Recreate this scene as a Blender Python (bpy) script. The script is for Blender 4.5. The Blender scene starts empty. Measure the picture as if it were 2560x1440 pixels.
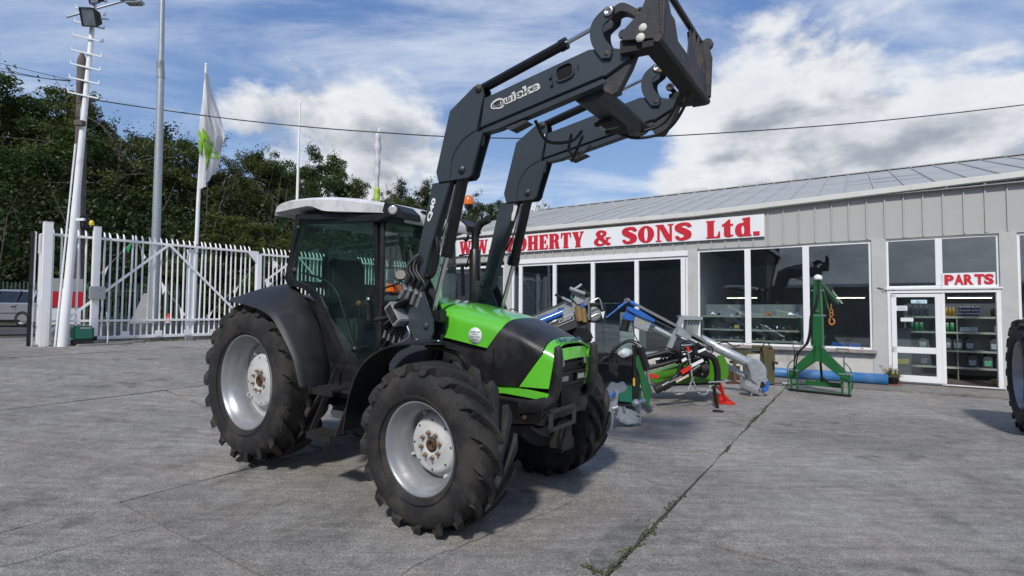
import bpy, bmesh, math, random
import numpy as np
from mathutils import Vector, Matrix, Euler
PI = math.pi
random.seed(7); RN = np.random.default_rng(7)
SC = bpy.context.scene
COL = SC.collection
# ---------------------------------------------------------------- camera
cam = bpy.data.cameras.new('camera'); camo = bpy.data.objects.new('camera', cam); COL.objects.link(camo)
cam.sensor_width = 36.0; cam.lens = 1308.5/2560*36.0
cam.clip_start = 0.05; cam.clip_end = 900
camo.matrix_world = Matrix.Translation((0, 0, 1.5624)) @ Matrix.Rotation(PI/2 + math.atan(52.4/1308.5), 4, 'X') @ Matrix.Rotation(math.atan(0.006), 4, 'Z')
SC.camera = camo
# ---------------------------------------------------------------- light and sky
SUN_EL = 45.0
SUN_DIR = Vector((-0.30, -0.95, 0)).normalized()            # horizontal direction towards the sun
SUN_DIR = (SUN_DIR*math.cos(math.radians(SUN_EL)) + Vector((0, 0, math.sin(math.radians(SUN_EL))))).normalized()
sun = bpy.data.lights.new('sun', 'SUN'); suno = bpy.data.objects.new('sun', sun); COL.objects.link(suno)
sun.energy = 3.0; sun.angle = math.radians(5.0); sun.color = (1.0, 0.955, 0.89)
suno.rotation_euler = SUN_DIR.to_track_quat('Z', 'Y').to_euler()
SC.view_settings.view_transform = 'Standard'; SC.view_settings.look = 'None'
SC.view_settings.exposure = 0.12; SC.view_settings.gamma = 1.0
SC.view_settings.use_curve_mapping = False
W = bpy.data.worlds.new('World'); SC.world = W; W.use_nodes = True
def build_world():
    nt = W.node_tree; N = nt.nodes; L = nt.links; N.clear()
    def nd(t, **k):
        n = N.new(t)
        for a, b in k.items(): setattr(n, a, b)
        return n
    def val(n, **k):
        for a, b in k.items(): n.inputs[a.replace('_', ' ')].default_value = b
        return n
    def math_(op, a, b=None, clamp=False):
        n = nd('ShaderNodeMath', operation=op); n.use_clamp = clamp
        for i, x in enumerate((a, b)):
            if x is None: continue
            if isinstance(x, (int, float)): n.inputs[i].default_value = x
            else: L.new(x, n.inputs[i])
        return n.outputs[0]
    def mapr(v, a, b, c=0.0, d=1.0, smooth=True):
        n = nd('ShaderNodeMapRange'); n.interpolation_type = 'SMOOTHSTEP' if smooth else 'LINEAR'
        L.new(v, n.inputs[0])
        for i, x in enumerate((a, b, c, d)): n.inputs[i+1].default_value = x
        return n.outputs[0]
    def vec(op, a, b):
        n = nd('ShaderNodeVectorMath', operation=op)
        for i, x in enumerate((a, b)):
            if isinstance(x, tuple): n.inputs[i].default_value = x
            else: L.new(x, n.inputs[i])
        return n
    def noise(v, scale, detail=8, rough=.55, dist=0.0, lac=2.1):
        n = nd('ShaderNodeTexNoise'); L.new(v, n.inputs['Vector'])
        n.inputs['Scale'].default_value = scale; n.inputs['Detail'].default_value = detail
        n.inputs['Roughness'].default_value = rough; n.inputs['Distortion'].default_value = dist
        n.inputs['Lacunarity'].default_value = lac
        return n.outputs[0]
    def mix(f, a, b):
        n = nd('ShaderNodeMix', data_type='RGBA')
        L.new(f, n.inputs[0])
        for i, x in ((6, a), (7, b)):
            if isinstance(x, tuple): n.inputs[i].default_value = x
            else: L.new(x, n.inputs[i])
        return n.outputs[2]
    tc = nd('ShaderNodeTexCoord'); g = tc.outputs['Generated']
    sky = nd('ShaderNodeTexSky', sky_type='NISHITA'); sky.sun_disc = False
    sky.sun_elevation = math.radians(SUN_EL); sky.sun_rotation = math.atan2(SUN_DIR.x, SUN_DIR.y)
    sky.air_density = 1.0; sky.dust_density = 0.6; sky.ozone_density = 2.2
    sep = nd('ShaderNodeSeparateXYZ'); L.new(g, sep.inputs[0])
    x, y, z = sep.outputs
    zc = math_('MAXIMUM', z, 0.0)
    den = math_('ADD', zc, 0.14)
    cmb = nd('ShaderNodeCombineXYZ'); L.new(math_('DIVIDE', x, den), cmb.inputs[0]); L.new(math_('DIVIDE', y, den), cmb.inputs[1])
    pl = cmb.outputs[0]
    # high thin cloud, streaky and soft
    st = nd('ShaderNodeMapping'); L.new(pl, st.inputs[0]); st.inputs['Rotation'].default_value = (0, 0, math.radians(-28)); st.inputs['Scale'].default_value = (0.75, 1.6, 1)
    wisp = math_('ADD', math_('MULTIPLY', noise(st.outputs[0], 1.35, 10, .62, .5), .72), math_('MULTIPLY', noise(st.outputs[0], .55, 3, .5), .45))
    wm = math_('MULTIPLY', mapr(wisp, 0.51, 0.78), 0.72)
    # cumulus banks low over the horizon and to the right
    cs = nd('ShaderNodeMapping'); L.new(g, cs.inputs[0]); cs.inputs['Scale'].default_value = (1, 1, 1.75); cs.inputs['Location'].default_value = (.37, .19, 0.12)
    cv = cs.outputs[0]
    big = noise(cv, 2.3, 4, .5); n1 = noise(cv, 4.4, 12, .56, .15)
    up = vec('ADD', cv, (-0.035, -0.01, 0.055)).outputs[0]
    n2 = noise(up, 4.4, 5, .5, .15)
    dens = math_('ADD', math_('MULTIPLY', n1, .62), math_('MULTIPLY', big, .42))
    elev = mapr(z, 0.02, 0.50, 0.085, -0.17, False)
    right = mapr(x, -0.15, 0.50, -0.03, 0.085)
    hole = mapr(z, 0.40, 0.60, 0.0, -0.12)
    dens = math_('ADD', dens, math_('ADD', elev, math_('ADD', right, hole)))
    def blob(D, r0, r1, amt):
        dt = nd('ShaderNodeVectorMath', operation='DOT_PRODUCT'); L.new(vec('NORMALIZE', g, g).outputs[0], dt.inputs[0]); dt.inputs[1].default_value = D
        return mapr(dt.outputs['Value'], math.cos(math.radians(r1)), math.cos(math.radians(r0)), 0.0, amt)
    for D, r0, r1, amt in (((-.284, .910, .302), 3, 17, .15), ((-.05, .945, .26), 2, 12, .08), ((.487, .819, .303), 4, 24, .085), ((.33, .85, .41), 2, 10, .05), ((.55, .70, .46), 3, 14, -.04), ((.18, .955, .23), 2, 9, -.07), ((-.55, .70, .45), 5, 22, -.10), ((-.12, .85, .52), 3, 15, -.06)):
        dens = math_('ADD', dens, blob(D, r0, r1, amt))
    cm = mapr(dens, 0.505, 0.605)
    thick = mapr(math_('ADD', dens, math_('MULTIPLY', math_('SUBTRACT', n2, n1), 1.9)), 0.50, 0.92)
    lit = mix(thick, (7.2, 7.35, 7.6, 1), (2.8, 3.15, 3.75, 1))
    soft = mix(mapr(noise(cv, 9.0, 6, .6), .35, .7), lit, mix(thick, (6.3, 6.5, 6.9, 1), (3.4, 3.7, 4.2, 1)))
    blue = mix(mapr(z, 0.0, 0.5, 0.0, 1.0, False), (3.4, 4.9, 7.4, 1), (1.05, 2.3, 5.6, 1))
    # the Nishita sky supplies the blue; a little of the measured tint keeps its saturation
    base = nd('ShaderNodeMix', data_type='RGBA'); base.inputs[0].default_value = 0.5
    L.new(sky.outputs[0], base.inputs[6]); L.new(blue, base.inputs[7])
    a = mix(wm, base.outputs[2], (6.6, 7.1, 7.9, 1))
    b = mix(cm, a, soft)
    bg = nd('ShaderNodeBackground'); L.new(b, bg.inputs[0]); bg.inputs[1].default_value = 0.11
    out = nd('ShaderNodeOutputWorld'); L.new(bg.outputs[0], out.inputs[0])
build_world()

# ---------------------------------------------------------------- materials
MATS = {}
def lin(h):
    return h
def mat(name, col, rough=.5, metal=0.0, var=.12, vs=4.0, bump=0.0, bs=60.0, dirt=None, da=.5, ds=2.5, dth=.52, spec=.5, coat=0.0, rv=.0, detail=6):
    """procedural principled surface: colour mottling, optional dirt/rust patches, optional fine relief"""
    if name in MATS: return MATS[name]
    m = bpy.data.materials.new(name); m.use_nodes = True; MATS[name] = m
    nt = m.node_tree; N = nt.nodes; L = nt.links
    b = N['Principled BSDF']
    b.inputs['Roughness'].default_value = rough; b.inputs['Metallic'].default_value = metal
    b.inputs['Specular IOR Level'].default_value = spec
    b.inputs['Coat Weight'].default_value = coat; b.inputs['Coat Roughness'].default_value = .08
    tc = N.new('ShaderNodeTexCoord')
    nz = N.new('ShaderNodeTexNoise'); nz.inputs['Scale'].default_value = vs; nz.inputs['Detail'].default_value = detail; nz.inputs['Roughness'].default_value = .6
    L.new(tc.outputs['Object'], nz.inputs['Vector'])
    mr = N.new('ShaderNodeMapRange'); mr.inputs[1].default_value = .3; mr.inputs[2].default_value = .7; mr.inputs[3].default_value = 1-var; mr.inputs[4].default_value = 1+var
    L.new(nz.outputs[0], mr.inputs[0])
    mx = N.new('ShaderNodeMix'); mx.data_type = 'RGBA'; mx.blend_type = 'MULTIPLY'; mx.inputs[0].default_value = 1
    mx.inputs[6].default_value = (*col, 1); L.new(mr.outputs[0], mx.inputs[7])
    c = mx.outputs[2]
    if dirt:
        n2 = N.new('ShaderNodeTexNoise'); n2.inputs['Scale'].default_value = ds; n2.inputs['Detail'].default_value = 10; n2.inputs['Roughness'].default_value = .68
        L.new(tc.outputs['Object'], n2.inputs['Vector'])
        m2 = N.new('ShaderNodeMapRange'); m2.inputs[1].default_value = dth; m2.inputs[2].default_value = dth+.13; m2.inputs[3].default_value = 0; m2.inputs[4].default_value = da
        L.new(n2.outputs[0], m2.inputs[0])
        mm = N.new('ShaderNodeMix'); mm.data_type = 'RGBA'; L.new(m2.outputs[0], mm.inputs[0]); L.new(c, mm.inputs[6]); mm.inputs[7].default_value = (*dirt, 1)
        c = mm.outputs[2]
        r2 = N.new('ShaderNodeMapRange'); r2.inputs[3].default_value = rough; r2.inputs[4].default_value = min(1, rough+.35)
        L.new(m2.outputs[0], r2.inputs[0]); L.new(r2.outputs[0], b.inputs['Roughness'])
        if metal > 0:
            r3 = N.new('ShaderNodeMapRange'); r3.inputs[3].default_value = metal; r3.inputs[4].default_value = 0
            L.new(m2.outputs[0], r3.inputs[0]); L.new(r3.outputs[0], b.inputs['Metallic'])
    elif rv:
        r2 = N.new('ShaderNodeMapRange'); r2.inputs[1].default_value = .3; r2.inputs[2].default_value = .7; r2.inputs[3].default_value = rough-rv; r2.inputs[4].default_value = rough+rv
        L.new(nz.outputs[0], r2.inputs[0]); L.new(r2.outputs[0], b.inputs['Roughness'])
    L.new(c, b.inputs['Base Color'])
    if bump:
        n3 = N.new('ShaderNodeTexNoise'); n3.inputs['Scale'].default_value = bs; n3.inputs['Detail'].default_value = 5
        L.new(tc.outputs['Object'], n3.inputs['Vector'])
        bp = N.new('ShaderNodeBump'); bp.inputs['Strength'].default_value = bump; bp.inputs['Distance'].default_value = .01
        L.new(n3.outputs[0], bp.inputs['Height']); L.new(bp.outputs[0], b.inputs['Normal'])
    return m
def glass(name, tint=(.9, .95, .93), refl=1.0, rough=0.0, alpha_dark=0.0):
    """thin sheet glass: clear transmission plus fresnel mirror"""
    if name in MATS: return MATS[name]
    m = bpy.data.materials.new(name); m.use_nodes = True; MATS[name] = m
    nt = m.node_tree; N = nt.nodes; L = nt.links; N.clear()
    o = N.new('ShaderNodeOutputMaterial'); t = N.new('ShaderNodeBsdfTransparent'); t.inputs[0].default_value = (*tint, 1)
    gl = N.new('ShaderNodeBsdfGlossy'); gl.inputs['Roughness'].default_value = rough; gl.inputs[0].default_value = (.9, .95, 1, 1)
    f = N.new('ShaderNodeFresnel'); ge = N.new('ShaderNodeNewGeometry'); io = N.new('ShaderNodeMapRange'); io.inputs[3].default_value = 1.55; io.inputs[4].default_value = 1/1.55
    L.new(ge.outputs['Backfacing'], io.inputs[0]); L.new(io.outputs[0], f.inputs[0])
    k = N.new('ShaderNodeMath'); k.operation = 'MULTIPLY_ADD'; k.inputs[1].default_value = refl; k.inputs[2].default_value = .02; k.use_clamp = True
    L.new(f.outputs[0], k.inputs[0])
    mx = N.new('ShaderNodeMixShader'); L.new(k.outputs[0], mx.inputs[0]); L.new(t.outputs[0], mx.inputs[1]); L.new(gl.outputs[0], mx.inputs[2])
    src = mx.outputs[0]
    if alpha_dark:
        d = N.new('ShaderNodeBsdfDiffuse'); d.inputs[0].default_value = (.25, .26, .25, 1)
        tc = N.new('ShaderNodeTexCoord'); nz = N.new('ShaderNodeTexNoise'); nz.inputs['Scale'].default_value = 3; nz.inputs['Detail'].default_value = 8
        L.new(tc.outputs['Object'], nz.inputs['Vector'])
        mr = N.new('ShaderNodeMapRange'); mr.inputs[1].default_value = .35; mr.inputs[2].default_value = .75; mr.inputs[3].default_value = 0; mr.inputs[4].default_value = alpha_dark
        L.new(nz.outputs[0], mr.inputs[0])
        m3 = N.new('ShaderNodeMixShader'); L.new(mr.outputs[0], m3.inputs[0]); L.new(src, m3.inputs[1]); L.new(d.outputs[0], m3.inputs[2]); src = m3.outputs[0]
    L.new(src, o.inputs[0])
    return m
def emit(name, col, s):
    if name in MATS: return MATS[name]
    m = bpy.data.materials.new(name); m.use_nodes = True; MATS[name] = m
    b = m.node_tree.nodes['Principled BSDF']; b.inputs['Base Color'].default_value = (*col, 1)
    b.inputs['Emission Color'].default_value = (*col, 1); b.inputs['Emission Strength'].default_value = s
    return m
RUST = (.11, .045, .02)
M_rubber = mat('tyre_rubber', (.014, .0138, .0145), .78, var=.4, vs=5, bump=.5, bs=35, dirt=(.068, .061, .053), da=.5, ds=3.2, dth=.46)
M_rim = mat('rim_paint', (.30, .315, .33), .36, .45, var=.12, vs=6, dirt=(.20, .17, .14), da=.55, ds=4, dth=.55)
M_hub = mat('hub_paint', (.52, .53, .525), .5, 0, var=.1, vs=9, dirt=RUST, da=.9, ds=7, dth=.60)
M_rust = mat('rusty_steel', (.085, .045, .026), .8, .2, var=.5, vs=12, bump=.4, bs=60)
M_bolt = mat('worn_bolt', (.30, .21, .15), .5, .6, var=.3, vs=20)
M_green = mat('green_paint', (.115, .52, .030), .26, 0, var=.06, vs=3, coat=1.0, dirt=(.14, .42, .07), da=.40, ds=2.2, dth=.50)
M_blackp = mat('black_plastic', (.012, .012, .013), .36, 0, var=.3, vs=3, bump=.12, bs=180, dirt=(.055, .053, .050), da=.40, ds=2.6, dth=.46)
M_fender = mat('fender_plastic', (.014, .015, .017), .5, 0, var=.25, vs=3, bump=.2, bs=160, dirt=(.07, .068, .063), da=.3, ds=2, dth=.5)
M_black = mat('black_paint', (.012, .012, .013), .38, 0, var=.3, vs=6, rv=.1)
M_dark = mat('grimy_black_metal', (.014, .013, .012), .7, 0, var=.4, vs=9, dirt=(.06, .05, .04), da=.4, ds=5, dth=.55)
M_arm = mat('loader_grey_paint', (.040, .051, .061), .42, 0, var=.12, vs=2.5, dirt=(.12, .10, .09), da=.35, ds=6, dth=.60)
M_armworn = mat('worn_loader_grey', (.037, .041, .046), .6, .1, var=.3, vs=6, dirt=(.13, .085, .06), da=.65, ds=7, dth=.50, bump=.25, bs=50)
M_cylp = mat('black_cylinder_paint', (.007, .007, .008), .33, 0, var=.2, vs=8, rv=.08)
M_chrome = mat('chrome_rod', (.75, .76, .78), .13, 1.0, var=.04)
M_roofw = mat('cab_roof_paint', (.66, .67, .68), .5, 0, var=.09, vs=3, dirt=(.25, .25, .24), da=.5, ds=3.5, dth=.50)
M_cabglass = glass('cab_green_glass', (.74, .88, .83), 1.0, 0.0, .04)
M_winds = glass('windscreen_glass', (.78, .86, .83), 1.0, 0.0, .06)
M_lamp = mat('lamp_lens', (.60, .62, .63), .15, .5, var=.15, vs=40)
M_amber = mat('amber_lens', (.75, .17, .02), .25, 0, var=.2, vs=30, coat=.5)
M_hose = mat('rubber_hose', (.012, .012, .013), .5, 0, var=.3)
M_silver = mat('zinc_plated_steel', (.55, .56, .56), .3, .9, var=.15, vs=30)
M_seat = mat('seat_cloth', (.03, .032, .035), .9, var=.2, vs=20)
M_white = mat('white_gloss_paint', (.86, .87, .87), .42, 0, var=.05, vs=3, dirt=(.42, .38, .33), da=.5, ds=2.2, dth=.60)
M_whitepl = mat('white_upvc', (.80, .81, .81), .35, 0, var=.03, vs=3)
M_galv = mat('galvanised_steel', (.40, .43, .45), .45, .45, var=.16, vs=22, detail=3)
M_galvd = mat('weathered_galvanised', (.33, .36, .37), .55, .35, var=.2, vs=8, dirt=(.16, .14, .12), da=.4, ds=5, dth=.6)
M_wood = mat('weathered_pole_wood', (.115, .095, .078), .85, 0, var=.35, vs=5, bump=.4, bs=30)
M_blue = mat('blue_paint', (.025, .13, .47), .35, 0, var=.1, vs=5, coat=.3)
M_pipe = mat('blue_water_pipe', (.035, .15, .36), .42, 0, var=.1, vs=2, dirt=(.12, .22, .36), da=.5, ds=2, dth=.5)
M_dgreen = mat('dark_green_paint', (.015, .115, .034), .38, 0, var=.12, vs=5, coat=.2)
M_teal = mat('teal_green_paint', (.02, .15, .10), .4, 0, var=.15, vs=5)
M_red = mat('red_paint', (.62, .025, .015), .35, 0, var=.1, vs=6)
M_signred = mat('sign_red', (.56, .013, .030), .45, 0, var=.05, vs=8)
M_signwhite = mat('sign_white', (.80, .81, .82), .4, 0, var=.03, vs=1.5)
M_clad = mat('grey_cladding', (.41, .415, .395), .55, 0, var=.06, vs=1.2, dirt=(.36, .36, .33), da=.35, ds=1.2, dth=.52)
M_rooft = mat('grey_roof_sheet', (.37, .375, .365), .7, 0, var=.10, vs=1.6, dirt=(.24, .24, .235), da=.5, ds=.9, dth=.50)
M_gutter = mat('cream_gutter', (.62, .62, .57), .5, 0, var=.06, vs=2, dirt=(.35, .34, .30), da=.4, ds=3, dth=.6)
M_wall = mat('painted_render', (.47, .475, .46), .85, 0, var=.06, vs=3, bump=.25, bs=90, dirt=(.34, .31, .26), da=.45, ds=1.6, dth=.56)
M_wallst = mat('stained_render', (.58, .56, .51), .9, 0, var=.10, vs=2.5, bump=.3, bs=90, dirt=(.30, .27, .23), da=.8, ds=1.1, dth=.50)
M_sill = mat('stone_sill', (.30, .27, .25), .8, 0, var=.2, vs=6)
M_winglass = glass('shop_window_glass', (.86, .91, .92), 2.1)
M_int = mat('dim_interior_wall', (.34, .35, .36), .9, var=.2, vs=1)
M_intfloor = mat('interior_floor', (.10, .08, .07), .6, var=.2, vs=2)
M_shelf = mat('shelf_metal', (.42, .45, .38), .4, 0, var=.06)
M_shelfback = mat('shelf_back', (.30, .31, .32), .5, var=.1)
M_stone = mat('rough_concrete', (.26, .25, .23), .9, 0, var=.25, vs=6, bump=.5, bs=40, dirt=(.10, .10, .08), da=.6, ds=3, dth=.5)

# ---------------------------------------------------------------- mesh helpers
def V(*a): return Vector(a if len(a) > 1 else a[0])
class B:
    """collects shapes into one mesh"""
    def __init__(s): s.v = []; s.f = []; s.sm = []
    def add(s, vs, fs, smooth=False):
        o = len(s.v); s.v += [tuple(v) for v in vs]; s.f += [tuple(i+o for i in f) for f in fs]; s.sm += [smooth]*len(fs); return s
    def box(s, c, d, R=None):
        c = V(c); h = V(d)*.5; R = R or Matrix.Identity(3)
        vs = [c + R @ V((sx*h.x, sy*h.y, sz*h.z)) for sx in (-1, 1) for sy in (-1, 1) for sz in (-1, 1)]
        return s.add(vs, [(0, 1, 3, 2), (4, 6, 7, 5), (0, 4, 5, 1), (2, 3, 7, 6), (0, 2, 6, 4), (1, 5, 7, 3)])
    def bar(s, a, b, w, h=None, upv=(0, 0, 1), ext=0.0):
        """rectangular bar from a to b"""
        a = V(a); b = V(b); h = h or w; d = (b-a); ln = d.length; d.normalize()
        u = V(upv); side = d.cross(u)
        if side.length < 1e-4: side = d.cross(V((1, 0, 0)))
        side.normalize(); u = side.cross(d).normalized()
        R = Matrix((side, d, u)).transposed()
        return s.box((a+b)*.5, (w, ln+2*ext, h), R)
    def rings(s, rs, closed=True, cap=True, smooth=True, loop=False):
        n = len(rs[0]); vs = [p for r in rs for p in r]; fs = []
        m = len(rs)
        for i in range(m if loop else m-1):
            for j in range(n if closed else n-1):
                k = (j+1) % n; a = i*n; b = ((i+1) % m)*n
                fs.append((a+j, a+k, b+k, b+j))
        s.add(vs, fs, smooth)
        if cap and not loop:
            s.add(rs[0], [tuple(range(n))[::-1]]); s.add(rs[-1], [tuple(range(n))])
        return s
    def tube(s, pts, r, seg=10, cap=True):
        pts = [V(p) for p in pts]; rs = []; n = len(pts)
        rad = r if isinstance(r, (list, tuple)) else [r]*n
        prev = None
        for i, p in enumerate(pts):
            d = (pts[min(i+1, n-1)]-pts[max(i-1, 0)]).normalized()
            if prev is None:
                u = V((0, 0, 1)) if abs(d.z) < .9 else V((1, 0, 0))
                u = (u - d*u.dot(d)).normalized()
            else: u = (prev - d*prev.dot(d)).normalized()
            prev = u; w = d.cross(u)
            rs.append([p + (u*math.cos(2*PI*k/seg) + w*math.sin(2*PI*k/seg))*rad[i] for k in range(seg)])
        return s.rings(rs, cap=cap)
    def cyl(s, a, b, r, seg=16, r2=None, cap=True): return s.tube([a, b], [r, r if r2 is None else r2], seg, cap)
    def prism(s, pts, y0, y1, ax='y'):
        """polygon in the plane across axis ax, extruded from y0 to y1"""
        def P(p, t):
            return (p[0], t, p[1]) if ax == 'y' else ((t, p[0], p[1]) if ax == 'x' else (p[0], p[1], t))
        n = len(pts); a = [P(p, y0) for p in pts]; b = [P(p, y1) for p in pts]
        return s.add(a+b, [tuple(range(n)), tuple(range(2*n-1, n-1, -1))] + [(i, i+n, (i+1) % n+n, (i+1) % n) for i in range(n)])
    def lathe(s, prof, seg=48, c=(0, 0, 0), ax='y', smooth=True, a0=0, a1=2*PI):
        """profile of (axial, radius) turned about ax"""
        c = V(c); rs = []; full = abs(a1-a0-2*PI) < 1e-6
        for k in range(seg + (0 if full else 1)):
            t = a0+(a1-a0)*k/seg; cc, ss = math.cos(t), math.sin(t)
            if ax == 'y': rs.append([c+V((r*cc, q, r*ss)) for q, r in prof])
            elif ax == 'x': rs.append([c+V((q, r*cc, r*ss)) for q, r in prof])
            else: rs.append([c+V((r*cc, r*ss, q)) for q, r in prof])
        return s.rings(rs, closed=False, cap=False, smooth=smooth, loop=full)
    def grid(s, fn, nu, nv, smooth=True):
        vs = [fn(i/nu, j/nv) for i in range(nu+1) for j in range(nv+1)]
        fs = [(i*(nv+1)+j, (i+1)*(nv+1)+j, (i+1)*(nv+1)+j+1, i*(nv+1)+j+1) for i in range(nu) for j in range(nv)]
        return s.add(vs, fs, smooth)
    def shell(s, fn, nu, nv, th, smooth=True):
        """open sheet given a real thickness"""
        P = [[V(fn(i/nu, j/nv)) for j in range(nv+1)] for i in range(nu+1)]
        def nrm(i, j):
            a = P[min(i+1, nu)][j]-P[max(i-1, 0)][j]; b = P[i][min(j+1, nv)]-P[i][max(j-1, 0)]
            n = a.cross(b); return n.normalized() if n.length > 1e-9 else V((0, 0, 1))
        Q = [[P[i][j]-nrm(i, j)*th for j in range(nv+1)] for i in range(nu+1)]
        s.grid(lambda u, v: P[round(u*nu)][round(v*nv)], nu, nv, smooth)
        s.grid(lambda u, v: Q[round(u*nu)][nv-round(v*nv)], nu, nv, smooth)
        ed = [(i, 0) for i in range(nu+1)] + [(nu, j) for j in range(1, nv+1)] + [(i, nv) for i in range(nu-1, -1, -1)] + [(0, j) for j in range(nv-1, 0, -1)]
        n = len(ed); vs = [P[i][j] for i, j in ed]+[Q[i][j] for i, j in ed]
        return s.add(vs, [(k, k+n, (k+1) % n+n, (k+1) % n) for k in range(n)])
    def mesh(s, name, m, bevel=0.0, fix=True):
        me = bpy.data.meshes.new(name); me.from_pydata(s.v, [], s.f)
        me.polygons.foreach_set('use_smooth', s.sm); me.materials.append(m)
        if fix or bevel:
            bm = bmesh.new(); bm.from_mesh(me)
            if bevel:
                bmesh.ops.remove_doubles(bm, verts=bm.verts, dist=1e-5)
                es = [e for e in bm.edges if len(e.link_faces) == 2 and e.calc_face_angle(0) > .6]
                bmesh.ops.bevel(bm, geom=es, offset=bevel, segments=2, affect='EDGES', clamp_overlap=True)
            if fix: bmesh.ops.recalc_face_normals(bm, faces=bm.faces)
            bm.to_mesh(me); bm.free()
        return me
    def obj(s, name, m, parent=None, bevel=0.0, fix=True):
        return link(name, s.mesh(name, m, bevel, fix), parent)
def link(name, me, parent=None):
    o = bpy.data.objects.new(name, me); COL.objects.link(o)
    if parent: o.parent = parent
    return o
def tag(o, label, cat, group=None, kind=None):
    if label: o['label'] = label
    if cat: o['category'] = cat
    if group: o['group'] = group
    if kind: o['kind'] = kind
    return o
def thing(name, label, cat, loc=(0, 0, 0), rz=0.0, group=None):
    o = bpy.data.objects.new(name, None); COL.objects.link(o); o.empty_display_size = .1
    o.location = loc; o.rotation_euler = (0, 0, rz)
    return tag(o, label, cat, group)
def struct(o): o['kind'] = 'structure'; return o
def stuff(o): o['kind'] = 'stuff'; return o
KIDS = {}
def copy_tree(o, parent=None):
    c = o.copy(); COL.objects.link(c)
    if parent: c.parent = parent
    for ch in list(o.children): copy_tree(ch, c)
    return c
def spl(pts, n=8):
    """catmull-rom through points"""
    pts = [V(p) for p in pts]; P = [pts[0]*2-pts[1]]+pts+[pts[-1]*2-pts[-2]]; out = []
    for i in range(1, len(P)-2):
        for k in range(n):
            t = k/n; a, b, c, d = P[i-1:i+3]
            out.append(.5*((2*b)+(c-a)*t+(2*a-5*b+4*c-d)*t*t+(3*b-a-3*c+d)*t**3))
    return out+[pts[-1]]
def curve_mesh(name, loops, depth, m, bevel=0.0):
    """flat filled outline (with holes) given a thickness, in local XY"""
    cu = bpy.data.curves.new(name, 'CURVE'); cu.dimensions = '2D'; cu.fill_mode = 'BOTH'; cu.extrude = depth/2
    for lp in loops:
        sp = cu.splines.new('POLY'); sp.points.add(len(lp)-1); sp.use_cyclic_u = True
        for i, p in enumerate(lp): sp.points[i].co = (p[0], p[1], 0, 1)
    return _tomesh(name, cu, m)
def _tomesh(name, cu, m):
    t = bpy.data.objects.new('tmp', cu); COL.objects.link(t)
    me = bpy.data.meshes.new_from_object(t, depsgraph=bpy.context.evaluated_depsgraph_get())
    bpy.data.objects.remove(t); bpy.data.curves.remove(cu)
    me.name = name; me.materials.clear(); me.materials.append(m); return me
def text_mesh(name, s, m, depth=.004, bold=0.0, shear=0.0):
    """lettering 1 unit wide and 1 unit high, origin lower left"""
    cu = bpy.data.curves.new(name, 'FONT'); cu.body = s; cu.extrude = .01; cu.offset = bold; cu.shear = shear; cu.resolution_u = 3
    me = _tomesh(name, cu, m)
    co = np.empty(len(me.vertices)*3); me.vertices.foreach_get('co', co); co = co.reshape(-1, 3)
    mn = co.min(0); mxx = co.max(0); sz = np.maximum(mxx-mn, 1e-6)
    co = (co-mn)/sz; co[:, 2] *= depth
    me.vertices.foreach_set('co', co.ravel()); me.update(); return me
def put(o, origin, ux, uy):
    """place a unit XY mesh: ux, uy are the full width and height vectors"""
    ux = V(ux); uy = V(uy); n = ux.cross(uy).normalized()
    o.matrix_local = Matrix(((ux.x, uy.x, n.x, origin[0]), (ux.y, uy.y, n.y, origin[1]), (ux.z, uy.z, n.z, origin[2]), (0, 0, 0, 1)))
    return o

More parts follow.
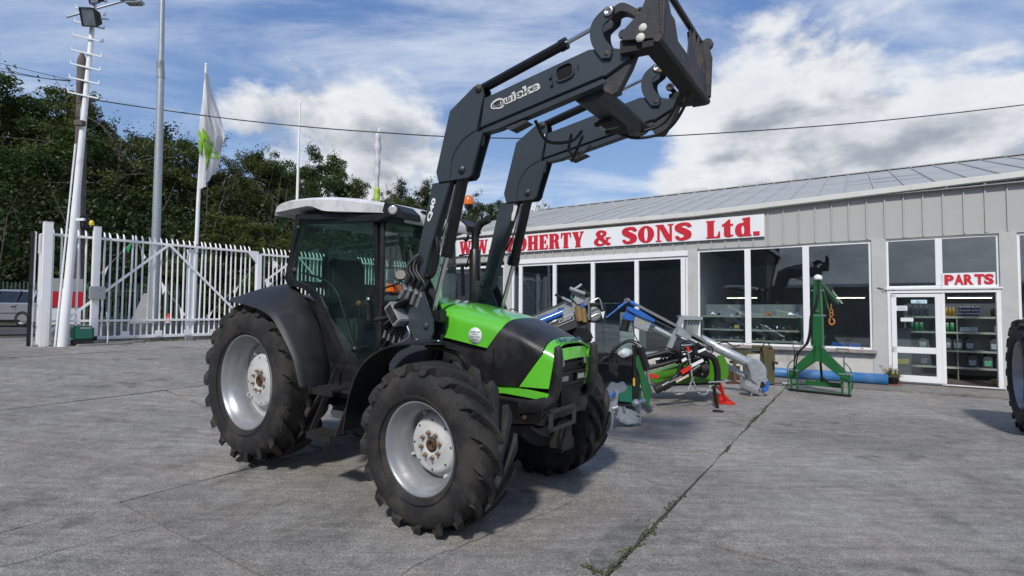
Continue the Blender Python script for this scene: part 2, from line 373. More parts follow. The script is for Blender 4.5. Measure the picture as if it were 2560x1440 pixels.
# ================================================================ ground
GNX, GNY = -0.78870587, 0.61477073
def hg(x, y):
    """height of the yard: level by the showroom, climbing gently to the gate"""
    t = min(1, max(0, (GNX*x+GNY*y-4)/10.5)); return .74*t*t*(3-2*t)
BX, BY = 8.1806, 11.5030
BDX, BDY = -0.83437685, 0.5511944
BNX, BNY = 0.5511944, 0.83437685
def bw(s, d, z=0.0): return V((BX+BDX*s+BNX*d, BY+BDY*s+BNY*d, z))       # showroom frame: s along the front, d inwards
def concrete(name, base, tone=0.0):
    m = bpy.data.materials.new(name); m.use_nodes = True
    nt = m.node_tree; N = nt.nodes; L = nt.links; b = N['Principled BSDF']
    tc = N.new('ShaderNodeTexCoord'); P = tc.outputs['Object']
    def noise(sc, det=8, ro=.6, vec=None, dist=0):
        n = N.new('ShaderNodeTexNoise'); n.inputs['Scale'].default_value = sc; n.inputs['Detail'].default_value = det; n.inputs['Roughness'].default_value = ro; n.inputs['Distortion'].default_value = dist
        L.new(vec or P, n.inputs['Vector']); return n.outputs[0]
    def mr(v, a, c, d, e):
        n = N.new('ShaderNodeMapRange'); L.new(v, n.inputs[0])
        for i, q in enumerate((a, c, d, e)): n.inputs[i+1].default_value = q
        return n.outputs[0]
    def mul(a, b_):
        n = N.new('ShaderNodeMath'); n.operation = 'MULTIPLY'; L.new(a, n.inputs[0])
        if isinstance(b_, float): n.inputs[1].default_value = b_
        else: L.new(b_, n.inputs[1])
        return n.outputs[0]
    mp = N.new('ShaderNodeMapping'); L.new(P, mp.inputs[0]); mp.inputs['Rotation'].default_value = (0, 0, math.radians(33.4)); mp.inputs['Scale'].default_value = (.55, 6.0, 1)
    speck = mr(noise(95, 3, .65), .30, .70, .50, 1.48)
    speck2 = mr(noise(38, 4, .7), .32, .68, .80, 1.20)
    mid = mr(noise(7.5, 8, .68), .32, .68, .78, 1.20)
    large = mr(noise(.55, 8, .68, dist=.6), .36, .64, .74, 1.18)
    streak = mr(noise(2.2, 9, .66, vec=mp.outputs[0]), .32, .68, .78, 1.18)
    oil = mr(noise(1.7, 5, .55), .60, .70, 1.0, .58)
    f = mul(mul(mul(mul(mul(speck, speck2), mid), large), streak), oil)
    oi = N.new('ShaderNodeObjectInfo'); per = mr(oi.outputs['Random'], 0, 1, .94, 1.06); f = mul(f, per)
    mx = N.new('ShaderNodeMix'); mx.data_type = 'RGBA'; mx.blend_type = 'MULTIPLY'; mx.inputs[0].default_value = 1; mx.inputs[6].default_value = (*base, 1); L.new(f, mx.inputs[7])
    warm = N.new('ShaderNodeMix'); warm.data_type = 'RGBA'; L.new(mr(noise(1.3, 5, .6), .45, .7, 0, .45), warm.inputs[0]); L.new(mx.outputs[2], warm.inputs[6])
    w2 = N.new('ShaderNodeMix'); w2.data_type = 'RGBA'; w2.blend_type = 'MULTIPLY'; w2.inputs[0].default_value = 1; L.new(mx.outputs[2], w2.inputs[6]); w2.inputs[7].default_value = (1.06, .98, .88, 1)
    L.new(w2.outputs[2], warm.inputs[7])
    # pale scuffs and grit
    sc = N.new('ShaderNodeMix'); sc.data_type = 'RGBA'; L.new(mr(noise(19, 10, .75), .665, .73, 0, .8), sc.inputs[0]); L.new(warm.outputs[2], sc.inputs[6]); sc.inputs[7].default_value = (.42, .41, .39, 1)
    L.new(sc.outputs[2], b.inputs['Base Color']); b.inputs['Roughness'].default_value = .86; b.inputs['Specular IOR Level'].default_value = .35
    bp = N.new('ShaderNodeBump'); bp.inputs['Strength'].default_value = .55; bp.inputs['Distance'].default_value = .012
    ad = N.new('ShaderNodeMath'); ad.operation = 'ADD'; L.new(speck, ad.inputs[0]); L.new(mid, ad.inputs[1])
    L.new(ad.outputs[0], bp.inputs['Height']); L.new(bp.outputs[0], b.inputs['Normal'])
    return m
M_conc = concrete('worn_yard_concrete', (.285, .270, .248))
M_apron = concrete('apron_concrete', (.215, .203, .184))
M_conclight = concrete('pale_road_concrete', (.25, .238, .215))
M_soil = mat('joint_dirt', (.055, .052, .042), .95, 0, var=.4, vs=5, bump=.5, bs=30, dirt=(.06, .075, .02), da=.8, ds=3, dth=.5)
M_leafdark = None
def build_ground():
    xs = sorted(set([-420, -300, -200, -140, -100, -75, -58, -45, -36] + list(range(-30, 31)) + [36, 45, 58, 75, 100, 140, 200, 300, 420]))
    ys = sorted(set([-300, -200, -120, -80, -55, -40] + list(range(-30, 41)) + [46, 55, 70, 90, 120, 170, 240, 330, 480]))
    vs = []
    for x in xs:
        for y in ys:
            c = GNX*x+GNY*y; z = hg(x, y)-.045
            c2 = -.35*x+.937*y
            if c2 > 28.5: z += min(9, (c2-28.5)*.17)          # wooded bank beyond the road
            vs.append((x, y, z))
    n = len(ys); fs = [(i*n+j, (i+1)*n+j, (i+1)*n+j+1, i*n+j+1) for i in range(len(xs)-1) for j in range(n-1)]
    struct(B().add(vs, fs, True).obj('ground', M_soil))
    yard = bpy.data.objects.new('yard', None); COL.objects.link(yard); struct(yard)
    r = random.Random(3)
    cols = [(-9.35, -5.65), (-5.65, -1.95), (-1.95, 1.75), (1.75, 5.40), (5.40, 9.10), (9.10, 12.80), (12.80, 16.5), (16.5, 20.2)]
    for ci, (s0, s1) in enumerate(cols):
        rows = ([-1.32, -6.1, -10.4, -14.7, -19.0, -23.3, -27.6] if ci % 2 == 0 else [-1.32, -3.9, -8.05, -12.3, -16.6, -20.9, -25.2])
        for ri in range(len(rows)-1):
            d1, d0 = rows[ri], rows[ri+1]
            p = bw((s0+s1)/2, (d0+d1)/2)
            if GNX*p.x+GNY*p.y > 16.0: continue
            g = .012; ns, nd_ = 12, 14
            tilt = (r.uniform(-.003, .003), r.uniform(-.003, .003))
            base = r.uniform(-.002, .002)
            top = []
            for i in range(ns+1):
                for j in range(nd_+1):
                    ee = (i in (0, ns)) or (j in (0, nd_))
                    s = s0+g+(s1-s0-2*g)*i/ns; d = d0+g+(d1-d0-2*g)*j/nd_
                    if i in (0, ns): s += r.uniform(-.012, .012)
                    if j in (0, nd_): d += r.uniform(-.010, .010)
                    q = bw(s, d); zz = hg(q.x, q.y)+base+tilt[0]*(s-s0)/2+tilt[1]*(d-d0)/2 - (.006 if ee else 0)
                    top.append((q.x, q.y, zz))
            b = B(); m = nd_+1
            b.add(top, [(i*m+j, (i+1)*m+j, (i+1)*m+j+1, i*m+j+1) for i in range(ns) for j in range(nd_)], True)
            ring = [i*m for i in range(ns+1)]+[ns*m+j for j in range(1, m)]+[i*m+nd_ for i in range(ns-1, -1, -1)]+[j for j in range(nd_-1, 0, -1)]
            k = len(ring); rv = [top[a] for a in ring]
            b.add(rv+[(a[0], a[1], a[2]-.06) for a in rv], [(a, a+k, (a+1) % k+k, (a+1) % k) for a in range(k)])
            b.obj('concrete_slab', M_conc, yard, fix=True)
    # apron strip along the showroom
    for i in range(8):
        s0, s1 = -9.3+3.3*i, -9.3+3.3*(i+1)
        q = [bw(s0+.006, -1.30), bw(s1-.006, -1.30), bw(s1-.006, .3), bw(s0+.006, .3)]
        b = B(); n1 = 6
        def fn(u, v, s0=s0, s1=s1):
            p = bw(s0+.006+(s1-s0-.012)*u, -1.30+1.6*v); return (p.x, p.y, hg(p.x, p.y)+.004+.02*v)
        b.grid(fn, 6, 3); pts = [fn(u/6, 0) for u in range(7)]
        b.add(pts+[(a[0], a[1], a[2]-.06) for a in pts], [(k, k+7, k+8, k+1) for k in range(6)])
        b.obj('apron_slab', M_apron, yard)
    # road beyond the gate
    def rf(u, v):
        x = -60+75*u; y = (19.5+8.0*v+.35*x)/.937; return (x, y, .73+.04*math.sin(v*PI)+(0 if GNX*x+GNY*y > 14.6 else -.8))
    M_road = concrete('road_asphalt', (.085, .085, .088))
    struct(B().grid(rf, 30, 6).obj('road', M_road))
    def kf(u, v):
        c = 14.6+4.4*v; t = -40+50*u; x = GNX*c+.6148*t; y = GNY*c+.7887*t; return (x, y, .712+.03*math.sin(v*PI))
    struct(B().grid(kf, 20, 2).obj('gateway_crossing', M_conclight))
build_ground()
# moss in the long joint, and loose grit
M_moss = mat('moss', (.052, .056, .026), .95, 0, var=.5, vs=30, bump=.6, bs=90)
M_weed = mat('weed_leaf', (.09, .14, .03), .7, 0, var=.3, vs=20)
def moss_joint():
    b = B(); r = random.Random(5)
    for k in range(430):
        seg = r.choice([(-3.1, -5.9, .9), (-5.0, -6.6, .8), (-7.6, -7.9, .6), (-9.55, -11.2, 1.2), (-10.3, -11.3, 1.3)])
        d = r.uniform(seg[0], seg[1]); off = r.gauss(0, .014*seg[2])
        p = bw(1.752+off+.015*math.sin(d*5), d); h = r.uniform(.003, .009); w = r.uniform(.006, .015)
        z = hg(p.x, p.y); a = r.uniform(0, PI)
        ring = [(p.x+w*math.cos(a+q*PI/3)*r.uniform(.7, 1.3), p.y+w*math.sin(a+q*PI/3)*r.uniform(.7, 1.3), z-.008) for q in range(6)]
        b.add(ring+[(p.x, p.y, z+h)], [(q, (q+1) % 6, 6) for q in range(6)], True)
    for k in range(40):      # side branch of the crack near the broken patch
        t = r.random()*.4; p = bw(1.80+.45*t**1.5, -11.15-.10*t+.5*t*t) ; p += V((r.gauss(0, .012), r.gauss(0, .012), 0))
        w = r.uniform(.006, .014); z = hg(p.x, p.y)
        b.add([(p.x+w*math.cos(q*PI/3), p.y+w*math.sin(q*PI/3), z-.004) for q in range(6)]+[(p.x, p.y, z+.006)], [(q, (q+1) % 6, 6) for q in range(6)], True)
    stuff(tag(b.obj('moss', M_moss), 'green moss growing along the long joint between the concrete slabs', 'moss'))
    b = B()
    for (cx, cy, n) in ((1.77, -5.0, 9), (1.76, -10.85, 12), (1.76, -5.6, 6)):
        for k in range(n):
            p = bw(cx+r.gauss(0, .02), cy+r.gauss(0, .05)); a = r.uniform(0, 2*PI); l = r.uniform(.02, .04); z = hg(p.x, p.y)
            d = V((math.cos(a), math.sin(a), 0)); s = V((-d.y, d.x, 0))*.007
            b.add([p+V((0, 0, z)), p+d*l*.5+s+V((0, 0, z+.018)), p+d*l+V((0, 0, z+.012)), p+d*l*.5-s+V((0, 0, z+.018))], [(0, 1, 2, 3)])
    stuff(tag(b.obj('weed', M_weed), 'small green weeds sprouting from the mossy slab joint', 'weeds'))
    # broken, gritty slab edge running to the right (pale crumbled mortar)
    b = B()
    for k in range(1500):
        t = r.random(); s = 1.7-4.6*t; d = -6.12+r.gauss(0, .05)*(1 if r.random() < .6 else 2) + .05*math.sin(s*4)
        p = bw(s, d); z = hg(p.x, p.y); w = r.uniform(.002, .006)
        b.add([(p.x+w*math.cos(q*PI/2+k)*r.uniform(.6, 1.4), p.y+w*math.sin(q*PI/2+k)*r.uniform(.6, 1.4), z-.002) for q in range(4)]+[(p.x, p.y, z+w*.7)], [(0, 1, 4), (1, 2, 4), (2, 3, 4), (3, 0, 4)])
    for k in range(700):
        t = r.random(); q0 = bw(2.2+.9*t+r.gauss(0, .05), -9.9-1.1*t+r.gauss(0, .05)); w = r.uniform(.002, .006); z = hg(q0.x, q0.y)
        b.add([(q0.x+w*math.cos(q*PI/2+k), q0.y+w*math.sin(q*PI/2+k), z-.001) for q in range(4)]+[(q0.x, q0.y, z+w*.8)], [(0, 1, 4), (1, 2, 4), (2, 3, 4), (3, 0, 4)])
    for k in range(800):
        x = r.uniform(-5, 7); y = r.uniform(2.2, 11); w = r.uniform(.0015, .005); z = hg(x, y)
        b.add([(x+w*math.cos(q*PI/2+k), y+w*math.sin(q*PI/2+k), z-.001) for q in range(4)]+[(x, y, z+w)], [(0, 1, 4), (1, 2, 4), (2, 3, 4), (3, 0, 4)])
    M_grit = mat('pale_grit', (.33, .31, .28), .9, var=.3, vs=60)
    stuff(tag(b.obj('grit', M_grit), 'pale crumbled grit strewn along the broken slab edge', 'grit'))
moss_joint()
def patches():
    pts = [(0.505, 3.206, 0.0), (0.501, 3.374, 0.0), (0.605, 3.604, 0.0), (0.772, 3.827, 0.0), (0.932, 3.957, 0.0), (1.074, 4.02, 0.0), (0.953, 3.782, 0.0), (0.822, 3.546, 0.0), (0.68, 3.334, 0.0), (0.57, 3.222, 0.0)]
    P = [V(p) for p in pts]; n = len(P); c = sum(P, V((0, 0, 0)))/n; r = random.Random(2); ring = []
    for i in range(n):
        for k in range(5): q = P[i]*(1-k/5)+P[(i+1) % n]*(k/5); q = q+V((r.gauss(0, .006), r.gauss(0, .006), 0)); ring.append((q.x, q.y, .0065))
    m = len(ring); struct(B().add(ring+[(c.x, c.y, .009)]+[(a[0], a[1], -.02) for a in ring], [(i, (i+1) % m, m) for i in range(m)]+[(i, i+m+1, (i+1) % m+m+1, (i+1) % m) for i in range(m)]).obj('repair_patch', concrete('patch_concrete', (.225, .218, .205))))
    # hairline cracks
    M_crk = mat('crack_dark', (.03, .028, .026), .95)
    for k, (a, b, s) in enumerate((((-0.644, 3.122, 0.0), (0.46, 4.269, -0.0), 0.0), ((-4.587, 4.998, 0.0), (-3.583, 5.872, 0.0), 0.0), ((2.506, 5.013, 0.0), (3.393, 4.406, 0.0), 0.0), ((-3.044, 3.188, 0.0), (-1.957, 4.504, 0.0), 0.0), ((1.324, 4.712, 0.0), (0.842, 5.503, 0.0), 0.0))):
        a = V(a); b = V(b); n = 40; L_ = []; R_ = []; d = (b-a).normalized(); q = V((-d.y, d.x, 0)); off = 0
        for i in range(n+1):
            off += r.gauss(0, .008); off *= .96; p = a+(b-a)*(i/n)+q*off; z = hg(p.x, p.y)+.0055; w = .0012+.0016*r.random()
            L_.append((p.x+q.x*w, p.y+q.y*w, z)); R_.append((p.x-q.x*w, p.y-q.y*w, z))
        struct(B().add(L_+R_, [(i, i+1, n+2+i, n+1+i) for i in range(n)]).obj('crack', M_crk))
patches()

# ================================================================ woodland
def leaf_mat(name, col, col2, tr=.30):
    m = bpy.data.materials.new(name); m.use_nodes = True; nt = m.node_tree; N = nt.nodes; L = nt.links; N.clear()
    o = N.new('ShaderNodeOutputMaterial'); tc = N.new('ShaderNodeTexCoord'); n = N.new('ShaderNodeTexNoise'); n.inputs['Scale'].default_value = .75; n.inputs['Detail'].default_value = 5; n.inputs['Roughness'].default_value = .7
    L.new(tc.outputs['Object'], n.inputs['Vector'])
    mr = N.new('ShaderNodeMapRange'); mr.inputs[1].default_value = .38; mr.inputs[2].default_value = .64; L.new(n.outputs[0], mr.inputs[0])
    mx = N.new('ShaderNodeMix'); mx.data_type = 'RGBA'; mx.inputs[6].default_value = (*col, 1); mx.inputs[7].default_value = (*col2, 1); L.new(mr.outputs[0], mx.inputs[0])
    oi = N.new('ShaderNodeObjectInfo'); hs = N.new('ShaderNodeHueSaturation'); L.new(mx.outputs[2], hs.inputs['Color'])
    m1 = N.new('ShaderNodeMapRange'); m1.inputs[3].default_value = .485; m1.inputs[4].default_value = .515; L.new(oi.outputs['Random'], m1.inputs[0]); L.new(m1.outputs[0], hs.inputs['Hue'])
    m2 = N.new('ShaderNodeMapRange'); m2.inputs[3].default_value = .75; m2.inputs[4].default_value = 1.25; L.new(oi.outputs['Random'], m2.inputs[0]); L.new(m2.outputs[0], hs.inputs['Value'])
    d = N.new('ShaderNodeBsdfDiffuse'); t = N.new('ShaderNodeBsdfTranslucent'); g = N.new('ShaderNodeBsdfGlossy'); g.inputs['Roughness'].default_value = .5
    L.new(hs.outputs[0], d.inputs[0]); L.new(hs.outputs[0], t.inputs[0]); g.inputs[0].default_value = (.5, .5, .5, 1)
    a = N.new('ShaderNodeMixShader'); a.inputs[0].default_value = tr; L.new(d.outputs[0], a.inputs[1]); L.new(t.outputs[0], a.inputs[2])
    e = N.new('ShaderNodeMixShader'); e.inputs[0].default_value = .04; L.new(a.outputs[0], e.inputs[1]); L.new(g.outputs[0], e.inputs[2]); L.new(e.outputs[0], o.inputs[0])
    return m
M_leaf = [leaf_mat('leaf_deep', (.028, .052, .014), (.085, .122, .028)), leaf_mat('leaf_olive', (.044, .068, .016), (.125, .145, .036)), leaf_mat('leaf_conifer', (.012, .026, .012), (.028, .050, .018), .12), leaf_mat('leaf_light', (.052, .088, .016), (.135, .170, .036))]
M_bark = mat('grey_bark', (.095, .088, .070), .9, 0, var=.35, vs=8, bump=.5, bs=30)
def leaf_quads(P, size, rg, droop=0.0):
    n = len(P); a = rg.normal(size=(n, 3)); a /= np.linalg.norm(a, axis=1)[:, None]
    b = rg.normal(size=(n, 3)); b -= a*(a*b).sum(1)[:, None]; b /= np.linalg.norm(b, axis=1)[:, None]
    a[:, 2] -= droop; sz = size*rg.uniform(.55, 1.35, (n, 1)); w = sz*rg.uniform(.35, .6, (n, 1))
    q = np.stack([P-a*sz, P+b*w, P+a*sz, P-b*w], 1).reshape(-1, 3)
    return q
def quads_mesh(name, q, m):
    me = bpy.data.meshes.new(name); n = len(q)//4
    me.vertices.add(len(q)); me.vertices.foreach_set('co', q.astype(np.float32).ravel())
    me.loops.add(n*4); me.loops.foreach_set('vertex_index', np.arange(n*4, dtype=np.int32))
    me.polygons.add(n); me.polygons.foreach_set('loop_start', np.arange(0, n*4, 4, dtype=np.int32))
    me.materials.append(m); me.update(calc_edges=True); return me
def tree_meshes(kind, seed):
    """unit-height tree (10 m tall, scaled when placed): returns trunk mesh, crown mesh"""
    rg = np.random.default_rng(seed); r = random.Random(seed); tb = B(); pts = []
    H = 10.0
    if kind == 'conifer':
        tb.tube([(0, 0, 0), (.05, 0, 4), (0, .05, 9.6)], [.22, .14, .03], 7)
        for i in range(64):
            z = 1.2+8.4*(i/64)**.9; R = (1-(z/10.2))*2.6+.25; a = i*2.4; e = V((math.cos(a)*R, math.sin(a)*R, z-.35*R+r.uniform(-.1, .3)))
            tb.tube([(0, 0, z), e], [.03, .01], 4)
            n = int(60+150*R/2.6)
            t = rg.random(n)**.7; c = np.array([[0, 0, z]])*(1-t[:, None])+np.array([list(e)])*t[:, None]
            pts.append(c+rg.normal(size=(n, 3))*np.array([.20, .20, .15])*(0.5+t[:, None]))
        P = np.concatenate(pts); return tb.mesh('trunk', M_bark), quads_mesh('crown', leaf_quads(P, .085, rg), M_leaf[2])
    spread = {'round': 2.7, 'tall': 2.0, 'airy': 2.9, 'bush': 3.2}[kind]
    z0 = {'round': 2.6, 'tall': 2.4, 'airy': 3.2, 'bush': .5}[kind]
    top = V((r.uniform(-.4, .4), r.uniform(-.4, .4), 8.4))
    trunk = spl([(0, 0, 0), (r.uniform(-.2, .2), r.uniform(-.2, .2), 3.2), (r.uniform(-.4, .4), r.uniform(-.4, .4), 6), top], 4)
    tb.tube(trunk, [.26*(1-.9*i/(len(trunk)-1)) for i in range(len(trunk))], 7)
    nl = {'round': 15, 'tall': 13, 'airy': 17, 'bush': 18}[kind]
    for i in range(nl):
        f = i/(nl-1); k = int((.25+.7*f)*(len(trunk)-1)); s = trunk[k]
        a = i*2.399+r.uniform(-.4, .4); R = spread*(math.sin(PI*(.18+.72*f))**.8)*r.uniform(.55, 1.1)
        ez = z0+(9.2-z0)*f*r.uniform(.9, 1.06)+r.uniform(-.3, .5)
        e = V((math.cos(a)*R, math.sin(a)*R, ez)); mid = (s+e)*.5+V((r.uniform(-.2, .2), r.uniform(-.2, .2), .35))
        tb.tube(spl([s, mid, e], 3), [.085*(1-.12*j) for j in range(7)], 5)
        for q in range({'round': 7, 'tall': 6, 'airy': 6, 'bush': 8}[kind]):
            c = e+V((r.gauss(0, .62), r.gauss(0, .62), r.gauss(0, .50)))
            tb.tube([mid*.3+e*.7, c], [.028, .008], 4)
            rad = r.uniform(.30, .66)*(.72 if kind == 'airy' else 1.0); n = int({'round': 320, 'tall': 320, 'airy': 210, 'bush': 330}[kind]*(rad/.5)**2)
            d = rg.normal(size=(n, 3)); d /= np.linalg.norm(d, axis=1)[:, None]; d *= (rg.random((n, 1))**.40)*rad; d[:, 2] *= .72
            pts.append(np.array([list(c)])+d+rg.normal(size=(n, 3))*.05)
            if r.random() < .5:      # stray sprays that break the outline
                o = np.array([list(c)])+np.array([[r.gauss(0, .3), r.gauss(0, .3), r.uniform(.2, .8)]])
                pts.append(o+rg.normal(size=(22, 3))*np.array([.10, .10, .22]))
    P = np.concatenate(pts)
    return tb.mesh('trunk', M_bark), quads_mesh('crown', leaf_quads(P, .074 if kind != 'airy' else .066, rg, .1), M_leaf[{'round': 0, 'tall': 1, 'airy': 1, 'bush': 3}[kind]])
TM = {('round', 0): tree_meshes('round', 11), ('round', 1): tree_meshes('round', 12), ('tall', 0): tree_meshes('tall', 21), ('tall', 1): tree_meshes('tall', 22), ('airy', 0): tree_meshes('airy', 31), ('airy', 1): tree_meshes('airy', 32), ('conifer', 0): tree_meshes('conifer', 41), ('bush', 0): tree_meshes('bush', 51)}
def bankz(x, y):
    c = -.35*x+.937*y; return hg(x, y)-.05+(min(9, (c-28.5)*.17) if c > 28.5 else 0)
def tree(kind, v, top, widen, name, label, cat='tree', group='trees on the wooded bank', rot=None):
    """top is the world position of the highest point"""
    gz = bankz(top[0], top[1]); h = top[2]-gz; s = h/9.9
    t = thing(name, label, cat, (top[0], top[1], gz-.1), rot if rot is not None else random.uniform(0, 2*PI), group)
    tm, cm = TM[(kind, v)]
    link('trunk', tm, t); link('crown', cm, t); t.scale = (s*widen, s*widen, s)
    return t
TREES = [
 ('round', 0, (-29.724, 30.0, 14.717), 1.25, 'broadleaf_tree', 'tall dark broadleaf tree at the left edge above the silver car'),
 ('tall', 0, (-28.964, 31.0, 13.65), 1.25, 'broadleaf_tree', 'dark leafy tree between the left edge and the wooden pole'),
 ('round', 1, (-29.534, 33.0, 15.218), 1.2, 'broadleaf_tree', 'dark broadleaf tree just left of the wooden pole'),
 ('tall', 1, (-27.01, 32.0, 15.067), .9, 'broadleaf_tree', 'narrow dark tree directly behind the wooden pole'),
 ('airy', 0, (-23.601, 30.0, 13.051), 1.3, 'broadleaf_tree', 'feathery olive tree just right of the white mast'),
 ('airy', 1, (-22.979, 31.0, 12.322), 1.0, 'broadleaf_tree', 'feathery tree drooping left of the lamp column'),
 ('conifer', 0, (-24.221, 36.0, 14.581), 1.0, 'conifer_tree', 'dark spired conifer right of the lamp column'),
 ('conifer', 0, (-26.643, 37.0, 14.119), 1.0, 'conifer_tree', 'smaller dark conifer left of the lamp column'),
 ('round', 0, (-21.417, 34.0, 12.667), 1.0, 'broadleaf_tree', 'dark tree left of the hanging flag'),
 ('airy', 0, (-18.669, 34.0, 12.231), .95, 'broadleaf_tree', 'thin airy tree with sky gaps right of the hanging flag'),
 ('tall', 1, (-17.371, 35.0, 12.282), 1.05, 'broadleaf_tree', 'olive tree midway between the flag and the bare flagpole'),
 ('round', 1, (-16.926, 37.0, 12.557), .9, 'broadleaf_tree', 'dense tree just left of the bare flagpole'),
 ('round', 0, (-14.897, 40.0, 13.406), .95, 'broadleaf_tree', 'round topped tree standing against the white cloud above the cab'),
 ('tall', 0, (-16.335, 41.0, 13.184), .8, 'broadleaf_tree', 'tree behind the bare flagpole above the cab roof'),
 ('round', 1, (-13.407, 41.0, 12.37), .85, 'broadleaf_tree', 'lower right shoulder tree above the middle of the cab roof'),
 ('tall', 0, (-10.393, 44.0, 11.747), .9, 'broadleaf_tree', 'dark tree right of the furled flag'),
 ('conifer', 0, (-9.853, 46.0, 13.289), .9, 'conifer_tree', 'spiky conifer above the right end of the cab roof'),
 ('conifer', 0, (-7.582, 46.0, 13.303), .8, 'conifer_tree', 'spiky conifer just left of the near loader arm'),
 ('round', 0, (-8.373, 45.0, 11.782), 1.0, 'broadleaf_tree', 'dark tree between the two spiky conifers'),
 ('round', 1, (-3.091, 47.0, 11.832), 1.0, 'broadleaf_tree', 'dark round tree behind the orange beacon'),
 ('tall', 1, (-1.013, 50.0, 12.036), .9, 'broadleaf_tree', 'small tree beyond the roof left of the far loader arm'),
 ('airy', 0, (2.946, 60.0, 13.225), .9, 'broadleaf_tree', 'sparse treetop showing above the roof right of the far loader arm'),
 ('airy', 1, (4.332, 62.0, 13.718), .8, 'broadleaf_tree', 'last small treetop peeping above the showroom roof'),
 ('bush', 0, (-14.138, 27.0, 6.195), 1.5, 'leafy_bush', 'light green bush behind the fence below the flag'),
 ('bush', 0, (-11.808, 26.0, 5.732), 1.5, 'leafy_bush', 'light green bush behind the fence beside the cab'),
 ('bush', 0, (-15.771, 27.0, 5.246), 1.3, 'leafy_bush', 'olive bush behind the white flagpole'),
 ('bush', 0, (-20.323, 27.0, 5.01), 1.6, 'leafy_bush', 'dark bush behind the gate right of the yellow beacon'),
 ('bush', 0, (-25.14, 28.0, 4.682), 1.5, 'leafy_bush', 'bush behind the silver car'),
 ('bush', 0, (-18.243, 27.0, 4.773), 1.4, 'leafy_bush', 'bush behind the lamp column'),
 ('tall', 0, (-18.781, 33.0, 10.933), 1.1, 'broadleaf_tree', 'bare twigged tree behind the hanging flag'),
 ('round', 1, (-25.061, 33.0, 11.927), 1.2, 'broadleaf_tree', 'low dark tree behind the feathery pair'),
 ('round', 0, (-24.965, 29.0, 11.334), 1.3, 'broadleaf_tree', 'wide low tree filling in behind the white mast'),
 ('tall', 1, (-16.061, 31.0, 9.408), 1.2, 'broadleaf_tree', 'shorter olive tree in front of the airy one'),
 ('tall', 0, (-21.3, 32.0, 10.631), 1.3, 'broadleaf_tree', 'dull olive tree in front of the conifers'),
 ('round', 1, (-15.31, 36.0, 10.274), 1.0, 'broadleaf_tree', 'dark tree just over the rear of the cab roof'),
 ('round', 0, (-11.963, 43.0, 10.503), 1.1, 'broadleaf_tree', 'low dark tree under the furled flag'),
 ('round', 1, (-6.066, 46.0, 10.989), 1.1, 'broadleaf_tree', 'dark tree half hidden by the near loader arm'),
]
for a in TREES: tree(*a)
# dense undergrowth: one mass of leaves below the crowns
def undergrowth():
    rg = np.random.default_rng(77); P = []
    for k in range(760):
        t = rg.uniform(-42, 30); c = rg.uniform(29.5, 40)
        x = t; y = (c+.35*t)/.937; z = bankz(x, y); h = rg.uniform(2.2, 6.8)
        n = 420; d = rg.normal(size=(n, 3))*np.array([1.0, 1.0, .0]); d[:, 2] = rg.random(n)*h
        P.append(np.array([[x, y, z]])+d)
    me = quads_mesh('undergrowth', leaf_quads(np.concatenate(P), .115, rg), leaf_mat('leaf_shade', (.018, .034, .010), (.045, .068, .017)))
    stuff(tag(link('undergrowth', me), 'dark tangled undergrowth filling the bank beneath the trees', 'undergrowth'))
    b = B(); r = random.Random(4)
    for k in range(60):
        c = r.uniform(28.8, 34); t = r.uniform(-28, 8); x = t; y = (c+.35*t)/.937; z = bankz(x, y); h = r.uniform(4, 8.5)
        p = [V((x, y, z))]; q = V((r.gauss(0, .12), r.gauss(0, .12), 1))
        for i in range(5): p.append(p[-1]+q.normalized()*h/5); q += V((r.gauss(0, .16), r.gauss(0, .16), 0))
        b.tube(p, [.055, .045, .036, .028, .018, .006], 5)
        for i in range(2, 5):
            for w in range(2): b.tube([p[i], p[i]+V((r.gauss(0, .8), r.gauss(0, .5), r.uniform(.4, 1.4)))], [.016, .004], 4)
    stuff(tag(b.obj('bare_stems', M_bark), 'pale bare stems and twigs along the edge of the wood', 'twigs'))
undergrowth()

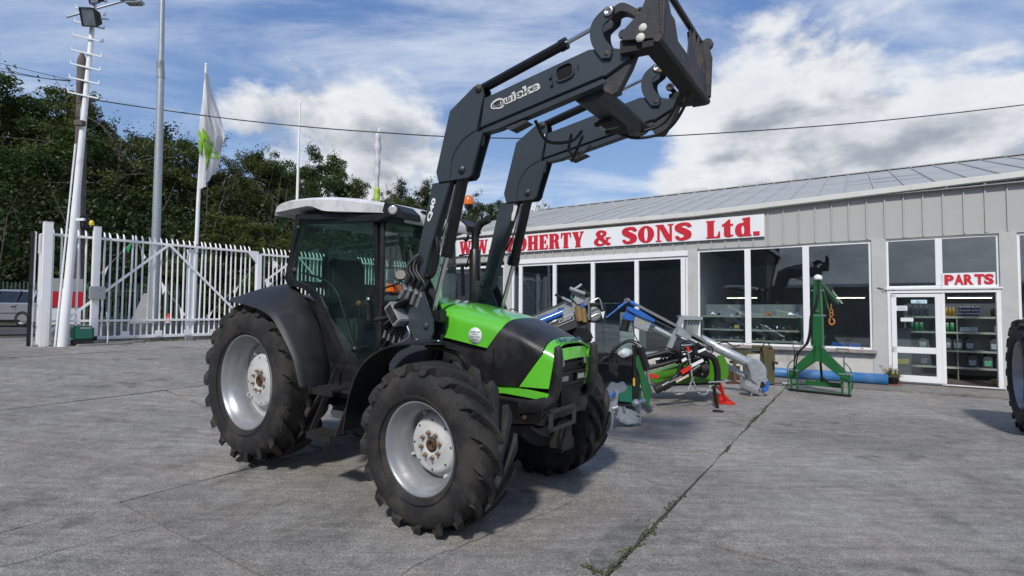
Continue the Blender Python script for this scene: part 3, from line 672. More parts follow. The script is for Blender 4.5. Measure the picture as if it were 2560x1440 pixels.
# ================================================================ gate, masts and what stands by them
GPX, GPY = -9.236, 11.70
GANG = math.atan2(.78870587, .61477073)
def gw(u, v=0.0, z=0.0): return V((GPX+.61477*u-.78871*v, GPY+.78871*u+.61477*v, z))   # u along the gate, v outwards to the road
def picket_mesh(h):
    """pressed steel pale with a rounded, outward bent tip"""
    b = B(); prof = [(-.019, .0), (-.008, .012), (.008, .012), (.019, 0)]
    path = [(0, 0), (0, h-.20), (.012, h-.14), (.045, h-.075), (.095, h-.02)]
    rs = []
    for i, (v, z) in enumerate(path):
        k = .55 if i == len(path)-1 else 1
        rs.append([V((p[0]*k, v-p[1], z)) for p in prof]+[V((p[0]*k, v-p[1]+.006, z)) for p in prof[::-1]])
    b.rings(rs, smooth=False); return b.mesh('picket', M_white)
def build_gate():
    PM = picket_mesh(2.44)
    g = thing('sliding_gate', 'white steel sliding gate of bent tipped pales with diagonal braces', 'gate', (GPX, GPY, .74), GANG)
    us = []
    u = -.80
    while u < -.12: us.append(u); u += .14
    u = .075
    while u < 3.45: us.append(u); u += .1255
    for k, u in enumerate(us):
        o = link('picket', PM, g); o.location = (u, .03, .085); o.rotation_euler = (0, random.gauss(0, .004), random.gauss(0, .05))
        if k in (9, 21, 33): o.rotation_euler = (0, .02, random.gauss(0, .1))
    B().box((1.30, 0, 2.345), (4.5, .05, .055)).obj('top_rail', M_white, g, .004)
    B().box((1.30, 0, .505), (4.5, .04, .05)).obj('middle_rail', M_white, g, .004)
    B().box((1.30, 0, .125), (4.5, .06, .07)).obj('bottom_rail', M_white, g, .004)
    for a, b in (((-.86, -.035, .25), (1.335, -.035, 2.33)), ((1.36, -.035, 2.33), (3.45, -.035, .22))):
        B().bar(a, b, .012, .055, (0, 0, 1)).obj('brace', M_white, g)
    for u in (.52, 1.18, 1.80, 2.42, 3.0):
        B().box((u, -.035, .19), (.15, .012, .13)).obj('bracket', M_white, g, .003)
    B().box((-.93, 0, 1.24), (.06, .06, 2.28)).obj('end_stile', M_white, g, .004)
    # corner gusset at the head of the third post
    B().prism([(3.20, 2.37), (3.50, 2.37), (3.50, 2.02)], -.03, -.022, 'y').obj('gusset', M_white, g)
    # second leaf of fence behind, running on towards the cab
    f = thing('palisade_fence', 'white palisade fence running on behind the tractor cab', 'fence', tuple(gw(3.65, 0, .74)), GANG)
    u = .10
    while u < 7.2:
        o = link('picket', PM, f); o.location = (u, .03, .085); o.rotation_euler = (0, random.gauss(0, .004), random.gauss(0, .05)); u += .1255
    B().box((3.6, 0, 2.30), (7.2, .05, .055)).obj('top_rail', M_white, f, .004)
    B().box((3.6, 0, .125), (7.2, .05, .06)).obj('bottom_rail', M_white, f, .004)
    B().bar((.08, -.035, 1.55), (1.0, -.035, 2.28), .012, .055).obj('brace', M_white, f)
    B().bar((1.1, -.035, 2.28), (3.2, -.035, .25), .012, .055).obj('brace', M_white, f)
    # posts
    def post(u, v, w, h, label, z0=.66):
        t = thing('gate_post', label, 'post', tuple(gw(u, v, z0)), GANG, 'white box section gate posts')
        B().box((0, 0, h/2), (w, w, h)).obj('shaft', M_white, t, .006)
        B().box((0, 0, h+.006), (w+.008, w+.008, .012)).obj('cap', M_white, t, .003)
        B().box((0, 0, .035), (w+.10, w+.10, .012)).obj('base_plate', M_white, t)
        return t
    post(-.10, -.12, .13, 2.66, 'thick white box post carrying the grey control box')
    post(-.93, -.13, .15, 2.65, 'tall white box post at the left end of the gate')
    post(1.90, .12, .15, 2.35, 'white box post in the middle of the gate below the flagpole')
    post(3.57, .02, .13, 2.38, 'white post at the gate joint nearest the rear tyre')
    t = thing('safety_edge', 'black rubber safety edge at the closing end of the gate', 'rubber edge', tuple(gw(-1.16, -.10, .72)), GANG)
    B().box((0, 0, 1.20), (.055, .07, 2.36)).obj('rubber_strip', M_blackp, t, .01)
    B().box((.045, 0, 1.20), (.03, .05, 2.36)).obj('backing_rail', M_white, t, .004)
    for z in (.5, .95, 1.25): B().box((.0, -.045, z), (.05, .03, .05)).obj('clip', M_dark, t)
    t = thing('catch_post', 'slim white catch post beside the black rubber edge', 'post', tuple(gw(-1.03, -.10, .70)), GANG)
    B().box((0, 0, 1.22), (.045, .05, 2.30)).obj('shaft', M_white, t, .004); B().box((.02, -.02, 2.15), (.12, .01, .40)).obj('guide_plate', M_white, t)
    B().box((.0, 0, .02), (.14, .14, .012)).obj('base_plate', M_white, t)
    t = thing('guide_post', 'short white channel post in front of the tall left gate post', 'post', tuple(gw(-.99, -.36, .66)), GANG)
    B().box((0, 0, .52), (.09, .012, 1.0)).box((-.04, .03, .52), (.012, .06, 1.0)).box((.04, .03, .52), (.012, .06, 1.0)).obj('channel', M_white, t)
    # control box and beacon
    t = thing('control_box', 'pale grey control box fixed on the thick white gate post', 'control box', tuple(gw(-.08, -.215, 1.86)), GANG)
    M_boxg = mat('pale_grey_plastic', (.52, .53, .50), .5, var=.05)
    B().box((0, 0, 0), (.28, .09, .29)).obj('case', M_boxg, t, .012); B().box((0, -.048, .0), (.255, .008, .265)).obj('lid', M_boxg, t, .003); B().box((.05, -.054, .05), (.05, .003, .012)).obj('name_strip', M_dark, t)
    t = thing('gate_beacon', 'small yellow warning light on top of the gate', 'warning light', tuple(gw(-.20, -.10, 3.30)), GANG)
    B().lathe([(0, .04), (.05, .04), (.05, .0)], 14, ax='z').obj('base', M_black, t)
    M_yel = mat('yellow_lens', (.80, .60, .02), .3, var=.1, coat=.4); B().lathe([(.05, .045), (.11, .046), (.15, .036), (.165, 0)], 16, ax='z').obj('lens', M_yel, t)
    # operator (motor)
    t = thing('gate_motor', 'dark green gate motor housing at the foot of the gate', 'motor', tuple(gw(-.36, -.42, .70)), GANG)
    B().box((0, 0, .30), (.36, .26, .30)).obj('cover', M_teal, t, .04); B().box((0, 0, .10), (.34, .24, .12)).obj('base', M_dark, t, .01)
    B().box((.02, -.133, .405), (.18, .004, .035)).obj('label_plate', M_silver, t); B().cyl((0.21, 0, .12), (.21, .0, .22), .05, 12).obj('drive_shaft', M_dark, t)
    B().tube(spl([(.1, -.15, .04), (.35, -.18, .03), (.42, -.1, .15), (.44, .0, .35), (.43, .1, .75)]), .014, 8).obj('cable_conduit', M_galv, t)
    t = thing('concrete_block', 'rough concrete plinth lying below the gate motor', 'concrete block', tuple(gw(-.02, -.62, .68)), GANG)
    B().box((0, 0, .03), (.95, .22, .12)).obj('block', M_stone, t, .02); B().box((.25, .27, .06), (1.1, .18, .10)).obj('step', M_stone, t, .02)
    b = B(); r = random.Random(8)
    for k in range(26):
        p = gw(-.70+r.gauss(0, .16), -.62+r.gauss(0, .10), .70); s = r.uniform(.03, .08); b.box((p.x, p.y, p.z), (s, s*.8, s*.6), Euler((r.random(), r.random(), r.random())).to_matrix())
    stuff(tag(b.obj('rubble', M_stone, None, .006), 'small heap of rubble at the foot of the white mast', 'rubble'))
    # low wall and gate track behind the pales
    tag(B().bar(gw(-.7, .55, .93), gw(9.5, .55, .93), .22, .46).obj('low_wall', M_stone, None, .01), 'low dark concrete wall running behind the foot of the gate', 'wall')
    tag(B().bar(gw(-1.1, -.02, .715), gw(9.5, -.02, .715), .16, .05).obj('gate_track', M_rust, None), 'rusty steel track on the ground beneath the gate', 'track')
    b = B()
    for k in range(260):
        u = random.uniform(.1, 3.6); p = gw(u, -.12-abs(random.gauss(0, .12)), .0); p.z = hg(p.x, p.y); a = random.uniform(0, 6.28); h = random.uniform(.03, .11)
        q = p+V((math.cos(a)*.04, math.sin(a)*.04, h)); s = V((-math.sin(a), math.cos(a), 0))*.006
        b.add([p-s, p+s, q], [(0, 1, 2)])
    stuff(tag(b.obj('grass', M_weed), 'weedy grass and moss along the foot of the gate', 'grass'))
build_gate()

def build_masts():
    # white floodlight mast with rungs, leaning slightly to the right
    b0 = gw(-.70, -.50, .70); lean = V((.20, .26, 0))
    t = thing('floodlight_mast', 'white tapering floodlight mast with welded climbing rungs', 'mast', tuple(b0))
    def at(z): return lean*(z/7.8)+V((0, 0, z))
    b = B(); b.tube([at(z) for z in (0, 1.2, 1.25, 3.0, 4.8, 6.4, 8.2)], [.088, .085, .074, .066, .056, .048, .042], 14); b.obj('shaft', M_white, t)
    B().box((0, 0, .01), (.34, .34, .03)).obj('base_plate', M_white, t)
    B().tube([at(.02)+V((-.13, -.03, 0)), at(4.3)+V((-.10, -.03, 0))], .016, 8).obj('cable_duct', M_white, t)
    dr = V((.80, .30, -.10)).normalized()
    rm = B().bar(-dr*.26, dr*.26, .025, .028).bar(-dr*.26, -dr*.26+V((0, 0, .07)), .02).bar(dr*.26, dr*.26+V((0, 0, .07)), .02).mesh('rung', M_white)
    for y in (92, 123, 154, 185, 219, 250, 281, 314):
        o = link('rung', rm, t); z = (865-y)/765*7.42; o.location = at(z)+V((0, -.07, 0))
    B().box(at(4.78)+V((.0, -.09, -.05)), (.18, .10, .10)).obj('junction_box', M_wood, t)
    B().bar(at(2.68), at(2.68)+V((.26, -.05, 0)), .04, .05).obj('bracket', M_white, t)
    # floodlights
    def flood(P, sc, rz, rx, label):
        f = thing('floodlight', label, 'floodlight', tuple(P), rz, 'floodlights on the white mast'); f.rotation_euler = (rx, .22, rz)
        b = B(); b.rings([[V((sx*.15*sc, .10*sc, sz*.10*sc)) for sx, sz in ((-1, -1), (1, -1), (1, 1), (-1, 1))], [V((sx*.225*sc, -.05*sc, sz*.165*sc)) for sx, sz in ((-1, -1), (1, -1), (1, 1), (-1, 1))]], smooth=False, cap=True)
        b.obj('housing', M_dark, f, .006)
        fr = B(); 
        for c, d in (((0, -.06, .165), (.47, .03, .025)), ((0, -.06, -.165), (.47, .03, .025)), ((.225, -.06, 0), (.025, .03, .31)), ((-.225, -.06, 0), (.025, .03, .31))): fr.box(V(c)*sc, V(d)*sc)
        fr.obj('rim', M_black, f)
        B().box((0, -.055*sc, 0), (.43*sc, .006, .31*sc)).obj('lens', mat('dark_flood_glass', (.10, .12, .13), .12, 0, var=.5, vs=4, spec=.8), f)
        B().bar((-.24*sc, .02, 0), (-.24*sc, .16*sc, 0), .03).bar((.24*sc, .02, 0), (.24*sc, .16*sc, 0), .03).bar((-.25*sc, .17*sc, 0), (.25*sc, .17*sc, 0), .03).obj('yoke', M_galv, f)
    flood(V((-8.939, 10.85, 7.675)), 1.05, -.35, .35, 'square floodlight facing the yard on the white mast')
    flood(V((-8.945, 10.95, 8.205)), .9, -.5, .3, 'upper floodlight of the white mast cut by the top of the frame')
    # cobra head lantern on an arm
    t = thing('street_lantern', 'grey street lantern hanging in at the top of the frame', 'street lamp', (-9.729, 12.5, 8.528))
    B().tube([(-.75, -.5, -.2), (-.2, 0, .38), (.30, 0, .52)], .025, 8).obj('arm', M_galv, t)
    b = B(); b.rings([[V((x, y*w, z0+abs(y)*0+hz)) for y, hz in ((-1, 0), (-.7, h), (.7, h), (1, 0), (.6, -h*.5), (-.6, -h*.5))] for x, w, h, z0 in ((.12, .05, .04, .52), (.28, .10, .08, .50), (.50, .13, .09, .47), (.66, .09, .05, .45))]); b.obj('canopy', M_galvd, t)
    B().box((.45, 0, .425), (.34, .18, .02)).obj('lens', M_lamp, t, .005)
    # wooden pole
    bx = (-11.819, 14.2, 1.626)
    t = thing('telegraph_pole', 'weathered brown wooden pole with a pointed top behind the white mast', 'pole', (bx[0], bx[1], .70))
    h = (-12.193, 14.2, 8.621)[2]-.70
    B().tube([(0, 0, 0), (.01, 0, 3), (-.10, .02, h-.55), (-.115, .02, h-.25), (-.12, .02, h)], [.155, .14, .118, .105, .02], 12).obj('pole', M_wood, t)
    B().tube([(.14, -.02, .2), (.12, -.1, 2.4), (.05, -.1, 4.7), (.02, -.1, h-1.6)], .03, 6).obj('cable_duct', M_galvd, t)
    B().box((.03, -.13, h-1.15), (.05, .06, .55)).obj('bracket', M_dark, t); B().box((.17, -.05, 3.15), (.16, .14, .36)).obj('junction_box', M_black, t, .02)
    for z in (1.9, h-1.9, h-2.0): B().lathe([(z-.015, .145), (z+.015, .145)], 12, c=(-.06 if z > 3 else 0, 0, 0), ax='z').obj('band', M_dark, t)
    # galvanised lamp column
    bx = (-9.291, 13.6, 1.221)
    t = thing('lamp_column', 'tall galvanised octagonal lighting column behind the gate', 'lamp post', (bx[0], bx[1], .70))
    B().tube([(0, 0, 0), (-.01, 0, 3.9), (-.02, 0, 7.0)], [.112, .098, .082], 8).obj('lower_tube', M_galv, t)
    B().tube([(-.02, 0, 6.9), (-.05, 0, 7.35)], [.094, .090], 8).obj('collar', M_galvd, t)
    B().tube([(-.03, 0, 7.3), (-.07, 0, 11.0)], [.070, .050], 8).obj('upper_tube', M_galv, t)
    B().box((0, -.10, .8), (.10, .02, .45)).obj('access_door', M_galvd, t)
    # red and white barrier board leaning in behind the gate
    t = thing('barrier_board', 'white board with a red lower band standing behind the gate at the mast', 'sign board', tuple(gw(-.35, 1.3, .73)), GANG-.15)
    B().box((0, 0, 1.33), (.70, .02, .30)).obj('white_panel', mat('grey_white_board', (.36, .37, .36), .6, var=.06), t); B().box((0, 0, 1.0), (.74, .02, .36)).obj('red_panel', M_signred, t)
    B().box((0, .02, .45), (.66, .02, .7)).obj('lower_panel', M_signwhite, t); B().bar((-.3, .03, 0), (-.3, .03, 1.3), .03).bar((.3, .03, 0), (.3, .03, 1.3), .03).obj('legs', M_galv, t)
    # A board
    q = (-10.494, 15.0, 1.047)
    t = thing('a_frame_board', 'grey propped A-board behind the gate beside the lamp column', 'A-board', (q[0], q[1], .75), .35)
    M_brd = mat('greyish_board', (.30, .28, .26), .7, var=.15)
    B().add([(-.42, -.25, 0), (.10, -.25, 0), (.32, 0, 1.2), (-.05, 0, 1.2), (-.42, -.22, 0), (.10, -.22, 0), (.32, .03, 1.2), (-.05, .03, 1.2)], [(0, 1, 2, 3), (7, 6, 5, 4), (0, 4, 5, 1), (1, 5, 6, 2), (2, 6, 7, 3), (3, 7, 4, 0)]).obj('front_panel', M_brd, t)
    B().bar((.0, .0, 1.15), (.0, .45, 0), .04).bar((.28, .0, 1.15), (.28, .45, 0), .04).obj('rear_leg', M_galv, t)
    q = (-10.239, 15.2, 1.008)
    t = thing('marker_post', 'short yellow and black banded marker post behind the gate', 'marker post', (q[0], q[1], .75))
    for k in range(7): B().box((0, 0, .33+k*.09), (.10, .05, .09)).obj('band', mat('marker_yellow', (.70, .48, .03), .5) if k % 2 else M_black, t)
    B().box((0, .02, .15), (.06, .03, .3)).obj('stake', M_dark, t)
    q = (-10.078, 15.4, 0.944)
    t = thing('road_cone', 'small red and white traffic cone behind the gate', 'traffic cone', (q[0], q[1], .75))
    B().box((0, 0, .02), (.34, .34, .04)).obj('base', M_black, t, .01); B().lathe([(.04, .12), (.38, .075)], 14, ax='z').obj('sleeve', M_signwhite, t); B().lathe([(.38, .075), (.62, .03), (.62, 0)], 14, ax='z').obj('tip', M_red, t)
    # dark green palisade far left behind the car
    t = thing('green_palisade', 'dark green palisade fence across the road behind the silver car', 'fence', (-21.824, 23.0, 2.705))
    M_gf = mat('dark_green_fence', (.03, .06, .045), .6, var=.2)
    pm = B().box((0, 0, .95), (.07, .02, 1.9)).mesh('picket', M_gf)
    gx = V((1, .2, 0)).normalized()
    for k in range(-34, 50):
        o = link('picket', pm, t); p = gx*(k*.155); o.location = (p.x, p.y, .72-(-21.824, 23.0, 2.705)[2]); o.rotation_euler = (0, 0, .2)
    for z in (.35, 1.55):
        B().bar(gx*(-5.4)+V((0, 0, .72+z-(-21.824, 23.0, 2.705)[2])), gx*7.7+V((0, 0, .72+z-(-21.824, 23.0, 2.705)[2])), .04, .05).obj('rail', M_gf, t)
build_masts()

def build_flags():
    # flagpole with hanging flag
    Yf = 15.2
    base = V((-9.238, 15.2, 1.651)); base.z = .72; topp = V((-9.086, 15.2, 8.709))
    t = thing('flagpole', 'white flagpole with the long white flag, standing behind the gate', 'flagpole', tuple(base), 0, 'flagpoles behind the gate')
    d = topp-base
    B().tube([V((0, 0, 0)), d*.5+V((-.03, 0, 0)), d], [.062, .050, .028], 12).obj('pole', M_white, t); B().lathe([(0, .035), (.03, .04), (.07, 0)], 10, c=d, ax='z').obj('finial', M_white, t)
    for k in (.30, .33): B().lathe([(0, .062), (.02, .062)], 10, c=d*k, ax='z').obj('band', M_dark, t)
    L_ = [(-9.09, 15.2, 8.444), (-9.133, 15.2, 7.903), (-9.159, 15.2, 7.185), (-9.177, 15.2, 6.589), (-9.179, 15.2, 5.876), (-9.191, 15.2, 5.106)]; R_ = [(-9.03, 15.2, 8.408), (-8.846, 15.2, 7.785), (-8.637, 15.2, 7.069), (-8.469, 15.2, 6.534), (-8.583, 15.2, 5.974), (-8.686, 15.2, 5.464)]
    BL = V((-9.179, 15.2, 5.106)); BR = V((-8.971, 15.2, 4.788))
    def edge(P, v):
        k = v*(len(P)-1); i = min(int(k), len(P)-2); f = k-i; return V(P[i])*(1-f)+V(P[i+1])*f
    def flag(u, v):
        a = edge(L_, v); b = edge(R_, v)
        a = a+V((0, 0, 0)); p = a*(1-u)+b*u
        if v > .9: p.z -= (v-.9)*10*.22*math.sin(PI*min(1, u*1.2))
        fold = .11*math.sin(u*13+v*2.5)*u+.05*math.sin(u*27-v*5)*u+.04*math.sin(v*9+u*3)
        return V((p.x+.02*math.sin(v*14+u*9)*u, p.y+fold-.06, p.z-.03*math.sin(u*12)*v))
    M_flag = mat('flag_cloth', (.60, .60, .62), .85, var=.05, vs=2)
    m = M_flag; nt = m.node_tree; bb = nt.nodes['Principled BSDF']; bb.inputs['Transmission Weight'].default_value = 0.0
    f = tag(B().shell(flag, 36, 60, .004).obj('flag', M_flag), 'long white flag with a green leaf emblem hanging from its pole', 'flag')
    M_lf = mat('flag_green', (.24, .50, .03), .8, var=.1)
    def leaf(cu, cv, l, w, a, k):
        b = B(); pts = []
        for q in range(14):
            th = 2*PI*q/14; x = math.cos(th)*l*(1 if math.cos(th) < 0 else 1.15); y = math.sin(th)*w
            u = cu+(x*math.cos(a)-y*math.sin(a)); v = cv+(x*math.sin(a)+y*math.cos(a))*.5
            p = flag(min(1, max(0, u)), min(1, max(0, v))); pts.append(p+V((.0, -.05, 0)))
        c = sum(pts, V((0, 0, 0)))/len(pts); n = len(pts)
        b.add(pts+[c], [(i, (i+1) % n, n) for i in range(n)], True)
        o = b.obj('leaf', M_lf, f)
        return o
    for a in ((.10, .60, .16, .06, .5, 0), (.28, .59, .14, .07, .9, 0), (.08, .69, .12, .07, 1.5, 0), (.35, .70, .22, .05, .55, 0), (.62, .70, .24, .05, .45, 0), (.38, .77, .20, .06, 1.1, 0), (.75, .78, .20, .06, .3, 0), (.52, .86, .10, .07, 1.5, 0), (.42, .82, .13, .05, 1.5, 0), (.20, .66, .22, .03, .9, 0)): leaf(*a)
    # bare pole
    p1 = V((-7.026, 17.0, 8.312)); p0 = V((p1.x-.02, p1.y, .72))
    t = thing('flagpole', 'bare thin white flagpole rising behind the rear of the cab roof', 'flagpole', tuple(p0), 0, 'flagpoles behind the gate')
    B().tube([(0, 0, 0), (0, 0, 4.5), p1-p0], [.055, .045, .026], 10).obj('pole', M_white, t); B().lathe([(0, .03), (.04, .03), (.06, 0)], 8, c=p1-p0, ax='z').obj('finial', M_white, t)
    # furled flag
    p1 = V((-4.918, 19.0, 8.109)); p0 = V((p1.x-.02, p1.y, .72))
    t = thing('flagpole', 'flagpole with a tightly furled white flag above the cab roof', 'flagpole', tuple(p0), 0, 'flagpoles behind the gate')
    B().tube([(0, 0, 0), p1-p0], [.055, .028], 10).obj('pole', M_white, t); B().lathe([(0, .03), (.04, .03), (.06, 0)], 8, c=p1-p0, ax='z').obj('finial', M_white, t)
    h = (p1-p0).z; r = random.Random(2)
    def furl(z0, z1, n, w):
        rs = []
        for i in range(n):
            z = z0+(z1-z0)*i/(n-1); k = w*(.35+.65*math.sin(PI*(i/(n-1))**.6))*(1+.15*math.sin(i*1.3))
            rs.append([V((math.cos(2*PI*q/12)*k*(1+.25*math.sin(q*2+i*.4))-.02, math.sin(2*PI*q/12)*k-.03, z)) for q in range(12)])
        return B().rings(rs)
    fl = tag(furl(h-.1, h-2.35, 24, .11).obj('flag', M_flag), 'furled white flag with a green foot wrapped round its pole', 'flag'); fl.location = p0
    g = furl(h-2.1, h-2.9, 12, .10).obj('green_tail', mat('pale_flag_green', (.42, .58, .10), .8, var=.25, vs=5), fl)
build_flags()

def build_bunting():
    def pt(p, off): return p
    M_str = mat('bunting_string', (.45, .48, .45), .8)
    M_pg = mat('bunting_green', (.02, .30, .08), .7); M_pw = mat('bunting_white', (.75, .77, .78), .7)
    S = [ ([(-10.63, 14.6, 3.407), (-11.083, 14.6, 2.92), (-11.471, 14.6, 2.526), (-11.924, 14.6, 2.098), (-12.008, 14.6, 1.963)], 'bunting string sloping down left behind the gate near the control box', [(.03, M_pg), (.42, M_pw), (.72, M_pg), (.95, M_pw)]),
          ([(-10.484, 14.6, 3.374), (-10.328, 14.6, 3.071), (-9.892, 14.6, 2.423), (-9.505, 14.6, 1.867), (-9.18, 14.6, 1.467)], 'bunting string sloping down right behind the middle of the gate', [(.2, M_pw), (.58, M_pw), (.97, M_pw)]),
          ([(-7.607, 15.6, 2.919), (-7.885, 15.6, 2.558), (-8.255, 15.6, 2.114), (-8.904, 15.6, 1.466), (-9.219, 15.6, 1.238)], 'bunting string behind the gate just left of the rear tyre', [(.28, M_pg), (.45, M_pw), (.8, M_pw)]),
          ([(-7.18, 15.6, 3.042), (-6.934, 15.6, 2.767), (-6.71, 15.6, 2.362)], 'bunting string beside the cab rear pillar', [(.1, M_pw), (.9, M_pw)]),
          ([(-7.525, 15.6, 2.5), (-7.258, 15.6, 2.335), (-7.159, 15.6, 2.168)], 'short bunting tail with a white and a green pennant beside the rear mudguard', [(.35, M_pw), (.95, M_pg)])]
    for P, lab, fl in S:
        P = spl(P, 4); t = thing('bunting', lab, 'bunting', tuple(P[0]), 0, 'bunting strings behind the gate'); O = P[0]
        B().tube([p-O for p in P], .006, 5).obj('string', M_str, t)
        for k, m in fl:
            i = min(len(P)-2, int(k*(len(P)-1))); a = P[i]-O; d = (P[i+1]-P[i]).normalized(); b_ = a+d*.26; c = (a+b_)*.5+V((-.05, .02, -.26))
            B().add([a, b_, c, a+V((0, .004, 0)), b_+V((0, .004, 0)), c+V((0, .004, 0))], [(0, 1, 2), (5, 4, 3), (0, 3, 4, 1), (1, 4, 5, 2), (2, 5, 3, 0)]).obj('pennant', m, t)
build_bunting()

def build_wires():
    P = [(-11.349, 14.0, 7.164), (-9.717, 14.2, 6.987), (-7.667, 14.5, 6.819), (-5.528, 14.8, 6.709), (-3.858, 15.0, 6.66), (-2.026, 15.2, 6.62), (0.45, 15.4, 6.642), (3.885, 15.8, 6.832), (7.747, 16.2, 7.204), (11.873, 16.7, 7.716), (17.045, 17.2, 8.471), (22.617, 18.0, 9.489)]
    tag(B().tube(spl([V(p) for p in P], 4), .017, 6).obj('overhead_cable', M_black), 'black overhead cable sagging across the sky above the showroom roof', 'cable')
    t = thing('cable_clamp', 'frayed cable clamp hanging at the left end of the black cable', 'clamp', P[0])
    B().tube([(0, 0, 0), (-.10, 0, .03), (-.22, 0, -.03), (-.5, 0, -.10)], .012, 6).box((-.07, 0, -.02), (.10, .04, .06)).tube([(-.1, 0, 0), (-.05, 0, -.15), (-.12, .0, -.3)], .008, 5).obj('clamp', M_dark, t)
    for k, (a, b, c, lab) in enumerate((((-17.51, 17.0, 9.712), (-14.38, 15.5, 8.61), (-12.227, 14.2, 7.8), 'uppermost thin wire running left from the wooden pole'), ((-17.502, 17.0, 9.551), (-14.374, 15.5, 8.463), (-12.215, 14.2, 7.789), 'middle thin wire running left from the wooden pole'), ((-17.496, 17.0, 9.416), (-14.374, 15.5, 8.451), (-12.215, 14.2, 7.767), 'lowest thick wire running left from the wooden pole'))):
        tag(B().tube(spl([a, b, c], 6), .009+.005*(k == 2), 5).obj('telephone_wire', M_black), lab, 'wire', 'wires left of the wooden pole')
    a = [(-13.232, 14.8, 8.201), (-12.943, 14.6, 7.916), (-12.467, 14.3, 7.527), (-12.198, 14.2, 7.352)]
    tag(B().tube(spl([V(p) for p in a], 4), .008, 5).obj('drop_wire', M_black), 'short slack drop wire curving down to the wooden pole', 'wire')
build_wires()

def build_car():
    """silver estate car passing beyond the gate, cut by the left edge"""
    o = V((-18.843, 20.3, 0.791)); o.z = .74
    t = thing('parked_car', 'silver estate car at the left edge behind the gate posts', 'car', (o.x-1.05, o.y+.5, .745), math.radians(-2))
    M_sil = mat('silver_car_paint', (.42, .44, .47), .3, .55, var=.03, coat=.8)
    M_cg = mat('dark_car_glass', (.012, .014, .017), .06, 0, var=.1, spec=.8)
    # x forward is to the left (-x); body 4.5 long centred
    secs = []
    xs = [-2.25, -2.1, -1.6, -1.0, -.9, -.2, .9, 1.5, 1.95, 2.2, 2.25]
    def sec(x, zt, zb, w, wt):
        return [V((x, -w, zb)), V((x, -w*1.0, .55)), V((x, -w*.985, zt*.94)), V((x, -wt, zt)), V((x, wt, zt)), V((x, w*.985, zt*.94)), V((x, w, .55)), V((x, w, zb))]
    for x in xs:
        zt = .95 - (.30 if abs(x) > 2.2 else (.10 if abs(x) > 2.05 else 0)) - (.12 if x < -1.9 else 0)
        zb = .22 + (.12 if abs(x) > 2 else 0); w = .90-(.14 if abs(x) > 2.2 else (.05 if abs(x) > 2 else 0))
        secs.append(sec(x, zt, zb, w, w*.90))
    B().rings(secs, smooth=False).obj('body', M_sil, t, .03)
    gx = [(-1.05, .93, .02), (-.45, 1.38, .0), (.2, 1.455, 0), (1.2, 1.43, 0), (1.85, 1.28, 0), (2.15, .95, 0)]
    rs = []
    for x, z, _ in gx: rs.append([V((x, -.80, .90)), V((x, -.80+.22*(z-.9)/.5, z-.05)), V((x, -.50, z)), V((x, .50, z)), V((x, .80-.22*(z-.9)/.5, z-.05)), V((x, .80, .90))])
    B().rings(rs, smooth=False).obj('greenhouse', M_cg, t, .01)
    rr = [[V((x, -.80+.22*(z-.9)/.5-.012, z-.06)), V((x, -.50, z+.014)), V((x, .50, z+.014)), V((x, .80-.22*(z-.9)/.5+.012, z-.06))] for x, z, _ in gx[1:5]]
    B().rings(rr, closed=False, cap=False, smooth=True).obj('roof', M_sil, t)
    for x in (-.42, .10, .98, 1.62): B().bar((x, -.815, .90), (x+.02, -.60, 1.40), .055, .02, (0, 1, 0)).obj('pillar', M_sil if x in (1.62,) else M_black, t)
    B().bar((-1.0, -.82, .93), (1.95, -.82, .95), .012, .02).obj('window_trim', M_chrome, t)
    B().bar((-1.7, -.905, .52), (1.6, -.905, .56), .012, .025).obj('side_strip', M_chrome, t)
    B().box((0, -.895, .25), (2.6, .03, .10)).obj('sill', M_black, t, .01)
    for x in (.02, 1.02): B().bar((x-.09, -.905, .80), (x+.09, -.905, .80), .02, .028).obj('door_handle', M_chrome, t)
    for x in (.16, -.9, 1.12): B().box((x, -.896, .58), (.008, .006, .62)).obj('door_seam', M_black, t)
    for x in (-1.42, 1.38):
        w = B().lathe([(-.10, .19), (-.11, .30), (-.07, .32), (.07, .32), (.1, .30)], 28, c=(x, -.80, .32)).obj('wheel', M_rubber, t)
        B().lathe([(-.10, .19), (-.09, .17), (-.05, .06), (-.06, 0)], 20, c=(x, -.80, .32)).obj('rim', M_rim, w)
    B().box((2.20, -.62, .80), (.14, .30, .22)).obj('tail_light', mat('tail_red', (.35, .01, .01), .25, coat=.5), t, .02)
    B().box((-2.12, -.60, .66), (.20, .34, .14)).obj('headlight', M_lamp, t, .02)
    # driver
    p = thing('person', 'person in a red top sitting in the silver car', 'person', (o.x-1.05-.0, o.y+.45, 1.30))
    body = bpy.data.meshes.new('body'); bm = bmesh.new()
    sk = [(0, 0, 0, .16, .12), (0, 0, .20, .17, .12), (0, 0, .36, .15, .10), (0, 0, .44, .05, .05), (0, 0, .50, .055, .06), (0, 0, .58, .085, .10), (0, 0, .68, .075, .09), (0, 0, .74, .03, .03)]
    b = B(); b.rings([[V((x+rx*math.cos(2*PI*k/14), y+ry*1.4*math.sin(2*PI*k/14), z)) for k in range(14)] for x, y, z, rx, ry in sk[:4]]); bm.free(); bpy.data.meshes.remove(body)
    M_skin = mat('skin', (.42, .24, .17), .6, var=.06)
    for sg in (-1, 1): b.tube(spl([(0, .17*sg, .33), (-.10, .22*sg, .16), (-.34, .16*sg, .14)], 4), [.055]*9, 8)
    b.obj('jumper', M_red, p)
    h = B(); h.rings([[V((x+rx*math.cos(2*PI*k/14), y+ry*math.sin(2*PI*k/14), z)) for k in range(14)] for x, y, z, rx, ry in sk[3:]]); h.obj('head', M_skin, p)
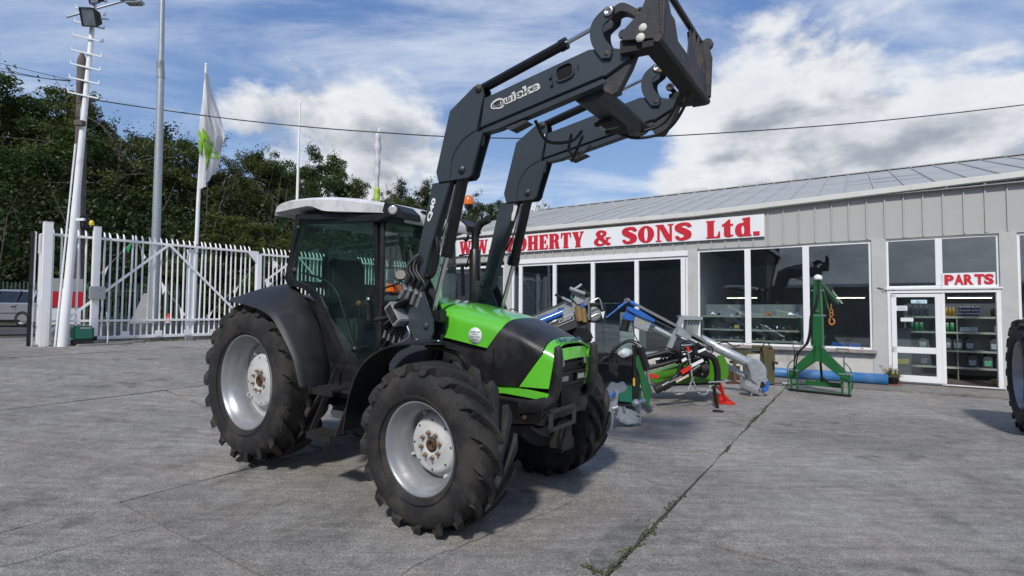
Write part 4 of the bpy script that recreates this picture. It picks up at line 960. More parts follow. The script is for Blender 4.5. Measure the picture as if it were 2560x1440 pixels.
    hr = B(); hr.rings([[V((.02+rx*math.cos(2*PI*k/14), ry*math.sin(2*PI*k/14), z)) for k in range(14)] for z, rx, ry in ((.60, .088, .098), (.68, .09, .095), (.75, .05, .05), (.765, .0, .0))]); hr.obj('hair', mat('dark_hair', (.03, .02, .015), .7), p)
build_car()

# ================================================================ showroom
BANG = math.atan2(BDY, BDX)
def frame_s(s, d, z):      # local frame of the showroom: x = s along the front (to the far left), y = -d (towards the yard)... kept right-handed
    return (s, -d, z)
def build_shop():
    sh = thing('parts_showroom', 'long grey showroom with ribbed cladding, white framed windows and sliding parts door', 'building', (BX, BY, 0), BANG)
    # local x = s ; local y: rotate +90 from BD gives (-BDY, BDX) = (-.551,-.834) = -BN  -> y = -d
    X = lambda s, d, z: V((s, -d, z))
    L0, L1 = -9.5, 13.6
    ZF, ZC = 3.16, 4.02
    eave = lambda s: .031*max(0, 4.0-s)          # the eaves line climbs slightly towards the right
    # ---- walls
    def wall(name, s0, s1, z0, z1, m, d=.0, th=.22): return B().box(X((s0+s1)/2, d+th/2, (z0+z1)/2), (s1-s0, th, z1-z0)).obj(name, m, sh)
    wall('plinth_wall', .02, 3.98, -.1, .60, M_wallst)
    for s0, s1 in ((-.05, .21), (-2.12, -1.90), (3.965, 4.245)): pass
    wall('column', -.055, .215, 0, ZF, M_wall, -.02, .26); wall('column', 3.98, 4.22, 0, ZF, M_wall, -.02, .26); wall('column', -2.16, -1.90, 0, ZF, M_wall, -.02, .26)
    wall('column', 9.83, 10.1, 0, ZF, M_wall, -.02, .26); wall('end_wall', 12.9, 13.6, 0, ZF, M_wall)
    wall('column', -5.9, -5.6, 0, ZF, M_wall, -.02, .26); wall('end_wall', -9.5, -9.2, 0, ZF, M_wall)
    B().box(X(2.10, -.045, .665), (3.90, .17, .075)).obj('stone_sill', M_sill, sh, .008)
    B().box(X(2.10, .05, 2.0), (.001, .001, .001)) if False else None
    # ---- fascia: one cladding sheet per rib bay
    B().box(X((L0+L1)/2, .10, (ZF+ZC)/2), (L1-L0, .06, ZC-ZF)).obj('fascia_backing', M_dark, sh)
    pitch = .3335; k0 = math.floor((L0-2.29)/pitch)
    PM = B().box((0, 0, 0), (pitch-.006, .012, ZC-ZF)).mesh('cladding_panel', M_clad)
    RM = B().prism([(-.020, -.006), (-.013, .026), (.013, .026), (.020, -.006)], -(ZC-ZF)/2+.01, (ZC-ZF)/2, 'z').mesh('cladding_rib', M_clad)
    s = 2.29+k0*pitch+pitch
    while s < L1-.1:
        o = link('cladding_panel', PM, sh); o.location = X(s-pitch/2, .03+random.gauss(0, .0012), (ZF+ZC+eave(s))/2); o.scale = (1, 1, 1+eave(s)/(ZC-ZF))
        o = link('cladding_rib', RM, sh); o.location = X(s, .018, (ZF+ZC+eave(s))/2); o.scale = (1, 1, 1+eave(s)/(ZC-ZF)); s += pitch
    b = B()
    def lip(u, v): s_ = L0+(L1-L0)*u; return X(s_, .0-.012+.02*v, ZF-.012+.008*math.sin(s_*2.1)*math.sin(s_*.7)-.01*v)
    b.shell(lip, 90, 1, .004); b.obj('drip_flashing', M_clad, sh)
    B().box(X((L0+L1)/2, .16, ZF-.02), (L1-L0, .30, .03)).obj('soffit', M_gutter, sh)
    # ---- gutter
    prof = [(.0, 4.005), (-.115, 4.005), (-.135, 4.02), (-.135, 4.125), (-.12, 4.135), (-.105, 4.125), (-.105, 4.035), (.0, 4.035)]
    gs = [-9.5, -5.0, -.5, 4.0, 8.9, 13.7]
    for a, c in zip(gs[:-1], gs[1:]): B().add([X(a+.002, d, z+eave(a)) for d, z in prof]+[X(c-.002, d, z+eave(c)) for d, z in prof], [(i, (i+1) % 8, (i+1) % 8+8, i+8) for i in range(8)]+[tuple(range(8)), tuple(range(15, 7, -1))]).obj('gutter', M_gutter, sh)
    B().box(X(8.85, -.03, 4.06), (9.7, .14, .02)).obj('eaves_trim', M_gutter, sh); B().bar(X(4.0, -.03, 4.06), X(-9.5, -.03, 4.06+eave(-9.5)), .14, .02).obj('eaves_trim', M_gutter, sh); B().prism([(4.0, 4.0), (4.0, 4.03), (-9.5, 4.03+eave(-9.5)), (-9.5, 4.0)], -.13, -.07, 'y').obj('fascia_backing', M_dark, sh)
    # ---- roof: standing sheets rising to the ridge
    RD, RZ0, RZ1 = 8.5, 4.12, 6.50
    sl = (RZ1-RZ0)/RD; rp = .60
    RP = B(); ang = math.atan(sl); ln = RD/math.cos(ang)
    RP.box((0, 0, 0), (rp-.004, ln, .02)); pm = RP.mesh('roof_sheet', M_rooft)
    rm = B().prism([(-.030, 0), (-.015, .035), (.015, .035), (.030, 0)], -ln/2, ln/2, 'y').mesh('roof_rib', M_rooft)
    s = L0
    r = random.Random(6)
    while s < L1+.1:
        for mesh_, ds, dz in ((pm, rp/2, 0), (rm, 0, .01)):
            o = link('roof_sheet' if mesh_ is pm else 'roof_rib', mesh_, sh)
            o.location = X(s+ds, -.10+RD/2, (RZ0+RZ1)/2+dz+(r.gauss(0, .0025))); o.rotation_euler = (-ang, 0, 0)
        s += rp
    B().box(X((L0+L1)/2, RD-.10, RZ1+.02), (L1-L0+.2, .35, .03)).obj('ridge_cap', M_rooft, sh)
    # patched skylight sheets
    for s_ in (-.35, -.95, -1.55): 
        for kk in (.45, .62):
            z = RZ0+(RZ1-RZ0)*kk; B().box((0, 0, 0), (.50, .75, .006)).obj('patched_sheet', mat('lead_patch', (.36, .365, .36), .6, 0, var=.2, vs=5), sh).matrix_local = Matrix.Translation(X(s_+.75, -.10+RD*kk, z+.020)) @ Matrix.Rotation(-ang, 4, 'X')
    B().prism([(0, 3.1), (0, 4.1), (-8.5, 6.42), (-17, 4.1), (-17, 0), (-.3, 0)], L1-.02, L1+.02, 'x').obj('gable_wall', M_clad, sh)
    # ---- windows
    GL = .10
    def win(name, s0, s1, z0, z1, cuts, fw=.05, d=.03, extra=None):
        w = B()
        ft = .06
        w.box(X((s0+s1)/2, d+ft/2, z0+fw/2), (s1-s0, ft, fw)); w.box(X((s0+s1)/2, d+ft/2, z1-fw/2), (s1-s0, ft, fw))
        for s_ in (s0+fw/2, s1-fw/2): w.box(X(s_, d+ft/2, (z0+z1)/2), (fw, ft, z1-z0-2*fw))
        fo = w.obj('window_frame', M_whitepl, sh, .003)
        ed = [s0+fw]+cuts+[s1-fw]
        for c in cuts: B().box(X(c, d-.006+ft/2, (z0+z1)/2), (.135 if name == 'w2' else .115, ft+.01, z1-z0-2*fw)).obj('mullion', M_whitepl, fo, .003)
        for a, c in zip(ed[:-1], ed[1:]):
            B().box(X((a+c)/2, d+ft/2+random.uniform(-.004, .004), (z0+z1)/2), (c-a, .008, z1-z0-2*fw)).obj('pane', M_winglass, fo).rotation_euler = (0, 0, 0)
        return fo
    win('w2', .215, 3.98, .70, ZF-.03, [1.495, 2.77])
    for s_ in (.42, 1.32, 1.66, 2.60): pass
    # tall glazing to the left of the plain column (full height)
    win('w3', 4.22, 9.83, .22, 3.0, [4.36, 5.645, 6.98, 8.26, 9.5], .07)
    B().box(X(7.0, .05, 3.08), (5.6, .12, .15)).obj('head_trim', M_whitepl, sh); wall('plinth_wall', 4.22, 9.83, -.1, .22, M_wallst)
    win('w5', 10.1, 12.9, .22, 3.0, [11.5], .07); wall('plinth_wall', 10.1, 12.9, -.1, .22, M_wallst)
    win('w6', -5.6, -2.16, .70, ZF-.03, [-3.9]); wall('plinth_wall', -5.6, -2.16, -.1, .70, M_wallst)
    win('w7', -9.2, -5.9, .70, ZF-.03, [-7.5]); wall('plinth_wall', -9.2, -5.9, -.1, .70, M_wallst)
    # over-door lights
    fo = win('w1', -1.90, -.055, 2.07, ZF-.03, [-.955], .04)
    # ---- sliding door frame
    d = .02
    db = B(); db.box(X(-.977, d, 2.01), (1.86, .12, .11)); db.box(X(-.085, d, 1.0), (.06, .12, 1.92)); db.box(X(-1.865, d, 1.0), (.07, .12, 1.92)); db.box(X(-.977, d, .03), (1.86, .12, .035))
    db.obj('door_frame', M_whitepl, sh, .004)
    B().box(X(-.977, d-.07, 2.045), (1.90, .04, .03)).obj('frame_drip', M_whitepl, sh)
    for sx in (-.17, -1.78): B().box(X(sx, d-.063, 2.02), (.05, .006, .012)).obj('drain_slot', M_black, sh)
    for sx in (.42, 1.30, 1.62, 2.9): B().box(X(sx, .027, .725), (.05, .006, .013)).obj('drain_slot', M_black, sh)
    dl = B(); d2 = -.045
    s0, s1 = -.96, -.12
    dl.box(X((s0+s1)/2, d2, 1.90), (s1-s0, .045, .07)); dl.box(X((s0+s1)/2, d2, .13), (s1-s0, .045, .14)); dl.box(X((s0+s1)/2, d2, .735), (s1-s0, .045, .13))
    dl.box(X(s0+.045, d2, 1.0), (.10, .05, 1.85)); dl.box(X(s1-.045, d2, 1.0), (.09, .045, 1.85))
    door = dl.obj('sliding_door', M_whitepl, sh, .004)
    B().box(X((s0+s1)/2, d2, 1.33), (.66, .008, 1.07)).obj('pane', M_winglass, door); B().box(X((s0+s1)/2, d2, .43), (.66, .008, .47)).obj('pane', M_winglass, door)
    B().box(X(s0-.04, d2+.03, 1.0), (.06, .06, 1.88)).obj('meeting_stile', M_whitepl, door, .004)
    M_paper = mat('paper_notice', (.72, .74, .74), .7, var=.04)
    for (sa, z, w, h, m) in ((-.60, 1.77, .27, .075, mat('blue_white_sticker', (.45, .62, .70), .5, var=.5, vs=9)), (-.30, 1.63, .20, .105, M_paper), (-.39, 1.385, .22, .08, M_paper)):
        B().box(X(sa, d2-.008, z), (w, .003, h)).obj('notice', m, door)
    tx = B()
    for k in range(3): tx.box(X(-.30, d2-.0105, 1.655-.025*k), (.15-.02*(k % 2), .001, .006))
    for k in range(2): tx.box(X(-.62+.0*k, d2-.0105, 1.785-.025*k), (.14, .001, .007))
    tx.obj('notice_print', mat('print_grey', (.18, .20, .24), .7), door)
    # threshold
    B().box(X(-.977, .10, .02), (1.86, .45, .03)).obj('threshold', mat('door_mat', (.045, .035, .028), .9, var=.3, vs=30), sh)
    # ---- interior shell
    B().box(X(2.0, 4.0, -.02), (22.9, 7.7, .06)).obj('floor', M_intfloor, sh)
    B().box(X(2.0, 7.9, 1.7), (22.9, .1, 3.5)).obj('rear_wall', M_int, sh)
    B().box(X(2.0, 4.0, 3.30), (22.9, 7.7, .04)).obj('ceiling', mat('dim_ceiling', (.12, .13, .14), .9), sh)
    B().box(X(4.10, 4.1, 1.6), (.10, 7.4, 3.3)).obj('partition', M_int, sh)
    # cable stub on the column
    B().tube([X(.12, -.03, 2.08), X(.03, -.05, 2.06), X(-.01, -.08, 2.02)], .008, 6).obj('cable_stub', M_dark, sh)
    return sh
SHOP = build_shop()
def XS(s, d, z): return tuple(bw(s, d, z))
def in_shop(name, label, cat, s, d, z, group=None): return thing(name, label, cat, XS(s, d, z), BANG, group)

# ---- glyphs for the sign (heavy slab lettering), 100 high
def arc(cx, cy, rx, ry, a0, a1, n=14): return [(cx+rx*math.cos(math.radians(a0+(a1-a0)*i/n)), cy+ry*math.sin(math.radians(a0+(a1-a0)*i/n))) for i in range(n+1)]
def stroke(P):
    """outline of a path of (x, y, halfwidth)"""
    pts = [V((p[0], p[1], 0)) for p in P]; sp = spl(pts, 6); ws = []
    for i in range(len(P)-1):
        for k in range(6): ws.append(P[i][2]+(P[i+1][2]-P[i][2])*k/6)
    ws.append(P[-1][2]); Lf = []; Rt = []
    for i, p in enumerate(sp):
        d = (sp[min(i+1, len(sp)-1)]-sp[max(i-1, 0)]).normalized(); n = V((-d.y, d.x, 0))
        Lf.append((p.x+n.x*ws[i], p.y+n.y*ws[i])); Rt.append((p.x-n.x*ws[i], p.y-n.y*ws[i]))
    return Lf+Rt[::-1]
G_ = {
 'O': (62, [arc(31, 50, 31, 51, 0, 360, 28)[:-1], arc(31, 50, 7, 40, 0, 360, 20)[:-1]]),
 'D': (62, [[(0, 0), (34, 0)]+arc(34, 50, 28, 50, -88, 88, 18)+[(34, 100), (0, 100), (0, 92), (5, 92), (5, 8), (0, 8)], [(31, 10)]+arc(31, 50, 8, 40, -85, 85, 12)+[(31, 90)]]),
 'H': (66, [[(0, 0), (32, 0), (32, 7), (28, 7), (28, 44), (40, 44), (40, 7), (35, 7), (35, 0), (66, 0), (66, 7), (63, 7), (63, 93), (66, 93), (66, 100), (35, 100), (35, 93), (40, 93), (40, 56), (28, 56), (28, 93), (32, 93), (32, 100), (0, 100), (0, 93), (4, 93), (4, 7), (0, 7)]]),
 'E': (54, [[(0, 0), (54, 0), (54, 30), (49, 30), (42, 9), (29, 9), (29, 45), (36, 45), (39, 34), (43, 34), (43, 66), (39, 66), (36, 55), (29, 55), (29, 91), (41, 91), (48, 72), (53, 72), (53, 100), (0, 100), (0, 93), (4, 93), (4, 7), (0, 7)]]),
 'R': (64, [[(0, 0), (33, 0), (33, 7), (29, 7), (29, 46), (35, 46), (38, 10), (44, 0), (64, 0), (64, 7), (60, 9), (57, 44), (50, 50)]+arc(40, 74, 20, 26, -50, 90, 10)+[(0, 100), (0, 93), (4, 93), (4, 7), (0, 7)], [(29, 56)]+arc(31, 74, 7, 17, -75, 75, 8)+[(29, 92)]]),
 'T': (60, [[(14, 0), (46, 0), (46, 7), (42, 7), (42, 91), (48, 91), (55, 66), (60, 66), (59, 100), (1, 100), (0, 66), (5, 66), (12, 91), (18, 91), (18, 7), (14, 7)]]),
 'Y': (66, [[(17, 0), (50, 0), (50, 7), (46, 7), (46, 42), (60, 93), (66, 93), (66, 100), (44, 100), (44, 93), (49, 93), (41, 58), (32, 93), (36, 93), (36, 100), (0, 100), (0, 93), (4, 93), (21, 40), (21, 7), (17, 7)]]),
 'N': (66, [[(0, 0), (22, 0), (22, 7), (15, 7), (15, 78), (42, 0), (60, 0), (60, 93), (66, 93), (66, 100), (45, 100), (45, 93), (51, 93), (51, 38), (29, 100), (0, 100), (0, 93), (6, 93), (6, 7), (0, 7)]]),
 'L': (52, [[(0, 0), (52, 0), (52, 36), (47, 36), (40, 9), (29, 9), (29, 93), (33, 93), (33, 100), (0, 100), (0, 93), (4, 93), (4, 7), (0, 7)]]),
 'W': (96, [[(20, 0), (38, 0), (48, 46), (58, 0), (76, 0), (90, 93), (96, 93), (96, 100), (72, 100), (72, 93), (78, 93), (70, 38), (60, 93), (64, 93), (64, 100), (34, 100), (34, 93), (38, 93), (39, 84), (30, 38), (27, 93), (31, 93), (31, 100), (0, 100), (0, 93), (4, 93)]]),
 't': (42, [[(8, 18)]+arc(24, 16, 16, 16, 180, 290, 8)+[(42, 6), (42, 14), (34, 12), (32, 18), (32, 64), (42, 64), (42, 74), (32, 74), (32, 100), (26, 100), (8, 78), (0, 72), (0, 64), (8, 64)]]),
 'd': (56, [[(30, 0)]+arc(20, 36, 20, 38, 270, 90, 14)+[(30, 74), (30, 92), (26, 93), (26, 100), (54, 104), (54, 8), (58, 7), (58, 0)], arc(28, 36, 5, 26, 0, 360, 14)[:-1]]),
 '.': (24, [[(2, 0), (24, 0), (24, 22), (2, 22)]]),
 'S': (56, [stroke([(53, 74, 7), (44, 90, 9), (28, 93, 9), (13, 84, 12), (13, 68, 14), (28, 54, 16), (42, 40, 15), (43, 20, 13), (30, 8, 9), (14, 9, 8), (4, 26, 6)])]),
 '&': (74, [[stroke([(72, 6, 8), (58, 12, 9), (40, 34, 10), (24, 60, 11), (17, 78, 10), (24, 92, 8), (36, 94, 7)])], [stroke([(34, 94, 7), (46, 86, 8), (46, 72, 8), (34, 58, 7), (24, 50, 7), (12, 38, 9), (8, 22, 10), (16, 8, 8), (32, 5, 7), (46, 14, 6), (58, 34, 5), (62, 48, 5)])], [[(50, 44), (74, 44), (74, 52), (50, 52)]]]),
}
def word(t, s_left, s_right, z0, z1, parent, gap=6):
    """letters from s_left (far) to s_right (near), standing on z0..z1 of the fascia sign"""
    tot = sum(G_[c][0] for c in t)+gap*(len(t)-1); x = 0; w = s_left-s_right
    for c in t:
        gw_, loops = G_[c]
        pcs = loops if isinstance(loops[0][0], list) else [loops]
        me = curve_mesh('letter', [[(px/gw_, py/100) for px, py in lp] for lp in pcs[0]], .012, M_signred)
        for q, pc in enumerate(pcs[1:]):
            m2 = curve_mesh('letter', [[(px/gw_, py/100) for px, py in lp] for lp in pc], .0128+.0008*q, M_signred); bm = bmesh.new(); bm.from_mesh(me); bm.from_mesh(m2); bm.to_mesh(me); bm.free(); bpy.data.meshes.remove(m2)
        o = link('letter', me, parent)
        a = s_left-w*x/tot; b_ = s_left-w*(x+gw_)/tot
        # board local: x runs to the near right (-s)
        put(o, (-(a), -.019, z0), (a-b_, 0, 0), (0, 0, z1-z0)); x += gw_+gap
def build_sign():
    S0, S1, Z0, Z1 = 2.36, 12.35, 3.375, 3.93
    t = thing('shop_sign', 'long white fascia sign with red slab lettering naming the firm', 'sign', XS(0, -.045, 0), BANG+PI)   # local x = -s
    for k in range(4):
        a = S0+(S1-S0)*k/4; c = S0+(S1-S0)*(k+1)/4
        B().box((-(a+c)/2, 0, (Z0+Z1)/2), (c-a-.004, .02, Z1-Z0)).obj('board_panel', M_signwhite, t, .002)
    zz = (3.415, 3.878)
    for w, px in (('W.W.', None),): pass
    word('W.W.', 11.95, (10.579, 3.584)[0], zz[0], zz[1], t)
    word('DOHERTY', 9.98, (7.222, 3.623)[0], zz[0]-.0, zz[1], t)
    word('&', (6.887, 3.6)[0], (6.374, 3.565)[0], zz[0]+.0, zz[1]-.02, t)
    word('SONS', (6.023, 3.656)[0], (4.121, 3.625)[0], zz[0], zz[1], t)
    word('Ltd.', (3.734, 3.648)[0], (2.47, 3.598)[0], zz[0], zz[1]-.01, t)
    # PARTS
    t = thing('parts_sign', 'small PARTS sign in red letters above the open doorway', 'sign', XS(0, -.0, 0), BANG+PI)
    B().box((1.415, .0, 2.215), (.83, .014, .295)).obj('board', M_signwhite, t, .002)
    xs = [1.035, 1.19, 1.345, 1.51, 1.655]
    for i, c in enumerate('PARTS'):
        for m, dx, dy, yy in ((mat('letter_shadow', (.45, .45, .45), .6), .008, -.008, -.009), (M_signred, 0, 0, -.012)):
            o = link('letter' if yy < -.01 else 'letter_shadow', text_mesh('letter', c, m, .003, bold=.05), t); put(o, (xs[i]+dx, yy, 2.115+dy), (.15, 0, 0), (0, 0, .215))
build_sign()

def strip_light(s0, s1, d, z, label, ax=0):
    t = in_shop('strip_light', label, 'light', (s0+s1)/2, d, z, 'fluorescent strip lights in the showroom')
    B().box((0, 0, .03), (s1-s0, .07, .03)).obj('batten', M_galvd, t, .003); B().box((0, 0, 0), (s1-s0-.04, .016, .012)).obj('tube', emit('warm_tube', (1, .90, .74), 5.0), t, .004)
strip_light((2.942, 1.93)[0], (3.834, 1.935)[0], 2.8, (3.381, 1.932)[1], 'strip light glowing behind the left display window pane')
strip_light((0.301, 1.908)[0], (1.068, 1.913)[0], 2.6, (0.701, 1.911)[1], 'strip light glowing behind the green crane')
strip_light((-1.998, 1.866)[0], (-1.203, 1.871)[0], 1.3, (-1.577, 1.869)[1], 'strip light glowing at the head of the open doorway')

def fill_lamp(s, label):  # unseen glowing panel added behind the fascia to brighten the shop interior
    t = in_shop('fill_light', label, 'light', s, .95, 3.24, 'added fill lights just inside the shop front')
    B().box((0, 0, .015), (2.3, .16, .04)).obj('housing', M_whitepl, t); B().box((0, 0, -.012), (2.2, .11, .015)).obj('fill_panel', emit('cool_fill', (.9, .96, 1.0), 11.0), t)
for s_, w in ((-1.0, 'over the parts doorway'), (2.0, 'over the window display'), (5.8, 'over the pale drawer cabinet'), (8.4, 'over the green display machine')): fill_lamp(s_, 'added fill light hidden behind the fascia '+w)
def build_display():
    # gondola shelving seen through the open door
    def gondola(name, label, s0, s1, d, zs, dep=.36, back=True):
        t = in_shop(name, label, 'shelving', 0, 0, 0)
        n = max(1, round((s1-s0)/.95)); 
        for z in zs:
            for k in range(n):
                a = s0+(s1-s0)*k/n; c = s0+(s1-s0)*(k+1)/n
                B().box(((a+c)/2, -(d+dep/2), z-.012), (c-a-.006, dep, .022)).box(((a+c)/2, -(d-.004), z-.02), (c-a-.006, .008, .045)).obj('shelf', M_shelf, t)
        B().box(((s0+s1)/2, -(d+dep+.01), max(zs)/2+.2), (s1-s0, .015, max(zs)+.2)).obj('back_panel', M_shelfback, t)
        for k in range(n+1): B().box((s0+(s1-s0)*k/n, -(d+dep/2), max(zs)/2), (.02, dep, max(zs))).obj('upright', M_shelfback, t)
        return t
    Z = [.30, .68, 1.10, 1.45]
    gondola('shelf_unit', 'grey gondola shelving stocked with oil, facing the open doorway', -3.3, -.45, 1.5, Z, .40)
    gondola('shelf_unit', 'window display shelving with pale shelves and small machine parts', 1.65, 4.0, .55, [.80, 1.07, 1.42], .45)
    B().box((0, 0, 0), (.01, .01, .01))
    # ---- goods
    M_jug = mat('grey_oil_jug', (.10, .11, .12), .4, var=.1); M_lab = mat('pale_jug_label', (.45, .55, .60), .5, var=.4, vs=14); M_labg = mat('green_jug_label', (.15, .50, .28), .5, var=.4, vs=14)
    def jug_proto(lm, label, group):
        t = thing('oil_jug', label, 'oil jug', (0, 0, 0), BANG, group)
        B().prism([(-.085, 0), (.085, 0), (.085, .19), (.05, .255), (-.02, .27), (-.06, .24), (-.085, .2)], -.05, .05, 'y').obj('body', M_jug, t, .012)
        B().box((0, .0515, .10), (.12, .003, .11)).obj('label', lm, t); B().cyl((.04, 0, .25), (.04, 0, .295), .022, 10).obj('cap', M_black, t)
        B().bar((-.055, 0, .235), (.01, 0, .275), .02).obj('handle', M_jug, t)
        return t
    j0 = jug_proto(M_lab, 'dark oil jug with pale blue label on the third shelf inside the doorway', 'oil jugs on the doorway shelves')
    first = [True]
    ORD = ['leftmost', 'second from left', 'third from left', 'fourth from left', 'fifth from left', 'sixth from left']
    def place(proto, s, d, z, label=None, sc=1.0, flag=None):
        o = proto if not flag[0] is False else copy_tree(proto)
        if flag[0]: flag[0] = False
        o.location = XS(s, d, z); o.rotation_euler = (0, 0, BANG+random.gauss(0, .06)); o.scale = (sc,)*3
        if label: o['label'] = label
        return o
    for k, s_ in enumerate((-.78, -1.22, -1.42, -1.62, -2.05, -2.25)): place(j0, s_, 1.62, .69, ORD[k]+' pale labelled oil jug on the second lowest shelf', 1.0, first)
    for s_, w in ((-1.66, 'blue labelled oil jug left of the green labelled ones on the lowest shelf'), (-.80, 'blue labelled oil jug on the lowest shelf behind the door glass')): place(j0, s_, 1.62, .31, w, 1.0, first)
    fg = [True]; jg = jug_proto(M_labg, 'oil jug with green label on the lowest shelf inside the doorway', 'oil jugs on the doorway shelves')
    for s_, w in ((-1.92, 'left one of the two green labelled oil jugs on the lowest shelf'), (-2.14, 'right one of the two green labelled oil jugs on the lowest shelf')): place(jg, s_, 1.62, .31, w, 1.0, fg)
    # tins, cans and bottles
    def can(name, label, cat, group, r, h, m, m2, spots, taper=False):
        t = thing(name, label, cat, (0, 0, 0), BANG, group)
        B().lathe([(0, 0), (0, r), (h, r), (h, 0)] if not taper else [(0, 0), (0, r), (h*.72, r), (h*.86, r*.4), (h, r*.35), (h, 0)], 14, ax='z').obj('body', m, t); B().lathe([(h, r*.75), (h+.02, r*.75), (h+.02, 0)] if not taper else [(h, r*.45), (h+.03, r*.45), (h+.03, 0)], 12, ax='z').obj('cap', m2, t)
        f = [True]
        cols = sorted(set(round(q[0], 3) for q in spots), reverse=True); zs = sorted(set(q[2] for q in spots))
        for s_, d_, z_ in spots:
            w = ORD[cols.index(round(s_, 3)) % 6]+' '+label
            if len(cols) > 6: w = ORD[cols.index(round(s_, 3))-(3 if s_ < -.9 else 0) if False else [c for c in cols if (c < -.9) == (s_ < -.9)].index(round(s_, 3))]+' '+label+(' right of the door edge' if s_ < -.9 else ' behind the door glass')
            if len(zs) > 1: w = ('bottom', 'middle', 'top')[zs.index(z_)]+' tin of the '+ORD[cols.index(round(s_, 3))]+' stack of navy tins'
            place(t, s_, d_, z_, w, 1.0, f)
    M_gold = mat('gold_can', (.50, .33, .05), .35, .3, var=.1); M_navy = mat('navy_tin', (.03, .05, .16), .4, var=.5, vs=25); M_rc = mat('red_cap', (.50, .02, .04), .4); M_gc = mat('green_can', (.03, .22, .08), .4, var=.2); M_wc = mat('white_cap', (.65, .67, .68), .5)
    can('spray_can', 'gold aerosol can on the top shelf inside the doorway', 'spray can', 'gold aerosol cans on the top shelf', .028, .19, M_gold, M_wc, [(-1.10-.063*k, 1.56+.07*j, 1.46) for k in range(5) for j in range(1)])
    can('tin', 'small navy tin stacked on the top shelf inside the doorway', 'tin', 'stacked navy tins on the top shelf', .034, .052, M_navy, M_wc, [(-1.47-.075*k, 1.56, 1.46+.074*j) for k in range(5) for j in range(3)])
    can('spray_can', 'red capped can at the right end of the top shelf', 'spray can', 'red capped cans on the top shelf', .030, .16, M_dark, M_rc, [(-2.02-.07*k, 1.56, 1.46) for k in range(6)])
    can('bottle', 'green bottle on the second shelf', 'bottle', 'green bottles inside the doorway', .040, .17, M_gc, M_wc, [(-1.05-.09*k, 1.57, 1.11) for k in range(4)]+[(-.58-.09*k, 1.57, 1.11) for k in range(3)])
    can('bottle', 'white capped grey bottle on the top shelf', 'bottle', 'white capped bottles behind the door glass', .042, .20, M_jug, M_wc, [(-.56-.10*k, 1.57, 1.46) for k in range(4)], True)
    def boxg(name, label, cat, s, d, z, dim, m, rz=0.0):
        t = in_shop(name, label, cat, s, d, z); t.rotation_euler = (0, 0, BANG+rz)
        B().box((0, 0, dim[2]/2), dim).obj('carton', m, t, .004); B().box((0, 0, dim[2]+.001), (dim[0]*.96, .03, .002)).obj('tape', mat('tape', (.45, .38, .25), .4), t)
    M_card = mat('cardboard', (.33, .23, .14), .8, var=.12); M_bw = mat('blue_white_box', (.40, .48, .56), .6, var=.35, vs=12)
    boxg('carton', 'blue and white carton on the second shelf inside the doorway', 'box', -1.60, 1.60, 1.11, (.30, .16, .10), M_bw)
    boxg('carton', 'small cream carton at the right of the second shelf', 'box', -2.12, 1.60, 1.11, (.13, .14, .14), mat('cream_box', (.50, .45, .25), .7, var=.2, vs=20))
    boxg('carton', 'brown cardboard box on the floor inside the doorway', 'box', -2.0, .95, .03, (.22, .20, .09), M_card, .4)
    boxg('carton', 'long pale carton standing on the upper shelf behind the first display pane', 'box', 2.98, .75, 1.43, (.26, .14, .10), mat('pale_box', (.50, .50, .47), .7, var=.15))
    boxg('carton', 'small white carton at the right end of the upper display shelf', 'box', 1.72, .72, 1.43, (.06, .06, .09), M_wc)
    boxg('carton', 'yellow and white carton on the lower display shelf', 'box', 3.15, .72, 1.08, (.12, .12, .10), mat('yellowish_box', (.55, .45, .16), .7, var=.4, vs=10))
    boxg('crate', 'blue plastic box on the window ledge nearest the crane', 'box', .88, .45, .72, (.27, .25, .10), M_blue)
    boxg('crate', 'blue plastic box on the window ledge nearest the column', 'box', .58, .45, .72, (.27, .25, .095), M_blue)
    # small machine parts on display shelves
    r = random.Random(12)
    ms = [M_silver, M_dark, M_galv, M_silver, mat('brass_part', (.50, .30, .07), .35, .7)]
    names = ['pulley', 'coupling', 'bearing', 'fitting']
    spots = [(1.75+.155*k, .70+.1*r.random(), z) for z in (1.43, 1.08, .81) for k in range(14)]
    for i, (s_, d_, z_) in enumerate(spots):
        if r.random() < .18: continue
        k = i % 4; m = ms[r.randrange(5)]; R = r.uniform(.03, .05)
        shelf = {1.43: 'upper', 1.08: 'middle', .81: 'lowest'}[z_]
        t = in_shop(names[k], '%s metal %s, %s of the parts on the %s display shelf' % (('small', 'tiny')[i % 2], names[k], ('first', 'second', 'third', 'fourth', 'fifth', 'sixth', 'seventh', 'eighth', 'ninth', 'tenth', 'eleventh', 'twelfth', 'thirteenth', 'last')[13-i % 14]+' from left', shelf), 'machine part', s_, d_, z_, 'machine parts on the display shelves'); t.rotation_euler = (0, 0, r.uniform(0, 6))
        if k == 0: B().lathe([(-.02, R*.3), (-.02, R), (0, R*.8), (.02, R), (.02, R*.3)], 16, c=(0, 0, R), ax='y').obj('disc', m, t); B().cyl((0, -.03, R), (0, .03, R), R*.25, 8).obj('hub', M_dark, t)
        elif k == 1: B().cyl((-.05, 0, .03), (.05, 0, .03), .028, 10).obj('sleeve', m, t); B().lathe([(-.015, .03), (-.015, .045), (.015, .045), (.015, .03)], 6, c=(0, 0, .045), ax='x', smooth=False).obj('nut', M_silver, t)
        elif k == 2: B().lathe([(0, R*.5), (0, R), (.03, R), (.03, R*.5)], 16, ax='z').obj('ring', m, t); B().lathe([(.005, 0), (.005, R*.45), (.035, R*.4), (.035, 0)], 10, ax='z').obj('core', M_dark, t)
